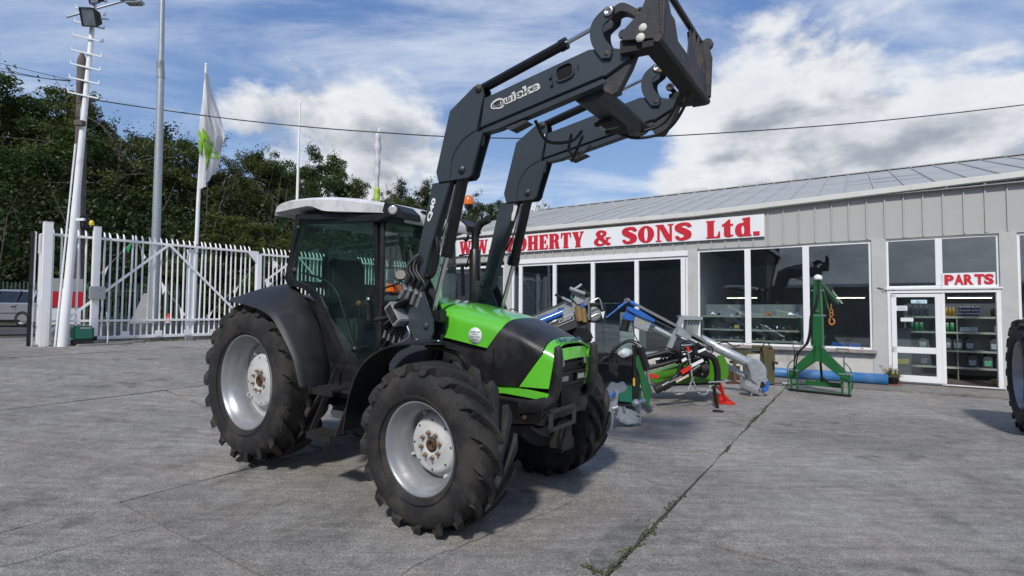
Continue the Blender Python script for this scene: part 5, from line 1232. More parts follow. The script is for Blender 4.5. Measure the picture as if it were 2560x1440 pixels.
        else: B().tube(spl([(-.05, 0, .02), (0, 0, .03), (.04, .02, .07)]), .018, 8).obj('elbow', m, t); B().lathe([(-.01, .03), (.02, .03)], 6, c=(.04, .02, .07), ax='z', smooth=False).obj('collar', M_silver, t)
    o = in_shop('amber_lamp', 'amber lamp cluster glowing in daylight on the upper display shelf', 'lamp', 2.34, .72, 1.43)
    for k in range(3): B().lathe([(0, .03), (.05, .03), (.07, 0)], 10, c=(k*.07, 0, 0), ax='z').obj('lens', M_amber, o)
    # filing cabinet and stand visible through the left glazing
    t = in_shop('drawer_cabinet', 'pale green metal drawer cabinet behind the tall glazing', 'cabinet', 6.02, .75, .24)
    M_cab = mat('pale_green_metal', (.36, .42, .38), .5, var=.05)
    B().box((0, 0, .62), (.62, .50, 1.24)).obj('carcass', M_cab, t, .005)
    for k in range(5): 
        q = B().box((0, .258, .16+k*.24), (.56, .018, .21)).obj('drawer', M_cab, t, .004); B().box((0, .275, .16+k*.24+.07), (.16, .015, .02)).obj('handle', M_silver, q)
    t = in_shop('glass_partition', 'sheet of glass leaning inside the tall glazing', 'glass sheet', 6.75, .45, .24); B().box((0, 0, .75), (.9, .01, 1.5)).obj('sheet', M_winglass, t); B().box((0, 0, 1.51), (.9, .02, .02)).obj('edge_trim', M_silver, t)
    t = in_shop('workbench', 'dim workbench with boxes deep behind the tall glazing', 'bench', 6.6, 3.4, 0)
    B().box((0, 0, .85), (3.2, .7, .06)).obj('top', mat('bench_top', (.35, .33, .28), .7, var=.15), t)
    for sx in (-1.5, 1.5): B().box((sx, 0, .41), (.08, .6, .82)).obj('leg', M_dark, t)
    boxg('monitor', 'dark monitor on the dim workbench', 'monitor', 6.2, 3.4, .885, (.5, .2, .36), M_black); boxg('carton', 'pale carton on the dim workbench', 'box', 7.0, 3.4, .885, (.5, .3, .30), M_bw)
    boxg('carton', 'second pale carton stacked above the dim workbench', 'box', 7.0, 3.4, 1.20, (.42, .3, .22), M_wc)
    t = in_shop('mower_display', 'green machine standing on display behind the left glazing', 'machine', 8.9, 1.6, .0)
    B().box((0, 0, .55), (.9, .5, .35)).obj('hood', M_green, t, .06); B().cyl((-.4, .3, .2), (-.4, .42, .2), .2, 18).cyl((.4, .3, .2), (.4, .42, .2), .2, 18).obj('wheel', M_rubber, t); B().tube([(.4, 0, .7), (.8, 0, 1.05)], .02, 8).obj('handle', M_dark, t)
    t = in_shop('door_display_rack', 'grey display stand with a yellow label behind the door glass', 'display stand', -.33, .85, 0); B().box((0, 0, .60), (.34, .30, 1.15)).obj('stand', mat('mid_grey_stand', (.13, .14, .15), .5, var=.1), t, .01); B().box((0, .155, .43), (.26, .01, .12)).obj('yellow_label', mat('yellow_label', (.55, .48, .12), .5), t, .01)
build_display()

def build_outside():
    # blue pipes along the wall
    for a, b, r, z, lab, m in (((2.513, -0.09)[0], .05, .10, .10, 'darker blue plastic pipe lying against the showroom wall', mat('deep_blue_pipe', (.020, .16, .42), .3, var=.08, coat=.3)), (2.6, -.02, .118, .118, 'thicker paler blue plastic pipe in front of the other one', M_pipe)):
        d = -.24 if r < .11 else -.47
        t = thing('water_pipe', lab, 'pipe', XS(a, d, z), BANG, 'blue pipes along the wall'); ln = a-b
        B().lathe([(0, r), (-ln, r), (-ln, r-.012), (0, r-.012), (0, r)], 30, ax='x').obj('pipe', m, t)
    # potted plant
    c = bw(-.10, -.33)
    t = thing('potted_plant', 'small straggly plant in a dark pot on a red saucer by the door', 'plant', (c.x, c.y, .0))
    B().lathe([(.03, 0), (.03, .10), (.17, .125), (.175, .135), (.19, .135), (.19, .115), (.16, .11), (.16, 0)], 20, ax='z').obj('pot', mat('dark_pot', (.06, .05, .05), .7, var=.15), t)
    B().lathe([(0, 0), (0, .16), (.03, .175), (.035, .165), (.012, .15), (.012, 0)], 24, ax='z').obj('saucer', mat('red_saucer', (.22, .04, .035), .6), t)
    b = B(); bs = B(); r = random.Random(9)
    for k in range(190):
        a = r.uniform(0, 2*PI); R = r.uniform(.05, .26); p = V((math.cos(a)*R*.5, math.sin(a)*R*.5, .16)); e = V((math.cos(a)*R, math.sin(a)*R*.8, .17+r.uniform(-.03, .10)+(.12 if r.random() < .15 else 0)))
        s = V((-math.sin(a), math.cos(a), 0))*.012; mid = (p+e)*.5+V((0, 0, .03)); (b if r.random() < .72 else bs).add([p, mid+s, e, mid-s], [(0, 1, 2, 3)])
    for k in range(10):
        e = V((r.uniform(-.22, .22), r.uniform(-.1, .1), r.uniform(.25, .42))); bs.tube([(0, 0, .15), e*.6, e], [.004, .004, .002], 4)
        for q in range(5): bs.add([e, e+V((r.gauss(0, .02), r.gauss(0, .02), .02)), e+V((r.gauss(0, .02), r.gauss(0, .02), -.02))], [(0, 1, 2)])
    b.obj('foliage', M_weed, t); bs.obj('dry_stems', mat('dry_leaf', (.22, .11, .08), .8, var=.3, vs=20), t)
    # hose reel end on the ground
    q = (5.761, 11.101, 0.0)
    t = thing('cable_coil', 'loose black cable with a grey plug on the ground left of the crane', 'cable', (q[0], q[1], 0))
    B().tube(spl([(.28, -.1, .012), (.05, .12, .012), (-.28, .1, .012), (-.30, -.1, .012), (0, -.14, .012), (.3, -.05, .012), (.42, .1, .012)], 8), .009, 6).obj('cable', M_hose, t); B().cyl((-.05, 0, .03), (.10, -.05, .03), .03, 10).obj('plug', M_galvd, t)
    # buildings across the yard, seen only as reflections in the shop glass
    def across(name, label, s0, s1, d, depth, ze, zr, wall_m, roof_m, gable=False):
        c = bw((s0+s1)/2, d-depth/2); t = thing(name, label, 'building', (c.x, c.y, 0), BANG); w = s1-s0
        B().box((0, 0, ze/2), (w, depth, ze)).obj('walls', wall_m, t)
        if gable: B().prism([(-w/2-.3, ze-.1), (0, zr), (w/2+.3, ze-.1), (w/2+.3, ze+.15), (0, zr+.3), (-w/2-.3, ze+.15)], -depth/2-.4, depth/2+.4, 'y').obj('roof', roof_m, t); B().prism([(-w/2, ze-.01), (0, zr-.02), (w/2, ze-.01)], -depth/2+.02, depth/2-.02, 'y').obj('gable', wall_m, t)
        else: B().prism([(-depth/2-.4, ze-.1), (0, zr), (depth/2+.4, ze-.1), (depth/2+.4, ze+.1), (0, zr+.2), (-depth/2-.4, ze+.1)], -w/2-.4, w/2+.4, 'x').obj('roof', roof_m, t)
        n = int(w/4.5)
        for k in range(n): B().box((-w/2+w*(k+.5)/n, -depth/2-.03 if False else depth/2*-1+depth+.03, 1.7), (2.6, .05, 2.8)).obj('door', M_int, t)
        return t
    MD = mat('dark_blue_wall', (.13, .14, .135), .7, var=.3, vs=.6); M_pr = mat('pale_sheet_roof', (.62, .61, .57), .6, 0, var=.3, vs=.5, detail=3)
    across('opposite_shed', 'low workshop with a pale ribbed roof, mirrored in the showroom glass', -30, 5, -26, 10, 3.2, 6.4, mat('shed_wall', (.14, .13, .12), .8, var=.3, vs=.5), M_pr)
    across('opposite_barn', 'dark gabled barn across the yard, mirrored in the showroom glass', 5.5, 21, -24, 16, 5.6, 9.5, MD, M_pr, True)
    across('opposite_store', 'long dark store across the yard, mirrored in the showroom glass', 21.5, 60, -27, 12, 8.5, 10, MD, M_int)
    across('opposite_house', 'tall dark hall behind the low workshop, mirrored in the showroom glass', -40, 10, -44, 10, 13, 15, MD, M_int)
build_outside()

# ================================================================ tractor (local frame: x forward, y to its left, z up)
TH = 0.5971
TX0, TY0 = -2.09073, 5.89684
def wheel(root, name, x, z, yo, R, rr, Wd, nl, disc_r, disc_in, side, lug=.05, hub=.046, lab=None):
    """side=-1: outer face towards -y.  yo is the outer rim flange plane"""
    w = bpy.data.objects.new('wheel', None); COL.objects.link(w); w.parent = root; w.location = (x, yo, z)
    if lab: w['label'] = lab
    if side > 0: w.scale = (1, -1, 1)
    me = WHEELS.get(name)
    if me is None:
        Rb = R-lug; parts = {}
        # carcass: outer flange at y=0, tyre bulges to -.035, inner side at y=Wi
        Wi = Wd*.86; yc = Wi/2
        prof = [(.012, rr-.012), (-.006, rr+.012), (-.022, rr+.05), (-.040, (rr+Rb)/2-.02), (-.040, (rr+Rb)/2+.03), (-.028, Rb-.055), (-.006, Rb-.022), (.04, Rb-.006), (yc, Rb+.004), (Wi-.04, Rb-.006), (Wi+.006, Rb-.022), (Wi+.028, Rb-.055), (Wi+.04, (rr+Rb)/2), (Wi+.02, rr+.05), (Wi, rr-.01)]
        b = B(); b.lathe(prof, 96)
        for q, a in ((-.0415, rr+.045), (-.0425, (rr+Rb)/2+.012)): b.lathe([(q+.004, a-.005), (q-.001, a), (q+.004, a+.005)], 96)
        # lugs
        for sd in (-1, 1):
            for k in range(nl):
                ph0 = 2*PI*(k+(.5 if sd > 0 else 0))/nl
                rings = []
                n = 9
                for i in range(n):
                    t = i/(n-1)                       # 0 at the centre line, 1 over the shoulder
                    lat_ = (.03*Wd if i == 0 else 0)
                    yy = yc+sd*(-.02*Wd+(Wd*.515)*min(t, .86)/.86)
                    adv = (.62-.62*min(t, 1)**.72)*(Wd/(R*1.02))*1.28        # centre end leads in the direction of travel
                    hw = (.037+.016*t)*(R/.6)**.5
                    rt = R-(.014*(t**3)); rb_ = Rb-.012
                    if t > .86:                       # down over the shoulder
                        q = (t-.86)/.14
                        yy = yc+sd*(Wd*.495+.014*q); rt = R-.012-.070*q*(R/.6)**.5; rb_ = Rb-.09*(R/.6)**.5
                        yy_in = yy-sd*.03
                    ph = ph0+adv
                    def pt(da, r_, y_): a = ph+da/R; return V((math.sin(a)*r_, y_, math.cos(a)*r_))
                    tilt = .018
                    if t > .86:
                        rings.append([pt(-hw*(1.05-.30*q), rb_+.02, yy-sd*.05), pt(-hw*.74*(1-.28*q), rt, yy), pt(hw*.74*(1-.28*q), rt, yy), pt(hw*(1.05-.30*q), rb_+.02, yy-sd*.05)])
                    else:
                        rings.append([pt(-hw-tilt*.5, rb_, yy), pt(-hw*.76, rt, yy), pt(hw*.76, rt, yy), pt(hw+tilt*.5, rb_, yy)])
                # closing ring on the side wall
                rs = [[p.copy() for p in r_] for r_ in rings]
                b.rings(rs, closed=True, cap=True, smooth=False)
        parts['tyre'] = b.mesh('tyre', M_rubber, 0)
        # rim: rolled flange, stepped barrel, deep dish
        f = rr
        rim = [(.030, f+.006), (.004, f+.010), (-.004, f+.002), (.000, f-.008), (.016, f-.014), (.03, f-.028), (.055, f-.034), (.062, f-.050), (.10, f-.056), (.118, f-.072), (disc_in+.10, f-.078), (Wi-.06, f-.06), (Wi, f+.006)]
        b = B(); b.lathe(rim, 80); parts['rim'] = b.mesh('rim', M_rim)
        di = disc_in; dr = disc_r
        b = B(); b.lathe([(di+.075, f-.078), (di+.070, dr+.035), (di+.035, dr+.008), (di+.006, dr-.006), (di, dr-.03), (di-.002, dr*.62), (di-.014, dr*.55), (di-.014, hub+.012), (di+.01, hub)], 64)
        parts['disc'] = b.mesh('disc', M_hub)
        b = B(); b.lathe([(di+.012, hub), (di-.020, hub-.002), (di-.024, hub-.014), (di+.02, hub-.020), (di+.02, .012), (di-.006, .010), (di-.006, 0)], 24); parts['hub_cap'] = b.mesh('hub_cap', M_rust)
        b = B(); b.lathe([(-.030, 0), (-.030, .011), (0, .011)], 6, smooth=False); b.lathe([(0, .018), (-.008, .017), (-.008, .0)], 10); parts['nut'] = b.mesh('wheel_nut', M_bolt)
        b = B(); b.box((0, .02, 0), (.022, .04, .03)).box((0, .0, .02), (.022, .012, .04)).cyl((0, -.015, 0), (0, .03, 0), .009, 8); parts['lug'] = b.mesh('rim_bracket', M_hub)
        b = B(); b.lathe([(-.001, .0), (-.001, .012)], 10); parts['hole'] = b.mesh('disc_hole', M_black)
        me = WHEELS[name] = (parts, disc_in, disc_r, Wi)
    parts, di, dr, Wi = me
    link('tyre', parts['tyre'], w); rm = link('rim', parts['rim'], w); d = link('disc', parts['disc'], w); link('hub_cap', parts['hub_cap'], w)
    nr = .088*(dr/.2)**.5
    for k in range(8):
        o = link('wheel_nut', parts['nut'], w); a = 2*PI*(k+.4)/8; o.location = (math.cos(a)*nr, di-.014, math.sin(a)*nr)
        o = link('disc_hole', parts['hole'], w); a = 2*PI*(k+.15)/8; o.location = (math.cos(a)*dr*.86, di-.0015, math.sin(a)*dr*.86); o.scale = (.7, 1, .7)
    for k in range(4):
        o = link('rim_bracket', parts['lug'], w); a = 2*PI*(k+.35)/4; o.location = (math.cos(a)*(dr+.035), di+.03, math.sin(a)*(dr+.035)); o.rotation_euler = (0, -a+PI/2, 0)
    if name == 'front' : w.rotation_euler = (0, .10, 0)
    return w
WHEELS = {}
def pt_tractor():
    T = thing('tractor', 'green and black tractor with white cab roof and raised front loader arms', 'tractor', (TX0, TY0, 0), -TH)
    wheel(T, 'front', 2.412, .575, -.99, .605, .327, .42, 17, .205, .145, -1, .046)
    wheel(T, 'front', 2.412, .575, .99, .605, .327, .42, 17, .205, .145, 1, .046)
    wheel(T, 'rear', 0.0, .832, -.905, .775, .457, .46, 19, .262, .155, -1, .052, .055)
    wheel(T, 'rear', 0.0, .800, .905, .775, .457, .46, 19, .262, .155, 1, .055, .055)
    # ---- chassis
    b = B(); b.box((1.6, 0, .82), (2.0, .42, .42)).box((.15, 0, .85), (1.0, .60, .55)).cyl((0, -.75, .83), (0, .75, .83), .13, 14).box((2.6, 0, .90), (1.0, .36, .22))
    b.obj('chassis', M_dark, T, .02)
    b = B(); b.cyl((2.412, -.74, .575), (2.412, .74, .575), .075, 12).lathe([(-.75, .05), (-.72, .14), (-.60, .15), (-.55, .09)], 16, c=(2.412, 0, .575)).lathe([(.55, .09), (.60, .15), (.72, .14), (.75, .05)], 16, c=(2.412, 0, .575)).lathe([(-.2, .09), (-.1, .16), (.12, .16), (.2, .09)], 16, c=(2.412, .05, .575))
    b.obj('front_axle', M_dark, T)
    b = B(); b.box((2.0, 0, .60), (.7, .34, .30)).box((1.45, -.42, .62), (.55, .30, .40)); b.obj('sump', M_dark, T, .03)
    # loader sub-frame under the belly
    for s in (-1, 1):
        b = B(); b.prism([(1.62, .55), (2.05, .60), (2.75, .72), (3.05, .70), (3.05, .88), (2.6, .88), (2.15, .92), (1.62, .92)], .30*s, .36*s, 'y'); b.obj('side_rail', M_dark, T, .006)
    B().box((1.75, -.44, .78), (.30, .22, .18)).box((1.75, .44, .78), (.30, .22, .18)).obj('loader_bracket', M_dark, T, .01)
    # ---- bonnet
    def zt(x): return float(np.interp(x, [1.5, 1.7, 2.1, 2.6, 2.85, 3.0, 3.08, 3.13, 3.2], [1.665, 1.655, 1.605, 1.50, 1.415, 1.345, 1.31, 1.285, 1.25]))
    def wd(x): return float(np.interp(x, [1.5, 2.1, 2.6, 2.9, 3.03, 3.13, 3.2], [.395, .385, .368, .352, .338, .315, .28]))
    def zb(x): return float(np.interp(x, [1.5, 1.92, 2.55, 2.75, 3.2], [1.42, 1.355, 1.252, 1.22, 1.2]))
    def surf(x, v, zbot=None):
        """v 0 at the near lower edge, .5 crown, 1 far lower edge"""
        z0 = zb(x) if zbot is None else zbot; z1 = zt(x); w = wd(x)
        a = abs(v-.5)*2; s = -1 if v < .5 else 1
        n = .36
        ang = (1-a)*PI/2
        cy = math.cos(ang)**n if a > 0 else 0.0; sz = math.sin(ang)**n if a < 1 else 0.0
        hs = z1-z0; hh = min(hs, .30)
        # flat side then rounded shoulder
        if a > .55:
            q = (a-.55)/.45; return V((x, s*(w-.010*(1-q)), z1-.125-(hs-.125)*q))
        q = a/.55; al = q*PI/2
        return V((x, s*(w-.010)*(math.sin(al)**.72), z1-.125*(1-math.cos(al)**.9 if q < 1 else 1)))
    def solve(Bf_, v, zbot=None):
        x = 2.6
        for _ in range(14):
            p = surf(x, v, zbot); x = Bf_(p.z, abs(v-.5)*2)
        return x
    B1 = lambda z, a: min(2.55+(z-1.25)*.78, 2.67)
    B2 = lambda z, a: min(2.85+(z-.98)*.74, 3.035)
    def patch(name, xa, xb, m, zb_a=None, nu=16):
        def fn(u, v):
            zbot = zb_a
            a_ = solve(xa, v, zbot); c_ = solve(xb, v, zbot)
            x = a_+(c_-a_)*u
            return surf(x, v, zbot if zbot is not None else None)
        return B().shell(fn, nu, 36, -.012).obj(name, m, T)
    hood = patch('bonnet', lambda z, a: 1.52, B1, M_green)
    # rear green shell keeps its own sloping lower edge, black side panel beneath it
    mid = patch('bonnet_centre', lambda z, a: B1(z, a)+.006, lambda z, a: B2(z, a)-.004, M_blackp, .975)
    F = lambda z, a: float(np.interp(z, [.94, 1.0, 1.1, 1.2, 1.25, 1.32], [3.085, 3.09, 3.105, 3.12, 3.125, 3.10]))
    # nose: green cheeks and top lip, open in the middle for the grille
    def nosefn(v0, v1, zbot=.975):
        def fn(u, v):
            vv = v0+(v1-v0)*v; a_ = solve(lambda z, q: B2(z, q)+.004, vv, zbot); c_ = solve(F, vv, zbot); p = surf(a_+(c_-a_)*u, vv, zbot); return p
        return fn
    B().shell(nosefn(0, 1), 8, 40, -.014).obj('nose_panel', M_green, T)
    # front lip and cheeks turning across the front
    b = B()
    def lip(u, v):
        y = -.275+.55*u; z = 1.185+.085*v+.0; x = 3.145-.025*(abs(y)/.27)**2-.025*v+.01; return V((x, y, z+ -.015*(abs(y)/.27)**2))
    b.shell(lip, 20, 4, .012); b.obj('nose_lip', M_green, T)
    for s in (-1, 1):
        def ck(u, v, s=s): z = .95+.29*v; return V((float(np.interp(z, [.94, 1.1, 1.24], [3.088, 3.11, 3.128]))-.02*u+.012, s*(.235+.075*u), z))
        B().shell(ck, 3, 8, .012*s).obj('nose_cheek', M_green, T)
        # black bumper guards
        path = spl([(3.135, s*.300, 1.285), (3.150, s*.300, 1.25), (3.145, s*.302, 1.10), (3.13, s*.310, .98), (3.085, s*.325, .89), (2.98, s*.342, .84), (2.85, s*.350, .82)], 5)
        b = B(); rs = []
        for i, p in enumerate(path):
            d = (path[min(i+1, len(path)-1)]-path[max(i-1, 0)]).normalized(); sd = V((0, 1, 0)); n = d.cross(sd).normalized(); t = i/(len(path)-1)
            w1 = .026+.004*t if t > .06 else .016; h1 = .020+.035*t
            rs.append([p+sd*w1*cx+n*h1*cz for cx, cz in ((-1, -.7), (-.7, -1), (.7, -1), (1, -.7), (1, .7), (.7, 1), (-.7, 1), (-1, .7))])
        b.rings(rs, smooth=True); b.obj('bumper_guard', M_blackp, T)
    # grille and lamps
    B().box((3.045, 0, 1.07), (.10, .46, .30)).obj('grille', M_black, T, .01)
    for z in (.99, 1.075, 1.145): B().box((3.105, 0, z), (.03, .45, .018)).obj('grille_bar', M_blackp, T, .004)
    for s in (-1, 1):
        q = B().box((3.112, s*.185, 1.155), (.035, .062, .075)).obj('headlight', M_lamp, T, .012); B().box((3.108, s*.185, 1.155), (.02, .076, .090)).obj('lamp_rim', M_black, q)
        q = B().box((3.105, s*.135, 1.03), (.03, .12, .062)).obj('work_lamp', M_lamp, T, .012); B().box((3.098, s*.135, 1.03), (.03, .135, .076)).obj('lamp_rim', M_black, q)
    # lower green strips below the black panel
    for s in (-1, 1):
        b = B(); b.prism([(2.50, 1.01), (2.86, .962), (3.10, .94), (3.08, .885), (2.70, .905), (2.62, .90)], s*.352, s*.335, 'y'); o = b.obj('lower_strip', M_green, T, .004)
        B().prism([(1.72, 1.385), (2.10, 1.322), (2.545, 1.247), (2.60, 1.22), (2.62, 1.02), (2.45, .98), (2.2, .95), (1.72, 1.0)], s*.350, s*.300, 'y').obj('side_panel', M_blackp, T, .008)
        B().prism([(2.60, .97), (2.86, .955), (3.115, .938), (3.05, .93), (2.7, .93)], s*.346, s*.30, 'y').obj('panel_gap', M_black, T)
    B().box((2.70, -.3535, .985), (.10, .003, .018)).obj('caution_sticker', mat('gold_sticker', (.55, .40, .12), .5), T)
    tx = link('nose_badge', text_mesh('nose_badge', 'DEUTZ-FAHR', mat('badge_blue', (.02, .03, .16), .4), .003, bold=.004), T)
    put(tx, (3.119, -.22, 1.312), (.0, .40, .0), (-.045, 0, .0235))
    for s in (-1, 1): B().box((2.612, s*.3745, 1.115), (.008, .004, .27)).obj('panel_seam', M_black, T)
    B().box((2.45, -.3525, 1.12), (.022, .004, .045)).obj('catch', M_black, T)
    # round dealer sticker
    st = B().lathe([(0, .068), (.002, .068), (.002, 0)], 36, ax='z').obj('dealer_sticker', mat('sticker_white', (.72, .77, .74), .5), T)
    st.matrix_local = Matrix.Translation((2.435, -.384, 1.345)) @ Matrix.Rotation(PI/2, 4, 'X')
    for k, (s_, w_, z_) in enumerate((('W.W.DOHERTY & SONS', .098, .030), ('Letterkenny', .06, .012), ('SALES  PARTS', .09, -.010), ('SERVICE', .05, -.032))):
        o = link('sticker_text', text_mesh('sticker_text', s_, mat('print_dark', (.05, .07, .10), .6), .001, bold=.01), st); put(o, (-w_/2, z_-.004, .0028), (w_, 0, 0), (0, .011, 0))
    # bumper casting / weight frame
    b = B(); b.prism([(2.60, .89), (3.06, .865), (3.09, .80), (3.04, .70), (2.75, .66), (2.62, .72)], -.36, -.30, 'y').prism([(2.60, .89), (3.06, .865), (3.09, .80), (3.04, .70), (2.75, .66), (2.62, .72)], .30, .36, 'y').box((3.03, 0, .80), (.10, .66, .15)); b.obj('front_frame', M_blackp, T, .02)
    for z in (.82, .75): B().lathe([(-.012, 0), (-.012, .018), (0, .018)], 6, c=(2.90, -.362, z), smooth=False).obj('bolt', M_rust, T)
    b = B()
    for c, d in (((3.14, -.39, .755), (.012, .05, .155)), ((3.14, -.03, .755), (.012, .05, .155)), ((3.14, -.21, .820), (.012, .41, .028)), ((3.14, -.21, .690), (.012, .41, .028))): b.box(c, d)
    b.obj('plate_frame', mat('grey_black_metal', (.05, .052, .055), .5, .2, var=.15), T, .003)
    B().box((3.06, -.1, .60), (.14, .12, .22)).box((3.02, 0, .50), (.10, .22, .10)).obj('tow_block', M_dark, T, .01)
    # ---- rear mudguards
    OUT = [(-0.181, 1.626), (-0.054, 1.626), (0.091, 1.606), (0.369, 1.557), (0.568, 1.485), (0.698, 1.38), (0.888, 1.176), (0.963, 1.043), (1.026, 0.884)]
    def rfen(s, T=T):
        o_ = [V((x, s*.99, z)) for x, z in OUT]; o_ = spl(o_, 4)
        inn = spl([V((-.34, s*.56, 1.655)), V((-.12, s*.56, 1.755)), V((.10, s*.56, 1.79)), V((.275, s*.58, 1.775)), V((.50, s*.60, 1.62)), V((.70, s*.61, 1.41)), V((.83, s*.61, 1.15)), V((.88, s*.61, .98)), V((.895, s*.61, .845))], 4)
        n = len(o_)-1; m = len(inn)-1
        def ed(P, u): k = u*(len(P)-1); i = min(int(k), len(P)-2); return P[i]*(1-(k-i))+P[i+1]*(k-i)
        def fn(u, v):
            a = ed(o_, u); c = ed(inn, u); p = a*(1-v)+c*v
            cen = V((0, 0, .83)); d = (p-cen); d.y = 0; d.normalize()
            p = p+d*(.035*math.sin(PI*min(1, v*1.0))**.7)*(1-.3*u)
            if v < .06: p = p-d*.02
            return p
        f = B().shell(fn, 40, 16, .012*s).obj('rear_mudguard', M_fender, T)
        # inner side skirt closing the guard to the cab
        b = B()
        sk = [inn[int(k*m/14)] for k in range(15)]
        low = [V((p.x*.93, s*.585, max(.75, p.z-.10))) for p in sk]
        b.add(sk+low, [(i, i+1, i+16, i+15) for i in range(14)]+[(i+15, i+16, i+1, i) for i in range(0)]); b.obj('inner_skirt', M_blackp, T)
        def bead(u): return fn(u, .80)+V((0, s*.004, .006))
        B().tube([bead(k/30) for k in range(31)], .006, 6).obj('guard_seam', M_black, T)
    rfen(-1); rfen(1)
    # body behind and below the cab
    B().prism([(-.45, 1.05), (.30, 1.70), (.62, 1.60), (.86, 1.15), (.92, .78), (.4, .62), (-.45, .70)], -.56, .56, 'y').obj('rear_housing', M_black, T, .02)
    # ---- front mudguards
    def ffen(s):
        o_ = spl([V((x, s*.965, z)) for x, z in [(1.564, 0.573), (1.589, 0.719), (1.625, 0.849), (1.706, 1.028), (1.82, 1.151), (1.977, 1.239), (2.127, 1.279), (2.272, 1.297), (2.392, 1.303)]]+[], 4)
        inn = spl([V((1.56, s*.62, .60)), V((1.575, s*.62, .76)), V((1.61, s*.62, .92)), V((1.70, s*.62, 1.09)), V((1.83, s*.62, 1.21)), V((2.0, s*.62, 1.275)), V((2.16, s*.62, 1.30)), V((2.30, s*.62, 1.30)), V((2.44, s*.62, 1.28))], 4)
        def ed(P, u): k = u*(len(P)-1); i = min(int(k), len(P)-2); return P[i]*(1-(k-i))+P[i+1]*(k-i)
        def fn(u, v): a = ed(o_, u); c = ed(inn, u); p = a*(1-v)+c*v; p.z += .02*math.sin(PI*v)*min(1, u*3); return p
        B().shell(fn, 34, 8, .010*s).obj('front_mudguard', M_fender, T)
        # flat front extension and its stay
        a = fn(1, 0); c = fn(1, 1)
        B().add([a+V((-.08, 0, .004)), c+V((-.06, 0, .004)), c+V((.12, 0, -.01)), a+V((.13, s*-.08, .012)), a+V((-.08, 0, -.004)), c+V((-.06, 0, -.004)), c+V((.12, 0, -.018)), a+V((.13, s*-.08, .004))], [(0, 1, 2, 3), (7, 6, 5, 4), (0, 4, 5, 1), (1, 5, 6, 2), (2, 6, 7, 3), (3, 7, 4, 0)]).obj('mudguard_flap', M_fender, T)
        B().tube(spl([(2.20, s*.70, 1.27), (2.42, s*.70, 1.25), (2.52, s*.66, 1.20), (2.55, s*.60, 1.06), (2.54, s*.55, .80)], 6), .016, 8).obj('mudguard_stay', M_blackp, T)
        for x in (2.18, 2.40): B().lathe([(0, .012), (.010, .010), (.012, 0)], 8, c=(x, s*.78, 1.318), ax='z').obj('bolt', M_silver, T)
    ffen(-1); ffen(1)
    # ---- steps
    for x0, z0, w in ((1.22, .50, .34), (1.26, .88, .28)):
        o = B().box((x0, -.86, z0), (w, .16, .012)).obj('step', M_dark, T)
        B().box((x0, -.945, z0-.02), (w, .012, .06)).obj('step_lip', M_black, o, .003)
        for k in range(4): B().box((x0, -.80-.035*k, z0+.012), (w-.03, .010, .012)).obj('tread_bar', M_dark, o)
    for x0 in (1.06, 1.40): B().bar((x0, -.90, .49), (x0+.02, -.66, 1.02), .012, .05).obj('step_hanger', M_dark, T)
    B().box((1.22, -.70, .62), (.30, .012, .07)).obj('step_tray', mat('bare_aluminium', (.42, .43, .42), .45, .6, var=.15), T)
    B().box((1.15, -.50, .92), (.60, .22, .36)).obj('fuel_tank', M_blackp, T, .05)
    B().box((1.15, .50, .92), (.60, .22, .36)).obj('fuel_tank', M_blackp, T, .05)
    # ---- cab
    def cy(x, z, s): return s*(.70-.147*(x-.3)-.04*(z-1.1))
    def C(x, z, s=-1, off=0): return V((x, cy(x, z, s)+s*off, z))
    DG = [(0.429, 2.435), (1.343, 2.371), (1.456, 1.088), (1.111, 1.107), (0.961, 1.339), (0.822, 1.561), (0.738, 1.675), (0.575, 1.784), (0.385, 1.834), (0.338, 1.874), (0.366, 2.072)]
    DF = [(0.37, 2.488), (1.391, 2.404), (1.497, 1.055), (1.067, 1.065), (0.905, 1.301), (0.765, 1.523), (0.679, 1.644), (0.536, 1.745), (0.318, 1.784), (0.269, 1.852), (0.316, 2.082)]
    for s in (-1, 1):
        # door frame: ring between the two outlines
        b = B(); n = len(DG)
        for off in (0.012, -.028):
            b.v += [tuple(C(x, z, s, off)) for x, z in DF]+[tuple(C(x, z, s, off)) for x, z in DG]
        for i in range(n):
            j = (i+1) % n
            b.f += [(i, j, n+j, n+i), (2*n+i, 3*n+i, 3*n+j, 2*n+j), (i, 2*n+i, 2*n+j, j), (n+i, n+j, 3*n+j, 3*n+i)]; b.sm += [False]*4
        dr = b.obj('door', M_black, T)
        if s < 0: dr['label'] = 'right hand cab door with green tinted glass'
        b = B(); b.add([C(x, z, s, 0) for x, z in DG]+[C(x, z, s, -.006) for x, z in DG], [tuple(range(n)), tuple(range(2*n-1, n-1, -1))]+[(i, i+n, (i+1) % n+n, (i+1) % n) for i in range(n)]); b.obj('door_glass', M_cabglass, dr)
        B().tube(spl([C(.43, 1.91, s, -.05), C(.727, 1.83, s, -.05), C(.88, 1.72, s, -.05), C(.96, 1.58, s, -.05), C(1.112, 1.25, s, -.05), C(1.15, 1.20, s, -.05), C(1.30, 1.22, s, -.05)], 5), .012, 8).obj('door_bar', M_blackp, dr)
        for x, z in ((.40, 2.35), (.385, 1.93)): B().lathe([(-.012*s, .028), (.014*s, .026), (.02*s, 0)], 14, c=C(x, z, s, .0)).obj('hinge', M_blackp, dr)
        B().lathe([(-.02*s, .03), (.014*s, .028), (.02*s, 0)], 14, c=C(1.19, 1.19, s, .0)).obj('glass_knob', M_blackp, dr)
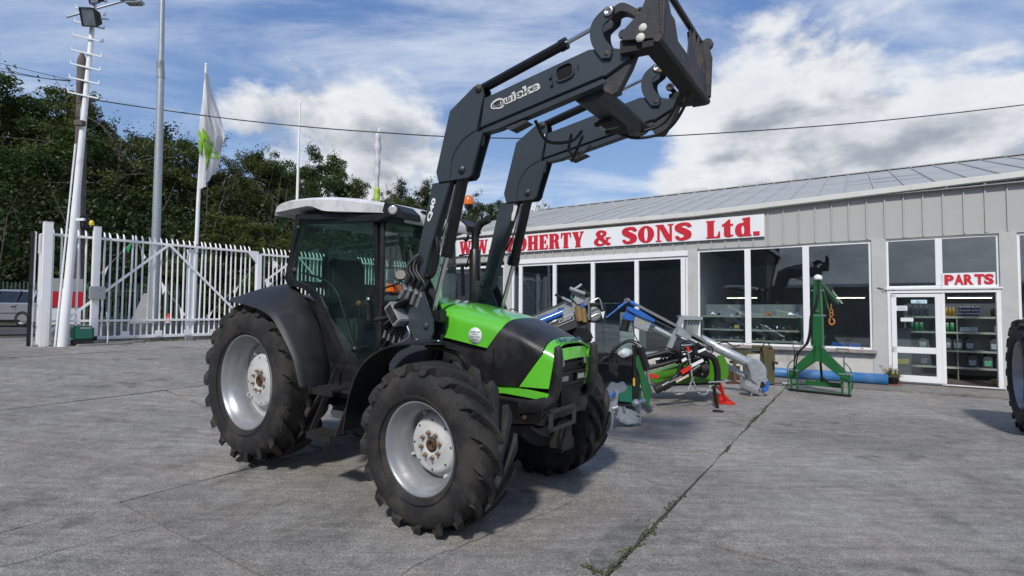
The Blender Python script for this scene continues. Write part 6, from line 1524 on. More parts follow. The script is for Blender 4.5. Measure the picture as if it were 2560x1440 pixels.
        B().box(C(1.36, 1.56, s, .02), (.05, .03, .24)).obj('door_handle', M_blackp, dr, .012); B().lathe([(0, .018), (.012*s, .016), (.013*s, 0)], 10, c=C(1.36, 1.64, s, .035)).obj('lock', M_silver, dr)
        # pillars
        B().tube([C(1.475, 1.05, s, -.01), C(1.44, 2.40, s, -.01)], .030, 8).obj('front_pillar', M_black, T)
        B().bar(C(.33, 1.78, s, -.02), C(.385, 2.48, s, -.02), .05, .055).obj('rear_pillar', M_black, T)
        # sill beneath the door
        B().prism([(.62, 1.62), (.85, 1.42), (1.08, 1.07), (1.50, 1.05), (1.55, .86), (.95, .84), (.80, 1.2)], s*.60, s*.50, 'y').obj('cab_sill', M_black, T, .01)
    # windscreen
    b = B(); 
    for c, d in (((1.47, 0, 2.385), (.05, 1.0, .05)), ((1.50, 0, 1.60), (.05, 1.04, .05)), ((1.485, 0, 2.0), (.035, .03, .76))): b.box(c, d)
    wf = b.obj('windscreen_frame', M_black, T, .006)
    for s in (-1, 1): B().box((1.485, s*.255, 2.0), (.006, .47, .74)).obj('windscreen_pane', M_winds, wf)
    B().box((1.49, 0, 1.33), (.04, 1.0, .50)).obj('firewall', M_black, T)
    B().bar((1.55, -.28, 1.72), (1.56, -.12, 2.15), .014, .02).obj('wiper', M_black, T)
    # rear window
    B().box((.34, 0, 2.12), (.006, 1.22, .62)).obj('rear_glass', M_cabglass, T); B().box((.35, 0, 2.45), (.05, 1.2, .05)).box((.32, 0, 1.80), (.05, 1.25, .06)).obj('rear_frame', M_black, T)
    # roof: moulded shell
    OV = [(.17, 2.49), (.165, 2.54), (.18, 2.59), (.22, 2.625), (.32, 2.645), (.65, 2.640), (1.05, 2.60), (1.45, 2.525), (1.62, 2.475), (1.73, 2.40), (1.75, 2.345)]
    def hw(x): return .735-.147*(x-.2)
    rs = []
    prof = spl([V((x, 0, z)) for x, z in OV], 6)
    def rsec(p):
        w = hw(p.x); zb_ = 2.50-.115*(p.x-.0) if p.x < 1.75 else 2.3
        zt_ = p.z; out = []
        for k in range(21):
            t = -1+2*k/20; y = t*w
            out.append(V((p.x, y, zt_-.014*abs(t)**3-(.030*max(0, (abs(t)-.94)/.06)**1.8))))
        return out
    b = B(); top = [rsec(p) for p in prof[4:]]
    for i in range(len(top)-1):
        pass
    def zlow(x): return float(np.interp(x, [.16, .46, .62, .80, 1.50, 1.75], [2.512, 2.535, 2.545, 2.478, 2.408, 2.345]))
    rings = []
    for p in prof[4:]:
        sec = rsec(p); zl = min(zlow(p.x), p.z-.03)
        ring = [V((p.x, sec[0].y+.006, zl))]+sec+[V((p.x, sec[-1].y-.006, zl))]
        rings.append(ring)
    b.rings(rings, closed=True, cap=True, smooth=False); b.obj('roof', M_roofw, T)
    B().prism([(.24, 2.50), (.50, 2.525), (.66, 2.53), (.80, 2.47), (1.52, 2.395), (1.60, 2.36), (1.46, 2.33), (.36, 2.40), (.30, 2.44)], -.55, .55, 'y').obj('roof_lining', M_black, T, .01)
    B().prism([(1.53, 2.50), (1.68, 2.455), (1.765, 2.385), (1.775, 2.325), (1.56, 2.37), (1.50, 2.42)], -.545, -.33, 'y').obj('lamp_recess', M_black, T, .006)
    B().prism([(1.53, 2.50), (1.68, 2.455), (1.765, 2.385), (1.775, 2.325), (1.56, 2.37), (1.50, 2.42)], .33, .545, 'y').obj('lamp_recess', M_black, T, .006)
    for s in (-1, 1):
        o = B().lathe([(.02, .036), (-.015, .040), (-.02, .034), (-.012, 0)], 20, ax='y').obj('roof_lamp', M_lamp, T); o.location = (1.655, s*.555, 2.412); o.rotation_euler = (0, 0, .55 if s < 0 else PI-.55)
    B().box((1.70, 0, 2.44), (.03, .5, .02)).obj('roof_front_trim', M_black, T)
    B().bar((1.50, -.50, 2.40), (1.56, .50, 2.40), .02, .02).obj('grab_rail', M_silver, T)
    # interior
    b = B(); b.box((.55, 0, 1.42), (.50, .50, .16)).prism([(.30, 1.45), (.44, 1.48), (.38, 2.02), (.30, 2.15), (.22, 2.15), (.20, 2.0)], -.24, .24, 'y'); se = b.obj('seat', M_seat, T, .05)
    B().box((.55, 0, 1.25), (.35, .35, .20)).obj('seat_base', M_black, T)
    B().box((.62, -.34, 1.62), (.34, .07, .05)).obj('armrest', M_seat, T, .02)
    B().box((.6, 0, 1.10), (1.9, 1.0, .06)).obj('cab_floor', M_black, T)
    B().prism([(1.20, 1.12), (1.46, 1.12), (1.46, 1.66), (1.30, 1.70), (1.15, 1.62)], -.20, .20, 'y').obj('dashboard', M_black, T, .02)
    b = B(); pts = [V((0, .20*math.cos(2*PI*k/24), .20*math.sin(2*PI*k/24))) for k in range(25)]; b.tube(pts, .013, 8, cap=False).bar((0, -.19, 0), (0, .19, 0), .02).bar((0, 0, -.19), (.0, 0, .0), .02).cyl((0, 0, 0), (.25, 0, 0), .025, 10)
    o = b.obj('steering_wheel', M_black, T); o.location = (1.05, 0, 1.76); o.rotation_euler = (0, .95, 0)
    B().tube(spl([(1.0, -.36, 1.3), (1.03, -.38, 1.48), (1.02, -.38, 1.58)], 5), .014, 8).obj('lever', M_black, T); B().lathe([(-.03, .0), (-.02, .028), (.02, .030), (.04, 0)], 12, c=(1.02, -.38, 1.60), ax='z').obj('lever_knob', mat('orange_knob', (.40, .12, .03), .4), T)
    B().box((.85, -.42, 1.35), (.5, .14, .22)).obj('side_console', mat('console_grey', (.05, .055, .06), .6), T, .03)
    B().box((1.46, .0, 2.28), (.05, .22, .10)).obj('mirror', M_black, T, .02)
    # exterior mirrors, indicator, beacon
    B().tube(spl([(1.52, -.52, 1.74), (1.62, -.56, 1.75), (1.72, -.53, 1.78)], 5), .010, 6).obj('mirror_arm', M_black, T)
    o = B().lathe([(0, .0), (0, .056), (.018, .060), (.03, .045), (.034, 0)], 22, ax='x').obj('mirror', M_black, T); o.location = (1.70, -.50, 1.855); o.rotation_euler = (0, .1, 2.0); o.scale = (1, 1, .82)
    q = B().lathe([(-.002, .0), (-.002, .050)], 22, ax='x').obj('mirror_glass', mat('dusty_mirror', (.35, .33, .28), .25, .4), o)
    B().box((1.62, -.50, 1.735), (.085, .12, .075)).obj('indicator', M_amber, T, .010); B().box((1.60, -.50, 1.69), (.10, .13, .03)).obj('indicator_base', M_black, T)
    bx, bz = 1.60, 2.36
    BE = (1.592, 0.56, 2.654)
    B().tube(spl([(1.55, .52, 2.30), (BE[0]-.02, .56, 2.28), (BE[0], .56, 2.40), (BE[0], .56, BE[2]-.02)], 6), .012, 8).obj('beacon_stalk', M_black, T)
    q = B().lathe([(-.04, .022), (-.03, .045), (0, .048), (.005, .048)], 18, c=(BE[0], .56, BE[2]), ax='z').obj('beacon_base', M_black, T); B().lathe([(0, .052), (.03, .056), (.07, .050), (.095, .030), (.10, 0)], 20, c=(BE[0], .56, BE[2]), ax='z').obj('beacon_lens', M_amber, T)
    # left mirror/aerial bits by the far pillar
    B().bar((1.50, .60, 1.70), (1.46, .62, 2.02), .02, .05).obj('mirror', M_black, T); B().tube([(1.50, .52, 2.12), (1.56, .62, 2.14), (1.50, .64, 2.0)], .010, 6).obj('mirror_arm', M_black, T)
    # exhaust
    b = B(); b.tube(spl([(1.76, .46, 1.42), (1.76, .46, 1.8), (1.76, .46, 2.22), (1.775, .46, 2.34), (1.83, .46, 2.42), (1.93, .46, 2.455)], 8), [.040]*41, 14); b.obj('exhaust', mat('hot_black_steel', (.018, .017, .018), .55, .3, var=.3, vs=10), T)
    b = B(); b.lathe([(1.50, .052), (1.52, .058), (2.15, .058), (2.17, .044)], 18, c=(1.76, .46, 0), ax='z'); b.obj('exhaust_guard', M_black, T)
    return T
T = pt_tractor()

# ================================================================ front loader
def loader(T):
    L = T
    NEAR, FAR = (-.52, -.42), (.45, .55)
    GUS = [(2.262, 3.166), (2.512, 3.312), (2.56, 3.316), (2.6, 3.281), (2.608, 3.213), (2.54, 2.943), (2.607, 2.94), (2.508, 2.663), (2.496, 2.617), (2.464, 2.59), (2.149, 2.594), (2.121, 2.687)]
    LOW = [(2.157, 2.616), (1.942, 2.069), (1.858, 1.802), (1.824, 1.599), (2.01, 1.566), (2.125, 2.157), (2.263, 2.484), (2.464, 2.606), (2.464, 2.654), (2.204, 2.692)]
    for (y0, y1), sx in ((NEAR, -1), (FAR, 1)):
        a = bpy.data.objects.new('loader_arm', None); COL.objects.link(a); a.parent = L
        th = y1-y0
        # post (lower leg)
        lowp = [(2.065, 2.60), (1.955, 2.20), (1.885, 1.94), (1.82, 1.86), (1.83, 1.75), (1.96, 1.75), (2.08, 2.12), (2.20, 2.42), (2.27, 2.60)]
        B().prism(lowp, y0+.008, y1-.008, 'y').obj('post', M_arm, a, .006)
        # outer gusset
        B().prism(GUS, y0-.006, y0+.012, 'y').obj('gusset_plate', M_arm, a, .004)
        B().prism(GUS, y1-.012, y1+.006, 'y').obj('gusset_plate', M_arm, a, .004)
        gus_in = [(x*.985+.035, z*.985+.042) for x, z in GUS]
        B().prism([(2.28, 3.13), (2.52, 3.26), (2.56, 3.0), (2.45, 2.62), (2.16, 2.63)], y0+.012, y1-.012, 'y').obj('post_box', M_arm, a)
        # boom
        TOPB = [(2.608, 3.197), (3.556, 3.333)]; BOTB = [(2.584, 2.925), (2.726, 2.933), (3.62, 3.078)]; WL = [(2.571, 2.968), (3.606, 3.122)]
        B().prism([TOPB[0], (3.50, TOPB[1][1]+.0), (3.66, 3.30), (3.80, 3.25), (3.795, 3.19), (3.62, 3.115), WL[1], (2.57, WL[0][1])], y0, y1, 'y').obj('boom', M_arm, a, .006)
        B().prism([(2.57, WL[0][1]-.002), (3.60, 3.118), (3.63, 3.075), BOTB[2], BOTB[1], (2.56, BOTB[0][1])], y0+.016, y1-.016, 'y').obj('boom_lower_box', M_arm, a, .004)
        ym = (y0+y1)/2
        # kinked nose bracket
        B().prism([(3.60, 3.10), (3.80, 3.20), (3.835, 3.24), (3.79, 3.14), (3.70, 3.00), (3.665, 2.985), (3.60, 3.03)], y0+.02, y1-.02, 'y').obj('nose_gusset', M_armworn, a, .004)
        # window ring and stops
        if sx < 0:
            w = B(); cx_, cz_ = (3.321, -0.52, 3.219)[0], (3.321, -0.52, 3.219)[2]
            ring = [(.062*math.copysign(abs(math.cos(t))**.6, math.cos(t)), .050*math.copysign(abs(math.sin(t))**.6, math.sin(t))) for t in [2*PI*k/24 for k in range(24)]]
            sl = .15
            P1 = [(cx_+x*math.cos(sl)-z*math.sin(sl), cz_+x*math.sin(sl)+z*math.cos(sl)) for x, z in ring]; P2 = [(cx_+1.18*(x*math.cos(sl)-z*math.sin(sl)), cz_+1.18*(x*math.sin(sl)+z*math.cos(sl))) for x, z in ring]
            n = 24; w.add([(x, y0-.014, z) for x, z in P2]+[(x, y0-.014, z) for x, z in P1]+[(x, y0+.0, z) for x, z in P2]+[(x, y0+.0, z) for x, z in P1], [f for i in range(n) for f in ((i, (i+1) % n, n+(i+1) % n, n+i), (i, 2*n+i, 2*n+(i+1) % n, (i+1) % n), (n+i, n+(i+1) % n, 3*n+(i+1) % n, 3*n+i))]); w.obj('window_ring', M_arm, a)
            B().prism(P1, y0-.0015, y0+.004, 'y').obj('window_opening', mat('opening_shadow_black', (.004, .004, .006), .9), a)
            for (px, pz, h) in ((3.205, 3.215, .03), (3.215, 3.16, .035)): B().box((px, y0-.008, pz), (.022, .016, h)).obj('latch', M_arm, a, .003)
            B().box((3.42, y0-.002, 3.225), (.008, .004, .04)).obj('slot', M_black, a)
        B().prism([(2.80, 2.93), (2.97, 2.955), (3.01, 2.935), (2.86, 2.895)], y0+.01, y1-.01, 'y').obj('park_stop', M_armworn, a, .003)
        # weld line arc on the gusset
        B().tube([(x, y0-.008, z) for x, z in [tuple(v)[::2] for v in spl([(2.27, 0, 2.62), (2.30, 0, 2.78), (2.40, 0, 2.90), (2.53, 0, 2.955)], 6)]], .006, 5).obj('weld_seam', M_arm, a)
        # pins
        def pin(x, z, r, m=M_armworn, proud=.018):
            q = B().lathe([(y0-.006, 0), (y0-.006, r), (y0-proud, r*.96), (y0-proud, r*.55), (y0-proud-.006, r*.5), (y0-proud-.006, 0)][::1], 20, c=(x, 0, z)).obj('pin', m, a)
            B().lathe([(y1+.006, 0), (y1+.006, r), (y1+proud, r*.96), (y1+proud, 0)], 16, c=(x, 0, z)).obj('pin', m, a)
        pin((2.56, -0.52, 3.281)[0], (2.56, -0.52, 3.281)[2], .032); pin((2.398, -0.52, 2.667)[0], (2.398, -0.52, 2.667)[2], .034, M_arm); pin((3.643, -0.52, 3.259)[0], (3.643, -0.52, 3.259)[2], .036); pin(1.885, 1.80, .038, M_arm)
        B().lathe([(y0-.004, 0), (y0-.004, .012)], 12, c=(2.52, 0, 3.245)).obj('hole', M_black, a)
        # linkage: bell crank and link
        ca = (3.658, -0.52, 3.535); cb = (3.643, -0.52, 3.259); cc = (3.875, -0.52, 3.46); cd = (3.761, -0.52, 3.349)
        for yy in ((y0-.022, y0-.006), (y1+.006, y1+.022)):
            arm = [V((ca[0], 0, ca[2])), V((3.575, 0, 3.475)), V((3.575, 0, 3.37)), V((cb[0], 0, cb[2]))]; P = spl(arm, 6); n = len(P); out = []; inn = []
            for i, p in enumerate(P):
                d = (P[min(i+1, n-1)]-P[max(i-1, 0)]).normalized(); q = V((-d.z, 0, d.x)); w_ = .046
                out.append((p.x+q.x*w_, p.z+q.z*w_)); inn.append((p.x-q.x*w_, p.z-q.z*w_))
            t0 = P[0]-P[1]; t0.normalize(); t1 = P[-1]-P[-2]; t1.normalize()
            loop = [(P[0].x+t0.x*.045, P[0].z+t0.z*.045)]+out+[(P[-1].x+t1.x*.045, P[-1].z+t1.z*.045)]+inn[::-1]
            B().prism(loop, yy[0], yy[1], 'y').obj('bell_crank', M_arm, a, .002)
        lk = [V((ca[0], 0, ca[2])), V((3.74, 0, 3.555)), V((cc[0]-.02, 0, cc[2]+.01))]
        P = spl(lk, 6); loop = [(p.x+.0, p.z+.030) for p in P]+[(p.x, p.z-.030) for p in P[::-1]]
        B().prism(loop, y0+.005, y1-.005, 'y').obj('tilt_link', M_armworn, a, .003)
        for q, r in ((ca, .034), (cc, .032), (cd, .032)):
            B().lathe([(y0-.022, 0), (y0-.022, r), (y0-.034, r*.95), (y0-.034, r*.5), (y0-.028, r*.45), (y0-.028, 0)], 22, c=(q[0], 0, q[2])).obj('pin', M_silver if q is ca else M_armworn, a)
            B().cyl((q[0], y0, q[2]), (q[0], y1, q[2]), r*.6, 12).obj('pin_shaft', M_armworn, a)
        # tilt cylinder above the boom
        ct = (2.529, -0.47, 3.3); cm = (3.303, -0.47, 3.454)
        A_ = V((ct[0], ym, ct[2]-.005)); M1 = V((cm[0], ym, cm[2]-.0)); E_ = V((ca[0], ym, ca[2]))
        B().cyl(A_, M1, .040, 18).lathe([(-.02, .044), (.02, .044)], 18, c=(0, 0, 0)) if False else None
        b = B(); b.cyl(A_, M1, .036, 18); dd = (M1-A_).normalized(); b.cyl(M1-dd*.05, M1+dd*.006, .042, 18); b.obj('tilt_cylinder', M_cylp, a)
        B().cyl(M1, E_, .016, 12).obj('cylinder_rod', M_chrome, a)
        # lift cylinder
        c1 = (2.366, -0.47, 2.614); c2 = (2.2, -0.47, 1.986); c3 = (2.049, -0.47, 1.507)
        P1 = V((c1[0], ym, c1[2])); P2 = V((c2[0], ym, c2[2])); P3 = V((c3[0], ym, c3[2]))
        b = B(); b.cyl(P1, P2, .046, 20); dd = (P2-P1).normalized(); b.cyl(P2-dd*.09, P2+dd*.004, .053, 20); b.cyl(P1-dd*.02, P1+dd*.03, .05, 16); b.obj('lift_cylinder', M_cylp, a)
        B().cyl(P2, P3, .021, 14).obj('cylinder_rod', M_chrome, a)
        B().tube([P1+V((-.065, -.02, -.05)), P1+(P2-P1)*.5+V((-.06, -.02, 0)), P2+V((-.055, -.02, .02)), P2+V((-.03, -.02, 0))], .008, 6).obj('oil_pipe', M_silver, a)
        B().tube([P1+V((-.085, .02, -.0)), P1+(P2-P1)*.5+V((-.085, .02, 0)), P2+V((-.10, .02, .15))], .008, 6).obj('oil_pipe', M_black, a)
        # tower bracket on the chassis
        tw = [(1.795, 1.84), (1.93, 1.845), (2.00, 1.74), (2.13, 1.46), (2.13, 1.36), (2.02, 1.12), (1.80, 1.0), (1.62, 1.02), (1.66, 1.35), (1.76, 1.60)]
        for yy in ((y0-.03, y0-.010), (y1+.010, y1+.03)): B().prism(tw, yy[0], yy[1], 'y').obj('tower_plate', M_arm if yy[0] > -.5 and sx < 0 or sx > 0 else M_arm, a, .005)
        B().prism([(1.64, 1.40), (2.05, 1.40), (2.0, 1.10), (1.80, .80), (1.62, .80)], y0+.0, y1-.0, 'y').obj('tower_box', M_dark, a, .01)
        for x, z in ((1.885, 1.80), (1.90, 1.66), (2.055, 1.42)):
            B().lathe([(y0-.030, 0), (y0-.030, .030), (y0-.042, .026), (y0-.042, 0)], 18, c=(x, 0, z)).obj('pin', M_arm, a); B().lathe([(y1+.030, .030), (y1+.042, .026), (y1+.042, 0)], 14, c=(x, 0, z)).obj('pin', M_arm, a)
        B().box((2.10, ym, 1.50), (.14, .10, .10)).obj('cylinder_foot', M_black, a, .01)
        # hook loop on the rear of the near post
        if sx < 0: B().tube(spl([(2.06, ym, 2.26), (2.10, ym, 2.05), (2.055, ym, 1.86), (1.985, ym, 1.83), (1.97, ym, 1.92)], 6), .022, 8).obj('hook_bar', M_black, a)
    # torsion tube between the booms
    tq = [(3.563, -0.42, 3.053)[0], (3.563, -0.42, 3.053)[2]]
    tx_, tz_ = tq[0]-.09, tq[1]+.012
    b = B()
    rs = []
    for k in range(9):
        y = -.43+.90*k/8; h = .062+.022*math.sin(PI*k/8)
        rs.append([V((tx_+.105*math.cos(t)*(1 if math.cos(t) > 0 else 1.25), y, tz_+h*math.sin(t)+.0)) for t in [2*PI*j/16 for j in range(16)]])
    b.rings(rs, smooth=True); b.obj('torsion_tube', M_arm, L)
    B().box((tx_-.02, .0, tz_-.10), (.12, .30, .03)).obj('valve_plate', M_dark, L, .005)
    for y in (-.10, 0, .10): B().cyl((tx_-.12, y, tz_-.10), (tx_+.02, y, tz_-.10), .018, 10).obj('valve', M_silver if y == 0 else M_dark, L)
    # hoses on the booms
    for k, P in enumerate(([(3.0, -.40, 2.98), (3.05, -.30, 2.84), (3.2, -.2, 2.84), (3.25, -.12, 2.93)], [(3.15, -.1, 2.93), (3.05, .05, 2.86), (3.0, .30, 2.88), (3.05, .44, 3.0)], [(3.2, 0, 2.94), (3.0, .2, 2.82), (2.9, .42, 2.95)],
                           [(3.30, .30, 3.10), (3.5, .36, 3.02), (3.72, .40, 3.06), (3.86, .34, 3.22), (3.95, .25, 3.36)], [(3.30, .30, 3.06), (3.5, .34, 2.96), (3.75, .36, 2.98), (3.92, .30, 3.14), (4.0, .22, 3.32)])):
        B().tube(spl(P, 8), .013, 8).obj('hydraulic_hose', M_hose, L)
    # ---- tool carrier
    ca_ = bpy.data.objects.new('tool_carrier', None); COL.objects.link(ca_); ca_.parent = L
    PL = [(3.772, 3.289), (3.753, 3.339), (3.89, 3.444), (3.958, 3.581)]+[(3.96, 3.70), (4.035, 3.68), (4.02, 3.235)]
    for y in (-.575, .575):
        B().prism(PL, y-.008, y+.008, 'y').obj('side_plate', M_armworn, ca_, .003)
        B().prism([(3.94, 3.70), (4.02, 3.70), (4.05, 3.58), (4.035, 3.26), (3.96, 3.24)], y-.03+(.03 if y < 0 else 0), y+(.03 if y > 0 else 0), 'y').obj('upright', M_armworn, ca_, .004)
    lo = V((4.005, 0, 3.235))
    B().cyl(lo+V((0, -.60, 0)), lo+V((0, .60, 0)), .026, 14).obj('lower_bar', M_armworn, ca_)
    B().cyl(V((3.97, -.60, 3.70)), V((3.97, .60, 3.70)), .024, 14).obj('upper_bar', M_black, ca_)
    # lower face sheet, notched towards the top
    pr = [(-.60, .0), (.60, 0), (.60, .17), (.52, .30), (.47, .30), (.38, .17), (.30, .17), (.16, .30), (.10, .30), (.04, .14), (-.20, .14), (-.26, .26), (-.34, .26), (-.40, .34), (-.60, .34)]
    B().prism(pr, -.006, .006, 'x').obj('face_sheet', M_armworn, ca_, .002).matrix_local = Matrix.Translation((4.01, 0, 3.245)) @ Matrix.Rotation(-.02, 4, 'Y')
    b = B(); b.prism([(3.90, 3.205), (4.0, 3.20), (4.0, 3.235), (3.90, 3.245)], -.58, .58, 'y'); b.obj('bottom_angle', M_dark, ca_)
    B().prism([(3.74, 3.22), (3.99, 3.20), (3.99, 3.30), (3.90, 3.32), (3.74, 3.31)], -.555, -.46, 'y').obj('lower_bracket', M_dark, ca_, .003); B().prism([(3.74, 3.22), (3.99, 3.20), (3.99, 3.30), (3.90, 3.32), (3.74, 3.31)], .46, .555, 'y').obj('lower_bracket', M_dark, ca_, .003)
    for y in (-.40, -.13, .14, .36): B().lathe([(4.017, 0), (4.017, .018)], 12, c=(0, y, 3.30), ax='x').obj('hole', M_black, ca_)
    for y in (.28, .40, .50): B().prism([(3.94, 3.68), (4.0, 3.68), (4.01, 3.42), (3.96, 3.42)], y-.008, y+.008, 'y').obj('rib', M_armworn, ca_, .002)
    B().tube(spl([(3.98, .22, 3.66), (3.99, .20, 3.50), (3.98, .26, 3.42)], 5), .010, 6).obj('lock_lever', M_dark, ca_)
    for y in (-.60, .60): B().cyl((4.01, y-.02, 3.70), (4.01, y+.02, 3.70), .045, 14).obj('end_boss', M_armworn, ca_)
    o = B().box((3.72, .43, 3.52), (.12, .02, .05)).obj('yellow_handle', mat('old_yellow', (.45, .33, .06), .5, var=.2), ca_, .004)
    # stickers
    M_stk = mat('torn_sticker', (.62, .60, .54), .6, var=.25, vs=60)
    for px, py, r in ((1607,69,0), (1601,93,0)): pass
    for c, rr in (((3.906, -0.584, 3.332), .027), ((3.89, -0.584, 3.273), .029)):
        st = B().lathe([(0, rr), (.0015, rr), (.0015, 0)], 20, ax='z').obj('round_sticker', M_stk, ca_); st.matrix_local = Matrix.Translation((c[0], -.584, c[2])) @ Matrix.Rotation(PI/2, 4, 'X')
        pr_ = B().bar((-rr*.5, -rr*.2, .0025), (rr*.4, rr*.3, .0025), .006, .001).bar((-rr*.2, rr*.4, .0025), (rr*.3, -rr*.4, .0025), .005, .001).obj('sticker_print', M_dark, ca_); pr_.matrix_local = st.matrix_local.copy()
    # lettering
    M_let = mat('worn_white_decal', (.66, .66, .63), .6, 0, var=.12, vs=30, dirt=(.08, .09, .10), da=.95, ds=26, dth=.62)
    la = (2.683, -0.525, 3.064); lb = (3.125, -0.525, 3.135); lc = (2.655, -0.525, 3.163)
    ux = V((lb[0]-la[0], 0, lb[2]-la[2])); uy = V((-.0, 0, .085))
    uy = V((-ux.z, 0, ux.x)).normalized()*.088
    b = link('decal_backing', text_mesh('decal_backing', 'Quicke', M_let, .0015, bold=.055), L); put(b, (la[0], -.5225, la[2]+.0), ux, uy)
    b = link('decal_line', text_mesh('decal_line', 'Quicke', M_arm, .001, bold=.0), L); put(b, V((la[0], -.5245, la[2]))+ux*.03+uy*.16, ux*.92, uy*.66)
    qa = (2.065, -0.52, 2.274); qb = (2.129, -0.52, 2.463)
    ux = V((qb[0]-qa[0], 0, qb[2]-qa[2])); n = V((-ux.z, 0, ux.x)).normalized()*.052
    b = link('decal_q', text_mesh('decal_q', 'Q40', mat('clean_white_decal', (.78, .79, .78), .45), .0015, bold=.045), L); put(b, V((qa[0], -.5145, qa[2]))+n*.1, ux*1.0, n)
    fs = (2.242, 0.44, 2.486)
    B().prism([(fs[0]-.035, fs[2]-.07), (fs[0]-.01, fs[2]-.075), (fs[0]+.0, fs[2]-.05), (fs[0]+.035, fs[2]+.06), (fs[0]+.02, fs[2]+.08), (fs[0]+.008, fs[2]+.065), (fs[0]-.008, fs[2]+.085), (fs[0]-.012, fs[2]+.03), (fs[0]-.03, fs[2]-.01)], .4535, .4565, 'y').obj('torn_decal', mat('torn_white', (.66, .68, .68), .6), L)
    fw_ = (2.575, 0.44, 3.17)
    B().prism([(fw_[0]-.02, fw_[2]-.015), (fw_[0]+.02, fw_[2]-.02), (fw_[0]+.012, fw_[2]+.025)], .440, .4425, 'y').obj('white_mark', M_signwhite, L)
    # ---- multi coupler and hose bundle at the near tower
    co = V((1.766, -0.6, 1.514))
    q = B().box((0, 0, 0), (.10, .12, .20), Euler((0, -.65, 0)).to_matrix()).obj('coupler_block', M_galvd, L, .008); q.location = co
    B().box((0, -.062, 0), (.07, .01, .15), Euler((0, -.65, 0)).to_matrix()).obj('coupler_face', M_dark, q, .003)
    for sg in (-.10, .10):
        B().lathe([(-.006, 0), (-.006, .075), (.006, .075), (.006, 0)], 24, c=(0, 0, 0), ax='z').obj('coupler_flange', M_dark, q).matrix_local = Matrix.Translation((sg*math.sin(-.65)*-1.0, 0, sg*math.cos(.65)*1.0)) @ Matrix.Rotation(-.65, 4, 'Y')
    B().cyl(co+V((-.02, -.02, -.02)), co+V((-.19, -.07, -.05)), .018, 12).obj('coupler_lever', M_blackp, L)
    cps = [co+V((.06+.030*k, -.05+.03*k, .13+.0*k)) for k in range(4)]
    for k in range(4):
        s0 = [(1.801, -0.6, 1.649), (1.847, -0.58, 1.625), (1.893, -0.56, 1.599), (1.938, -0.54, 1.572)][k]; s1 = [(1.87, -0.6, 1.758), (1.91, -0.58, 1.748), (1.955, -0.56, 1.725), (1.995, -0.54, 1.698)][k]
        B().cyl(s0, s1, .019, 12).obj('coupler', M_silver, L)
        d = (V(s1)-V(s0)).normalized(); B().lathe([(-.015, .025), (.015, .025)], 6, c=V(s1)-d*.03, ax='z', smooth=False).obj('nut', M_silver, L)
        top = V([(1.923, -0.56, 1.982), (1.921, -0.54, 2.001), (1.939, -0.53, 2.014), (1.928, -0.5, 2.024)][k])
        end = V([(1.894, -0.5, 1.836), (1.921, -0.48, 1.836), (1.949, -0.47, 1.802), (1.958, -0.46, 1.802)][k])
        B().tube(spl([V(s1), V(s1)+d*.07, V(s1)*.4+top*.6+V((-.02, -.03, -.01)), top, top*.4+end*.6+V((.03, 0, .04)), end], 6), .0155, 8).obj('hydraulic_hose', M_hose, L)
        lo_ = V([(1.646, -0.62, 1.343), (1.674, -0.6, 1.32), (1.716, -0.58, 1.3), (1.767, -0.56, 1.294)][k]); gd = V([(1.364, -0.62, 1.002), (1.393, -0.6, 0.985), (1.421, -0.58, 1.002), (1.464, -0.55, 1.02)][k])
        B().tube(spl([co+V((-.02+.02*k, 0, -.10)), lo_, lo_*.5+gd*.5+V((.0, -.01, -.02)), gd, gd+V((-.03, .1, -.18))], 6), .010, 7).obj('hydraulic_pipe', M_hose, L)
        B().cyl(lo_+V((.012, 0, .03)), lo_+V((-.012, 0, -.03)), .014, 8).obj('fitting', M_silver, L)
    B().tube(spl([V((1.89, -0.6, 1.416)), V((1.919, -0.6, 1.351)), V((1.879, -0.6, 1.301)), V((1.738, -0.6, 1.255))], 6), .008, 7).obj('oil_pipe', M_silver, L)
    B().prism([(1.50, 1.60), (1.78, 1.60), (1.86, 1.30), (1.80, 1.10), (1.60, 1.12)], -.50, -.42, 'y').obj('mounting_plate', M_dark, L, .01)
    return L
loader(T)

# ================================================================ second tractor, only its wheel reaches into the frame
def second_tractor():
    q = (6.319, 6.368, 0.0)
    ang = [0.771][0]
    t = thing('parked_tractor', 'parked tractor cut by the right edge, its ribbed rear tyre showing', 'tractor', (6.68, 6.92, 0), math.radians(-125))
    # local -y is the outer side of this wheel
    t.scale = (.95, .95, .95); wheel(t, 'rear', 0, .775, 0.0, .775, .457, .46, 19, .262, .155, -1, .055, .055)
    B().prism([(-.5, 1.4), (-.3, 1.62), (.1, 1.70), (.5, 1.60), (.8, 1.3), (.8, 1.25), (.5, 1.55), (.1, 1.65), (-.3, 1.57)], .45, .95, 'y').obj('rear_mudguard', M_fender, t, .005)
    B().box((.5, 1.15, .85), (2.4, .5, .5)).box((1.9, 1.15, 1.25), (1.6, .6, .5)).obj('body', M_dark, t, .03)
    B().cyl((0, .3, .775), (0, 1.9, .775), .12, 12).obj('axle', M_dark, t)
second_tractor()

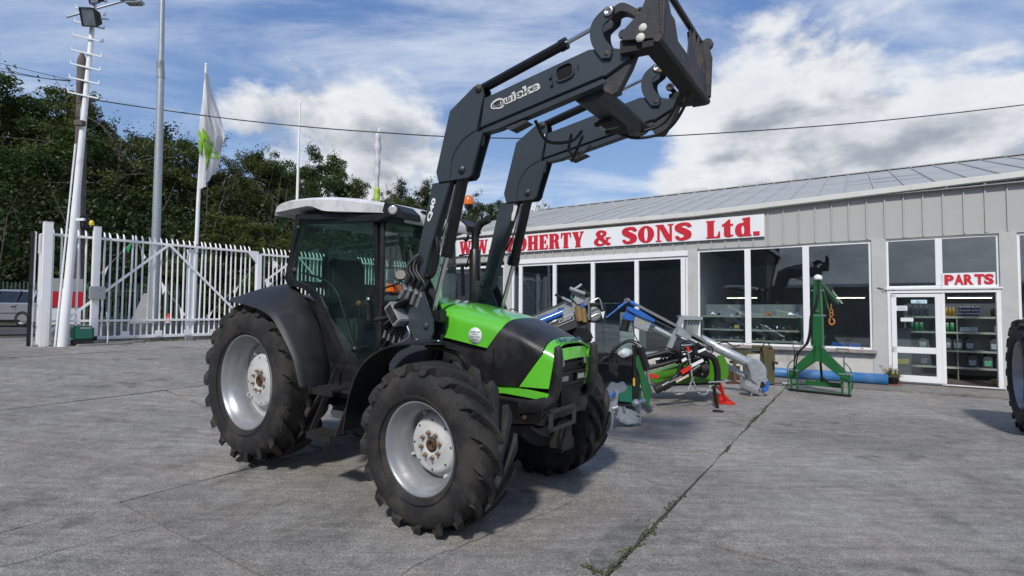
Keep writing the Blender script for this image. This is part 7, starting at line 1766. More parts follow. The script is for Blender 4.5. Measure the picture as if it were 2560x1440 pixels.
# ================================================================ implements standing in front of the showroom
class Kit:
    """a thing whose parts are modelled in world coordinates"""
    def __init__(s, name, label, cat, base):
        s.b = V(base); s.t = thing(name, label, cat, tuple(base))
    def add(s, name, m, b, parent=None, bevel=0.0):
        o = b.obj(name, m, parent or s.t, bevel); o.location = -s.b if parent is None else V((0, 0, 0)); return o
    def tube(s, name, m, pts, r, seg=10, sm=0): return s.add(name, m, B().tube(spl(pts, sm) if sm else pts, r, seg))
    def bar(s, name, m, a, b, w, h=None, up=(0, 0, 1), bevel=.003): return s.add(name, m, B().bar(a, b, w, h, up), None, bevel)
    def plate(s, name, m, pts, depth, bevel=0.0):
        """flat plate: outline in world space, thickness along +y"""
        n = len(pts); pts = [V(p) for p in pts]; q = [p+V((0, depth, 0)) for p in pts]
        return s.add(name, m, B().add(pts+q, [tuple(range(n)), tuple(range(2*n-1, n-1, -1))]+[(i, i+n, (i+1) % n+n, (i+1) % n) for i in range(n)]), None, bevel)
def build_crane():
    t = thing('lifting_crane', 'green tractor mounted lifting crane with an orange hook in front of the window', 'crane', (5.86, 10.03, 0), -.78)
    M = M_dgreen
    B().box((0, 0, .022), (1.04, .16, .02)).obj('base_plate', M, t, .003); B().box((0, -.085, .022), (1.08, .02, .03)).obj('rubber_strip', M_black, t)
    for s in (-1, 1):
        B().prism([(s*.02, .92), (s*.16, .74), (s*.50, .38), (s*.50, .28), (s*.36, .34), (s*.05, .60)], -.07, -.055, 'y').prism([(s*.02, .92), (s*.16, .74), (s*.50, .38), (s*.50, .28), (s*.36, .34), (s*.05, .60)], .055, .07, 'y').obj('leg_plates', M, t, .003)
        B().bar((s*.06, 0, .70), (s*.48, 0, .34), .10, .10).obj('leg', M, t, .006)
        for x in (.38, .49): B().box((s*x, 0, .22), (.035, .04, .40)).obj('stand_tube', M, t, .003)
        B().cyl((s*.34, -.06, .40), (s*.56, -.06, .40), .016, 10).cyl((s*.53, -.06, .40), (s*.56, -.06, .40), .028, 8).obj('hitch_pin', M_silver, t)
        B().prism([(s*.36, .42), (s*.52, .42), (s*.52, .26), (s*.36, .26)], -.05, -.04, 'y').obj('hitch_plate', M, t)
        B().tube(spl([(s*.53, -.03, .10), (s*.55, -.03, .36), (s*.51, -.03, .52), (s*.43, 0, .60)], 5), .010, 6).obj('guard_rod', M, t)
        B().tube([(s*.42, -.02, .36), (s*.42, -.02, .80), (s*.30, -.02, .80), (s*.30, -.02, .86), (s*.50, -.02, .86), (s*.50, -.02, .80), (s*.42, -.02, .80)] if s > 0 else [(s*.43, -.02, .36), (s*.42, -.02, .84), (s*.26, -.02, .84), (s*.26, -.02, .91), (s*.44, -.02, .91), (s*.44, -.02, .84)], .010, 6).obj('hose_holder', mat('brown_rod', (.07, .06, .045), .6), t)
    B().prism([(-.30, .10), (.32, .10), (.32, .20), (.12, .20), (.03, .27), (-.03, .27), (-.12, .20), (-.30, .20)], .20, .225, 'y').obj('foot_plate', M, t, .002)
    B().cyl((0, .10, .62), (0, .20, .20), .022, 10).obj('prop', M_dark, t)
    B().box((0, 0, 1.05), (.16, .14, .90)).obj('mast', M, t, .008); B().box((-.055, -.078, .80), (.012, .02, .42)).box((.055, -.078, .80), (.012, .02, .42)).obj('mast_ribs', M, t)
    B().rings([[V((x*w, y*.055, z)) for x, y in ((-1, -1), (1, -1), (1, 1), (-1, 1))] for z, w in ((1.48, .075), (1.95, .062), (2.16, .048))], smooth=False).obj('upper_mast', M, t, .004)
    B().bar((.03, .02, 2.10), (.03, .50, 1.60), .07, .08).obj('jib', M, t, .004); B().bar((.03, .03, 2.12), (.16, .75, 1.72), .06, .07).obj('jib_arm', M, t, .004)
    B().cyl((-.10, -.04, 1.95), (.12, -.04, 1.95), .014, 8).cyl((-.12, -.06, 1.47), (.15, -.06, 1.47), .014, 8).cyl((-.12, 0, .88), (.12, 0, .88), .014, 8).obj('pin', M_silver, t)
    B().box((0, -.065, 1.56), (.08, .02, .03)).obj('clamp', M_silver, t); B().lathe([(-.05, 0), (-.05, .065), (.05, .065), (.05, 0)], 18, c=(.015, 0, 2.19), ax='y').obj('head_sheave', mat('white_sheave', (.82, .83, .83), .4), t)
    B().tube(spl([(.03, -.07, 2.16), (.04, -.09, 1.9), (-.0, -.10, 1.65), (-.07, -.10, 1.5), (-.12, -.08, 1.2), (-.16, -.06, .95), (-.34, -.06, .72), (-.40, -.06, .3)], 6), .014, 7).obj('hydraulic_hose', M_hose, t)
    B().tube(spl([(.06, -.07, 2.16), (.02, -.11, 1.85), (-.03, -.12, 1.62), (-.10, -.12, 1.45), (-.13, -.1, 1.15), (-.20, -.08, .92), (-.38, -.08, .68), (-.42, -.08, .3)], 6), .014, 7).obj('hydraulic_hose', M_hose, t)
    M_or = mat('orange_hook_paint', (.60, .20, .03), .4)
    B().cyl((.20, .10, 1.70), (.20, .10, 1.60), .008, 6).obj('hook_chain', M_or, t)
    for k in range(2): B().tube([V((.20+.028*math.cos(a), .10, 1.56-.07*k+.034*math.sin(a))) for a in [2*PI*j/12 for j in range(13)]], .008, 6, cap=False).obj('chain_link', M_or, t)
    B().tube(spl([(.20, .10, 1.46), (.17, .10, 1.40), (.165, .10, 1.34), (.20, .10, 1.30), (.245, .10, 1.33), (.245, .10, 1.39), (.215, .10, 1.42)], 6), [.010]*6+[.014]*24+[.010]*7, 8).obj('hook', M_or, t)
build_crane()

def build_rusty():
    k = Kit('block_grab', 'old rusty green steel grab standing under the display window', 'grab', (5.157, 11.2, 0.0))
    M_og = mat('faded_green_rusty', (.07, .08, .035), .75, 0, var=.3, vs=6, dirt=(.13, .06, .03), da=.8, ds=5, dth=.48)
    P = lambda *a: a
    for a, b in (((4.697, 11.2, 0.657), (5.55, 11.2, 0.679)), ((4.735, 11.4, 0.442), (5.646, 11.4, 0.447)), ((4.562, 11.2, 0.012), (5.583, 11.2, -0.015))): k.bar('cross_rail', M_og if a[2] > .3 else M_rust, a, b, .07, .06)
    for a, b in (((4.748, 11.2, 0.632), (4.741, 11.2, 0.039)), ((4.969, 11.2, 0.633), (4.962, 11.2, 0.04)), ((5.29, 11.1, 0.787), (5.28, 11.1, -0.003)), ((5.518, 11.1, 0.754), (5.507, 11.1, -0.001))): k.bar('upright', M_og, a, b, .06, .06)
    k.plate('end_plate', M_og, [(5.251, 11.0, 0.794), (5.485, 11.0, 0.762), (5.515, 11.0, 0.529), (5.445, 11.0, 0.32), (5.491, 11.0, 0.03), (5.233, 11.0, 0.028), (5.296, 11.0, 0.402)], .03)
    k.plate('side_plate', M_rust, [(4.629, 11.25, 0.371), (4.886, 11.25, 0.373), (4.883, 11.25, 0.075), (4.626, 11.25, 0.074)], .03)
    k.tube('ram', M_og, [(5.079, 11.1, 0.802), (5.452, 11.0, 0.795)], .035, 10); k.tube('hose', M_hose, [(5.243, 11.0, 0.794), (5.302, 11.0, 0.878), (5.386, 11.0, 0.861), (5.401, 11.0, 0.778)], .012, 6, 4)
    k.tube('pin', M_rust, [(5.44, 10.95, 0.491), (5.539, 10.95, 0.467)], .03, 8)
build_rusty()

def build_auger():
    k = Kit('slurry_pump', 'long galvanised slurry pump leaning down to the ground with blue gearbox on top', 'pump', (4.524, 9.75, 0.0))
    G1, G2 = M_galv, M_galvd
    k.add('discharge_pipe', G1, B().tube([(3.566, 9.9, 1.029), (3.806, 9.88, 0.912), (3.813, 9.86, 0.883), (4.421, 9.8, 0.579)], [.078, .078, .092, .092], 20))
    k.add('drive_tube', G1, B().tube([(2.678, 10.25, 1.269), (3.238, 10.1, 0.97), (3.768, 9.98, 0.768)], .058, 16))
    k.add('suction_tube', G1, B().tube([(4.003, 10.1, 0.569), (4.47, 9.95, 0.293)], .052, 14))
    k.add('elbow', G1, B().tube(spl([(4.391, 9.8, 0.601), (4.545, 9.78, 0.552), (4.626, 9.75, 0.408), (4.558, 9.72, 0.243)], 6), [.095]*6+[.11]*6+[.10]*7, 18))
    k.plate('volute', G2, [(4.31, 9.62, 0.597), (4.458, 9.62, 0.671), (4.581, 9.62, 0.569), (4.644, 9.62, 0.402), (4.613, 9.62, 0.235), (4.503, 9.62, 0.184), (4.394, 9.62, 0.292), (4.367, 9.62, 0.437)], .16, .012)
    k.plate('foot_box', G1, [(4.269, 9.6, 0.294), (4.515, 9.6, 0.187), (4.491, 9.6, 0.042), (4.252, 9.6, 0.113)], .18, .006)
    k.plate('foot_lip', M_silver, [(4.244, 9.58, 0.21), (4.606, 9.58, 0.046), (4.554, 9.58, -0.005), (4.214, 9.58, 0.152)], .20, .004)
    k.plate('outlet_flange', G1, [(4.51, 9.6, 0.332), (4.634, 9.6, 0.369), (4.677, 9.6, 0.311), (4.638, 9.6, 0.115), (4.565, 9.6, 0.078), (4.5, 9.6, 0.15)], .12, .006)
    k.add('outlet', M_black, B().cyl((4.554, 9.59, 0.21), (4.614, 9.7, 0.195), .06, 16))
    k.plate('blue_clamp', M_blue, [(4.546, 9.56, 0.142), (4.627, 9.56, 0.186), (4.642, 9.56, 0.273), (4.693, 9.56, 0.266), (4.67, 9.56, 0.129), (4.596, 9.56, 0.071)], .05, .004)
    k.bar('stand_pin', G2, (4.398, 9.6, 0.114), (4.352, 9.6, -0.031), .02)
    # long aluminium shaft with its handle
    k.bar('agitator_shaft', M_silver, (2.317, 10.1, 1.703), (3.604, 9.8, 0.99), .035, .05); k.bar('control_rod', M_silver, (2.792, 10.15, 1.35), (3.645, 9.85, 0.913), .02, .02)
    k.bar('guide_rail', M_dark, (2.483, 10.15, 1.557), (3.57, 9.85, 0.965), .03, .04)
    k.tube('pivot', M_dark, [(2.198, 10.05, 1.701), (2.355, 10.2, 1.704)], .045, 14); k.tube('pivot_ring', M_silver, [(2.188, 10.04, 1.732), (2.24, 10.1, 1.733)], .05, 14)
    k.tube('lever', M_blue, [(2.171, 10.0, 1.701), (1.786, 9.9, 1.41)], .014, 8); k.tube('lever_socket', M_blue, [(2.16, 10.02, 1.685), (2.022, 9.98, 1.593)], .026, 8)
    k.tube('shaft_sleeve', M_blue, [(2.274, 10.08, 1.71), (2.397, 10.05, 1.641)], .035, 10)
    # gearbox end
    k.plate('gearbox', M_blue, [(2.208, 10.1, 1.532), (2.393, 10.1, 1.557), (2.346, 10.1, 1.318), (2.161, 10.1, 1.363), (2.162, 10.1, 1.44)], .18, .02); k.plate('gearbox_bracket', M_blue, [(2.213, 10.05, 1.632), (2.458, 10.05, 1.557), (2.764, 10.05, 1.367), (2.733, 10.05, 1.321), (2.427, 10.05, 1.442), (2.213, 10.05, 1.556)], .10, .006)
    k.tube('rubber_guard', M_black, [(2.219, 10.15, 1.362), (2.172, 10.15, 1.176)], .085, 18); k.add('guard_rim', M_black, B().tube([(2.172, 10.15, 1.207), (2.164, 10.15, 1.145)], .093, 18))
    k.plate('gear_housing', G1, [(2.378, 10.1, 1.48), (2.639, 10.1, 1.404), (2.716, 10.1, 1.328), (2.607, 10.1, 1.135), (2.346, 10.1, 1.226)], .22, .012); k.plate('yellow_mark', mat('yellow_warning', (.55, .40, .04), .5), [(2.468, 10.094, 1.342), (2.499, 10.094, 1.334), (2.491, 10.094, 1.288), (2.46, 10.094, 1.296)], .003)
    # upright frame
    k.bar('frame_upright', G1, (3.238, 9.95, 1.433), (2.946, 9.95, 0.766), .085, .085); k.plate('frame_cap', G1, [(3.192, 9.9, 1.464), (3.607, 9.9, 1.436), (3.607, 9.9, 1.376), (3.252, 9.9, 1.374)], .30, .004)
    k.plate('hopper', G2, [(3.346, 10.0, 1.372), (3.605, 10.0, 1.374), (3.527, 10.0, 1.084), (3.329, 10.0, 1.144)], .22, .01)
    for q in (0, 1, 2): k.bar('hopper_rib', M_silver, ((3.354, 9.98, 1.372)[0]+q*.055, 9.985, (3.354, 9.98, 1.372)[2]), ((3.292, 9.98, 1.129)[0]+q*.055, 9.985, (3.292, 9.98, 1.129)[2]), .014, .02)
    k.plate('base_tray', G1, [(2.492, 10.2, 0.704), (3.191, 10.2, 0.747), (3.19, 10.2, 0.646), (2.53, 10.2, 0.604)], .35, .005)
    k.plate('link_plate', G2, [(3.122, 9.85, 1.261), (3.384, 9.85, 1.091), (3.353, 9.85, 0.986), (3.083, 9.85, 1.111)], .05, .004)
    k.tube('hose', M_hose, [(3.812, 9.8, 0.843), (3.85, 9.8, 0.932), (4.0, 9.8, 0.963), (4.148, 9.8, 0.889), (4.261, 9.8, 0.92)], .012, 6, 5); k.tube('cable', M_hose, [(2.319, 10.05, 1.365), (2.349, 10.05, 1.097), (2.456, 10.05, 0.907), (2.57, 10.05, 0.755)], .010, 6, 5)
    for q in [(4.386, 9.79, 0.528), (4.474, 9.79, 0.454), (4.547, 9.79, 0.307), (4.383, 9.79, 0.269)]: k.add('bolt', M_silver, B().lathe([(-.02, 0), (-.02, .014), (0, .014)], 6, c=q, smooth=False))
build_auger()

def build_mower():
    k = Kit('disc_mower', 'bright green mower with black arms, chain and red prop stand', 'mower', (3.329, 8.5, 0.0))
    M_lg = mat('lime_green_paint', (.065, .22, .012), .35, 0, var=.08, coat=.4)
    k.plate('cover', M_lg, [(2.428, 9.2, 0.434), (2.946, 9.2, 0.59), (3.367, 9.2, 0.676), (3.647, 9.2, 0.692), (3.758, 9.2, 0.588), (3.756, 9.2, 0.449), (3.644, 9.2, 0.379), (2.441, 9.2, 0.323)], .35, .03)
    k.plate('cutter_bar', M_lg, [(2.368, 9.0, 0.363), (3.565, 9.0, 0.405), (3.646, 9.0, 0.337), (2.47, 9.0, 0.283)], .45, .01)
    k.plate('end_cover', M_lg, [(3.495, 8.9, 0.788), (3.596, 8.9, 0.802), (3.676, 8.9, 0.62), (3.674, 8.9, 0.452), (3.592, 8.9, 0.371), (3.511, 8.9, 0.397)], .06, .01)
    k.plate('skid', M_dark, [(2.484, 9.05, 0.303), (3.515, 9.05, 0.329), (3.514, 9.05, 0.282), (2.552, 9.05, 0.255)], .4)
    for nm, pts, r, m in (('arm', [(2.204, 8.7, 0.765), (2.523, 8.7, 0.852), (2.887, 8.7, 0.934)], .045, M_black), ('arm', [(2.257, 8.65, 0.606), (2.639, 8.65, 0.707), (3.035, 8.65, 0.82)], .035, M_black), ('arm', [(2.403, 8.75, 0.695), (2.936, 8.75, 0.798)], .03, M_dark),
                      ('lift_arm', [(2.937, 8.5, 0.884), (3.228, 8.5, 0.809), (3.304, 8.5, 0.693), (3.328, 8.5, 0.533), (3.314, 8.5, 0.36)], .052, M_black), ('lift_arm', [(2.853, 8.6, 0.778), (2.767, 8.6, 0.647), (2.72, 8.6, 0.517), (2.622, 8.6, 0.419)], .038, M_black)):
        k.tube(nm, m, pts, r, 12, 5 if len(pts) > 2 else 0)
    k.bar('spring_balance', M_black, (2.968, 8.55, 0.997), (3.032, 8.55, 0.816), .08); k.bar('hitch_frame', M_black, (3.032, 8.6, 1.02), (3.176, 8.5, 0.821), .06, .06); k.bar('hitch_frame', M_dark, (2.82, 8.8, 0.926), (3.222, 8.8, 0.928), .08, .08)
    for a, b, w in (((2.739, 8.45, 0.74), (2.81, 8.45, 0.785), .045), ((2.886, 8.45, 0.664), (3.08, 8.45, 0.761), .05), ((2.997, 8.45, 0.889), (3.126, 8.45, 0.941), .04)): k.bar('white_label', M_signwhite, a, b, w, .012, (0, -1, 0))
    k.tube('pto_shaft', M_black, [(2.383, 8.45, 0.31), (2.576, 8.45, 0.407), (2.834, 8.45, 0.536), (3.027, 8.45, 0.665)], .045, 14); k.tube('pto_joint', M_dark, [(2.292, 8.4, 0.285), (2.401, 8.4, 0.343)], .07, 14); k.tube('pto_guard', M_black, [(2.406, 8.42, 0.328), (2.515, 8.42, 0.392)], .075, 16)
    k.plate('gearbox', M_black, [(2.945, 8.62, 0.744), (3.208, 8.62, 0.798), (3.259, 8.62, 0.713), (3.244, 8.62, 0.485), (3.152, 8.62, 0.432), (2.989, 8.62, 0.483)], .2, .02); k.tube('gearbox_boss', M_dark, [(3.058, 8.5, 0.615), (3.174, 8.5, 0.628)], .075, 16)
    for q in range(5): k.tube('black_hose', M_hose, [V((2.456, 8.7, 0.733))+V((.07*q, 0, .02*q)), V((2.587, 8.65, 0.87))+V((.07*q, -.04, .05*(q % 2))), V((2.755, 8.6, 0.797))+V((.05*q, 0, -.04)), V((2.833, 8.6, 0.667))+V((.05*q, 0, -.03*q))], .014, 6, 4)
    for a, b in (((1655,915),(1700,880)), ((1690,905),(1745,872)), ((1612,905),(1650,893)), ((1760,880),(1790,900))): pass
    for a, b in [[(2.517, 8.8, 0.624), (2.833, 8.8, 0.873)], [(2.783, 8.9, 0.662), (3.157, 8.9, 0.893)], [(2.849, 8.9, 0.413), (3.289, 8.9, 0.517)], [(2.472, 9.0, 0.772), (2.884, 9.0, 0.809)]]: k.bar('frame_bar', M_black, a, b, .035, .05)
    for q in [(3.033, 8.5, 0.724), (3.143, 8.5, 0.725), (3.076, 8.5, 0.531), (2.969, 8.5, 0.82), (2.866, 8.5, 0.91)]: k.add('bolt', M_silver, B().lathe([(-.02, 0), (-.02, .014), (0, .014)], 6, c=q, smooth=False))
    k.bar('red_valve', M_red, (2.708, 8.4, 0.561), (2.856, 8.4, 0.65), .06, .06); k.bar('warning_label', mat('warning_label', (.60, .50, .35), .5, var=.5, vs=30), (2.612, 8.36, 0.42), (2.816, 8.36, 0.528), .035, .01, (0, -1, 0))
    k.bar('red_bracket', M_red, (2.795, 8.4, 1.006), (2.832, 8.4, 0.892), .045, .04); k.tube('pin', M_silver, [(2.737, 8.38, 0.995), (2.877, 8.38, 1.008)], .014, 8)
    k.plate('red_tag', M_red, [(2.243, 8.6, 0.527), (2.394, 8.6, 0.495), (2.406, 8.6, 0.45), (2.282, 8.6, 0.449)], .02)
    # chain
    def chain(P, n):
        Q = spl(P, 12); 
        lm = B().tube([V((.010*math.cos(a), 0, .019*math.sin(a))) for a in [2*PI*j/10 for j in range(11)]], .0042, 5, cap=False).mesh('chain_link', M_silver)
        Ls = [0]
        for i in range(len(Q)-1): Ls.append(Ls[-1]+(Q[i+1]-Q[i]).length)
        m = int(Ls[-1]/.030)
        for j in range(m):
            s = (j+.5)*Ls[-1]/m; i = max(q for q in range(len(Ls)-1) if Ls[q] <= s); f = (s-Ls[i])/max(1e-6, Ls[i+1]-Ls[i]); p = Q[i]*(1-f)+Q[i+1]*f; d = (Q[i+1]-Q[i]).normalized()
            o = link('chain_link', lm, k.t); o.location = p-k.b; o.rotation_euler = (d.to_track_quat('Z', 'Y') @ Euler((0, 0, PI/2*(j % 2))).to_quaternion()).to_euler(); o.scale = (1.35, 1.35, 1.2)
    chain([(2.813, 8.38, 0.893), (2.85, 8.38, 0.703), (2.88, 8.38, 0.482), (2.948, 8.38, 0.292), (3.03, 8.38, 0.224), (3.113, 8.38, 0.249), (3.165, 8.38, 0.357)], 40); chain([(2.887, 8.4, 0.479), (2.841, 8.4, 0.352), (2.738, 8.4, 0.244), (2.623, 8.4, 0.224), (2.547, 8.4, 0.306)], 20)
    # jack leg and red stand
    k.tube('jack_leg', M_black, [(3.243, 8.45, 0.347), (3.309, 8.45, -0.047)], .028, 10); k.add('jack_foot', M_black, B().lathe([(0, 0), (0, .085), (.012, .085), (.02, .03), (.02, 0)], 20, c=((3.188, 8.14, 0.0)[0], (3.188, 8.14, 0.0)[1], .003), ax='z'))
    k.tube('cross_pin', M_silver, [(3.134, 8.38, 0.414), (3.433, 8.38, 0.434)], .014, 8)
    k.bar('stand_leg', M_red, (3.445, 8.7, 0.358), (3.542, 8.75, 0.074), .05, .03); k.bar('stand_leg', M_red, (3.385, 8.75, 0.324), (3.608, 8.75, 0.075), .04, .03)
    q = (3.705, 8.73, 0.0); k.add('stand_foot', M_red, B().add([(q[0]-.32, q[1]+.03, .16), (q[0]-.18, q[1], .16), (q[0]+.02, q[1], .006), (q[0]-.30, q[1]+.02, .006), (q[0]-.32, q[1]+.16, .16), (q[0]-.18, q[1]+.12, .16), (q[0]+.02, q[1]+.12, .006), (q[0]-.30, q[1]+.14, .006)], [(0, 1, 2, 3), (7, 6, 5, 4), (0, 4, 5, 1), (1, 5, 6, 2), (2, 6, 7, 3), (3, 7, 4, 0)]))
    for nm, P in (('hydraulic_hose', [(2.012, 8.5, 0.911), (2.206, 8.5, 0.932), (2.465, 8.5, 0.959), (2.724, 8.5, 0.883)]), ('hydraulic_hose', [(2.724, 8.5, 0.896), (2.757, 8.5, 1.045), (2.887, 8.5, 1.065), (3.016, 8.5, 1.001), (3.209, 8.5, 0.918)]), ('hydraulic_hose', [(2.624, 8.6, 0.842), (2.691, 8.6, 0.992), (2.855, 8.6, 1.032), (3.018, 8.6, 0.968)]), ('hydraulic_hose', [(3.116, 8.6, 0.91), (3.247, 8.6, 0.969), (3.293, 8.6, 0.891), (3.213, 8.6, 0.813)])): k.tube(nm, M_hose, P, .012, 7, 5)
build_mower()

def build_loader_head():
    k = Kit('shear_bucket', 'black framed silage shear with dark green curved side blades', 'shear bucket', (1.872, 8.0, 0.0))
    k.bar('top_beam', M_black, (1.177, 8.1, 0.827), (1.905, 8.05, 0.836), .16, .14); k.bar('beam_rail', M_silver, (1.201, 8.05, 0.886), (1.721, 8.05, 0.877), .02, .02)
    k.bar('post', M_black, (1.87, 7.95, 1.032), (1.866, 7.95, -0.001), .10, .08); k.bar('rear_post', M_black, (1.413, 8.4, 0.724), (1.412, 8.4, 0.059), .08, .08)
    k.bar('lower_beam', M_black, (1.269, 8.3, 0.138), (1.93, 8.3, 0.142), .12, .10); k.plate('bucket_sheet', mat('dark_steel_sheet', (.03, .03, .032), .5, .2, var=.2), [(1.341, 8.35, 0.729), (1.976, 8.35, 0.764), (1.974, 8.35, 0.228), (1.467, 8.35, 0.225)], .03); k.plate('bucket_box', M_teal, [(1.667, 8.15, 0.363), (2.014, 8.15, 0.353), (2.013, 8.15, 0.107), (1.667, 8.15, 0.142)], .45, .01)
    k.plate('back_sheet', M_black, [(1.294, 8.9, 0.707), (2.174, 8.9, 0.712), (2.171, 8.9, -0.093), (1.294, 8.9, -0.099)], .03)
    k.plate('side_blade', M_dgreen, [(1.858, 7.85, 0.842), (1.894, 7.85, 0.884), (1.929, 7.85, 0.854), (1.953, 7.85, 0.724), (2.018, 7.85, 0.546), (2.1, 7.85, 0.351), (2.07, 7.85, 0.221), (2.022, 7.85, 0.079), (1.998, 7.85, 0.22), (1.951, 7.85, 0.368), (1.905, 7.85, 0.605), (1.857, 7.85, 0.723)], .05, .004)
    k.tube('ram', M_black, [(1.918, 7.85, 1.003), (2.024, 7.85, 0.665)], .055, 14); k.tube('ram_rod', M_silver, [(2.018, 7.85, 0.677), (2.059, 7.85, 0.457)], .022, 10); k.tube('ram_cap', M_silver, [(1.894, 7.85, 1.039), (1.924, 7.85, 0.991)], .03, 10)
    k.bar('yellow_label', mat('yellow_warning', (.55, .40, .04), .5), (1.838, 7.9, 0.538), (1.838, 7.9, 0.419), .03, .012, (0, -1, 0)); k.plate('hinge_plate', M_black, [(1.458, 7.95, 0.83), (1.609, 7.95, 0.831), (1.609, 7.95, 0.53), (1.488, 7.95, 0.62)], .06, .004)
    for q in [(1.522, 7.97, 0.78), (1.589, 7.97, 0.769), (1.589, 7.97, 0.648), (1.704, 7.97, 0.842)]: k.add('bolt', M_silver, B().lathe([(-.02, 0), (-.02, .014), (0, .014)], 6, c=q, smooth=False))
    for P in ([(1.488, 7.95, 0.86), (1.609, 7.95, 0.994), (1.761, 7.95, 1.073), (1.882, 7.95, 1.044), (1.93, 7.95, 0.996)], [(1.449, 7.9, 0.847), (1.569, 7.9, 1.015), (1.762, 7.9, 1.106), (1.894, 7.9, 1.071), (1.954, 7.9, 1.011)], [(1.337, 7.95, 0.769), (1.397, 7.95, 0.83), (1.518, 7.95, 0.861)]): k.tube('hydraulic_hose', M_hose, P, .013, 7, 5)
    k.add('bagged_fittings', mat('clear_bag', (.50, .56, .58), .25, 0, var=.4, vs=12), B().rings([[V((1.729, 8.0, 0.894))+V((math.cos(a)*r_*1.3, math.sin(a)*r_, z+.014*math.sin(a*5))) for a in [2*PI*j/14 for j in range(14)]] for z, r_ in ((-.04, .07), (.0, .10), (.05, .08), (.08, .02))]))
build_loader_head()

def build_hitches():
    G = M_galv
    k = Kit('log_splitter_hitch', 'galvanised hitch casting on the ground just right of the far front tyre', 'hitch', (1.316, 6.9, 0.0))
    k.plate('head_plate', G, [(1.263, 6.95, 0.502), (1.327, 6.95, 0.607), (1.406, 6.95, 0.582), (1.485, 6.95, 0.608), (1.538, 6.95, 0.54), (1.485, 6.95, 0.477), (1.406, 6.95, 0.451), (1.379, 6.95, 0.346), (1.316, 6.95, 0.241), (1.274, 6.95, 0.371)], .07, .006)
    k.plate('web', G, [(1.317, 6.9, 0.458), (1.411, 6.9, 0.485), (1.38, 6.9, 0.277), (1.327, 6.9, 0.225), (1.295, 6.9, -0.034), (1.238, 6.9, -0.035), (1.244, 6.9, 0.224)], .09, .006); k.tube('blue_grip', M_blue, [(1.287, 6.85, 0.43), (1.349, 6.85, 0.492)], .022, 10)
    k.add('foot', G, B().bar((1.297, 6.85, 0.208), (1.286, 6.85, -0.033), .07, .06), None, .01); k.tube('stub', G, [(1.298, 6.8, 0.285), (1.375, 6.8, 0.306)], .03, 12)
    for q in [(1.265, 6.79, 0.144), (1.259, 6.79, 0.072)]: k.add('hole', M_black, B().lathe([(0, 0), (0, .010), (.01, .010)], 10, c=q))
    k = Kit('ball_hitch', 'galvanised ball hitch beam lying right of the hitch casting', 'hitch', (1.677, 7.1, 0.0))
    k.bar('beam', G, (1.399, 7.05, 0.206), (1.688, 7.1, 0.103), .07, .16); k.plate('under_plate', M_galvd, [(1.415, 7.0, 0.127), (1.627, 7.0, 0.06), (1.547, 7.0, 0.038), (1.378, 7.0, 0.1)], .12, .003)
    k.add('post', G, B().bar((1.71, 7.1, 0.305), (1.699, 7.1, 0.039), .085, .07), None, .014); k.add('ball', G, B().lathe([(-.06, 0), (-.045, .040), (0, .058), (.045, .040), (.06, 0)], 20, c=(1.659, 7.02, 0.319))); k.add('ball_neck', G, B().cyl((1.673, 7.08, 0.309), (1.775, 7.1, 0.332), .03, 12)); k.add('ball_end', G, B().lathe([(-.04, 0), (-.03, .03), (0, .042), (.03, .03), (.04, 0)], 16, c=(1.775, 7.1, 0.332)))
    k.tube('pin', M_silver, [(1.495, 7.0, 0.227), (1.495, 7.0, 0.28)], .02, 8)
    for q in [(1.689, 6.99, 0.204), (1.683, 6.99, 0.151)]: k.add('hole', M_black, B().lathe([(0, 0), (0, .012), (.01, .012)], 10, c=q))
build_hitches()

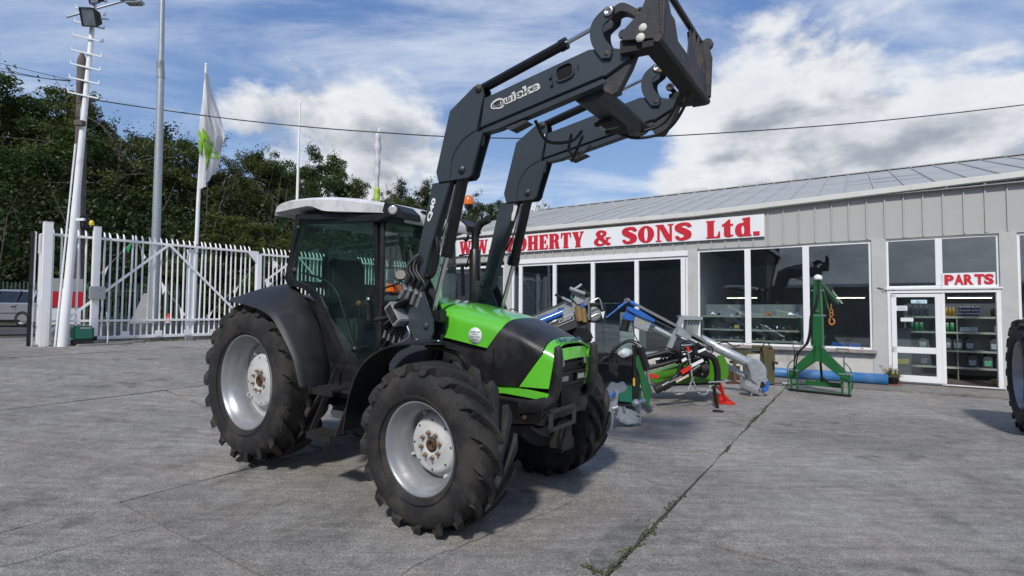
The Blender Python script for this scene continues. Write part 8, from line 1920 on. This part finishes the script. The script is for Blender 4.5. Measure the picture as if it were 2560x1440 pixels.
def build_left_implement():
    """post driver stowed behind the bonnet"""
    k = Kit('post_knocker', 'grey and blue implement with a dark labelled body rising behind the bonnet', 'implement', (1.054, 8.6, 0.0))
    k.bar('mast_beam', M_galvd, (0.072, 8.9, 1.274), (0.937, 8.5, 1.668), .10, .09); k.bar('beam_edge', M_silver, (0.085, 8.85, 1.323), (0.918, 8.45, 1.712), .03, .02)
    k.tube('blue_ram', M_blue, [(0.429, 8.45, 1.349), (0.841, 8.45, 1.518)], .062, 16); k.tube('rod', M_silver, [(0.781, 8.5, 1.479), (0.963, 8.5, 1.597)], .02, 10); k.tube('hose', M_hose, [(0.366, 8.5, 1.386), (0.522, 8.5, 1.451), (0.749, 8.5, 1.518), (0.878, 8.5, 1.616)], .014, 7, 5)
    k.plate('body', mat('charcoal_panel', (.05, .052, .055), .45, 0, var=.12), [(0.46, 8.3, 1.251), (1.016, 8.3, 1.489), (1.092, 8.3, 1.394), (1.156, 8.3, 1.319), (0.763, 8.3, 1.171), (0.511, 8.3, 1.151)], .40, .012)
    k.plate('upper_plate', M_galvd, [(0.806, 8.35, 1.519), (0.882, 8.35, 1.679), (1.086, 8.35, 1.68), (1.118, 8.35, 1.457), (0.831, 8.35, 1.392)], .10, .006)
    a = V((0.623, 8.29, 1.265)); b = V((0.983, 8.29, 1.413)); u = (b-a); n = V((-u.z, 0, u.x)).normalized()
    fr = B(); c = [a-n*.01, b-n*.01, b+n*.085, a+n*.085+u*.03]
    for i in range(4): fr.bar(c[i], c[(i+1) % 4], .006, .004, (0, -1, 0))
    k.add('label_frame', M_signwhite, fr)
    o = link('label_text', text_mesh('label_text', 'Conor', mat('silver_lettering', (.62, .63, .64), .4), .003, bold=.01, shear=.3), k.t)
    put(o, a+u*.38+n*.02-k.b+V((0, -.006, 0)), u*.58, n*.05)
    k.add('swoosh', mat('gold_stripe', (.5, .38, .14), .4), B().tube(spl([a+u*.06+n*.03, a+u*.2+n*.018, a+u*.45+n*.03], 6), .004, 5))
    k.tube('pipe', M_galvd, [(0.909, 8.25, 1.892), (1.148, 8.25, 1.805)], .032, 12); k.tube('pipe_bore', M_black, [(0.904, 8.24, 1.893), (0.911, 8.24, 1.89)], .022, 12)
    k.tube('branch', M_galvd, [(1.003, 8.3, 1.888), (1.066, 8.3, 1.927), (1.105, 8.3, 1.959)], .022, 10); k.plate('bracket', M_galvd, [(0.952, 8.3, 1.85), (1.194, 8.3, 1.788), (1.219, 8.3, 1.699), (1.041, 8.3, 1.635), (0.965, 8.3, 1.723)], .08, .006)
    k.tube('knuckle', M_dark, [(1.117, 8.3, 1.851), (1.219, 8.3, 1.788)], .045, 12); k.tube('handle', M_dark, [(0.686, 8.3, 1.797), (0.8, 8.3, 1.735)], .020, 8); k.tube('handle_rod', M_galvd, [(0.788, 8.3, 1.747), (0.94, 8.3, 1.678)], .024, 8)
    k.bar('chain_bar', M_silver, (1.204, 8.2, 1.76), (1.204, 8.2, 1.397), .045, .02); k.plate('plate_white', M_silver, [(1.119, 8.22, 1.697), (1.195, 8.22, 1.723), (1.195, 8.22, 1.635), (1.132, 8.22, 1.622)], .02); k.plate('green_tab', M_teal, [(0.927, 8.3, 1.786), (0.99, 8.3, 1.799), (0.991, 8.3, 1.736), (0.933, 8.3, 1.723)], .03)
    k.tube('brass_cylinder', mat('weathered_brass', (.40, .27, .12), .45, .5, var=.2), [(1.035, 8.25, 1.615), (1.073, 8.25, 1.383)], .055, 14); k.tube('brass_cylinder', mat('weathered_brass', (.40, .27, .12), .45, .5), [(1.123, 8.25, 1.584), (1.149, 8.25, 1.364)], .038, 12)
    k.plate('rust_plate', M_rust, [(0.988, 8.28, 1.52), (1.153, 8.28, 1.395), (1.191, 8.28, 1.301), (1.014, 8.28, 1.394)], .06); k.plate('blue_guard', M_blue, [(1.079, 8.3, 1.647), (1.155, 8.3, 1.686), (1.168, 8.3, 1.61), (1.111, 8.3, 1.572)], .06, .004)
    k.add('wheel_rim', M_dark, B().lathe([(-.03, .125), (-.04, .15), (-.02, .16), (.02, .16), (.04, .15), (.03, .125), (-.03, .125)], 28, c=(1.303, 8.35, 1.509))); k.add('wheel_face', M_galvd, B().lathe([(-.01, 0), (-.015, .05), (.01, .125)], 20, c=(1.303, 8.35, 1.509)))
    k.tube('chain', M_silver, [(1.229, 8.2, 1.672), (1.317, 8.2, 1.723), (1.361, 8.2, 1.736), (1.392, 8.2, 1.673), (1.417, 8.2, 1.555)], .012, 6, 5); k.plate('white_flag', M_signwhite, [(1.384, 8.15, 1.523), (1.446, 8.15, 1.536), (1.421, 8.15, 1.412)], .01); k.tube('spring', M_silver, [(1.242, 8.2, 1.447), (1.317, 8.2, 1.485), (1.38, 8.2, 1.498)], .012, 6, 5)
    k.plate('rubber_boot', M_black, [(0.979, 8.2, 1.24), (1.142, 8.2, 1.284), (1.229, 8.2, 1.241), (1.292, 8.2, 1.086), (1.054, 8.2, 0.997), (0.967, 8.2, 1.084)], .25, .03); k.plate('boot_label', M_signwhite, [(1.022, 8.19, 1.122), (1.053, 8.19, 1.135), (1.066, 8.19, 1.091), (1.034, 8.19, 1.079)], .006)
    k.plate('under_frame', M_dark, [(0.805, 8.4, 1.167), (1.061, 8.4, 1.264), (1.093, 8.4, 1.2), (0.869, 8.4, 1.084)], .2, .006); k.bar('strut', M_dark, (1.186, 8.25, 1.396), (1.168, 8.25, 1.207), .03)
    k.bar('main_leg', M_dark, (1.053, 8.6, 1.126), (1.054, 8.6, 0.183), .12, .12); k.bar('base_frame', M_dark, (0.663, 8.6, 0.18), (1.315, 8.6, 0.184), .12, .08)
    k.plate('small_sign', M_signwhite, [(0.937, 8.5, 1.163), (1.002, 8.5, 1.176), (1.015, 8.5, 1.053), (0.963, 8.5, 1.053)], .01)
    # small galvanised part peeping over the bonnet by the window
    k = Kit('galvanised_box', 'small galvanised box peeping over the bonnet beside the window column', 'box', (0.027, 9.6, 0.0))
    k.plate('box', M_galvd, [(-0.129, 9.6, 1.491), (0.091, 9.6, 1.522), (0.135, 9.6, 1.361), (-0.084, 9.6, 1.323)], .2, .01); k.bar('stand', M_galvd, (0.004, 9.7, 1.358), (0.012, 9.7, -0.001), .10); k.tube('handle', M_dark, [(-0.071, 9.6, 1.506), (-0.012, 9.6, 1.565), (0.061, 9.6, 1.536)], .01, 6, 4)
build_left_implement()
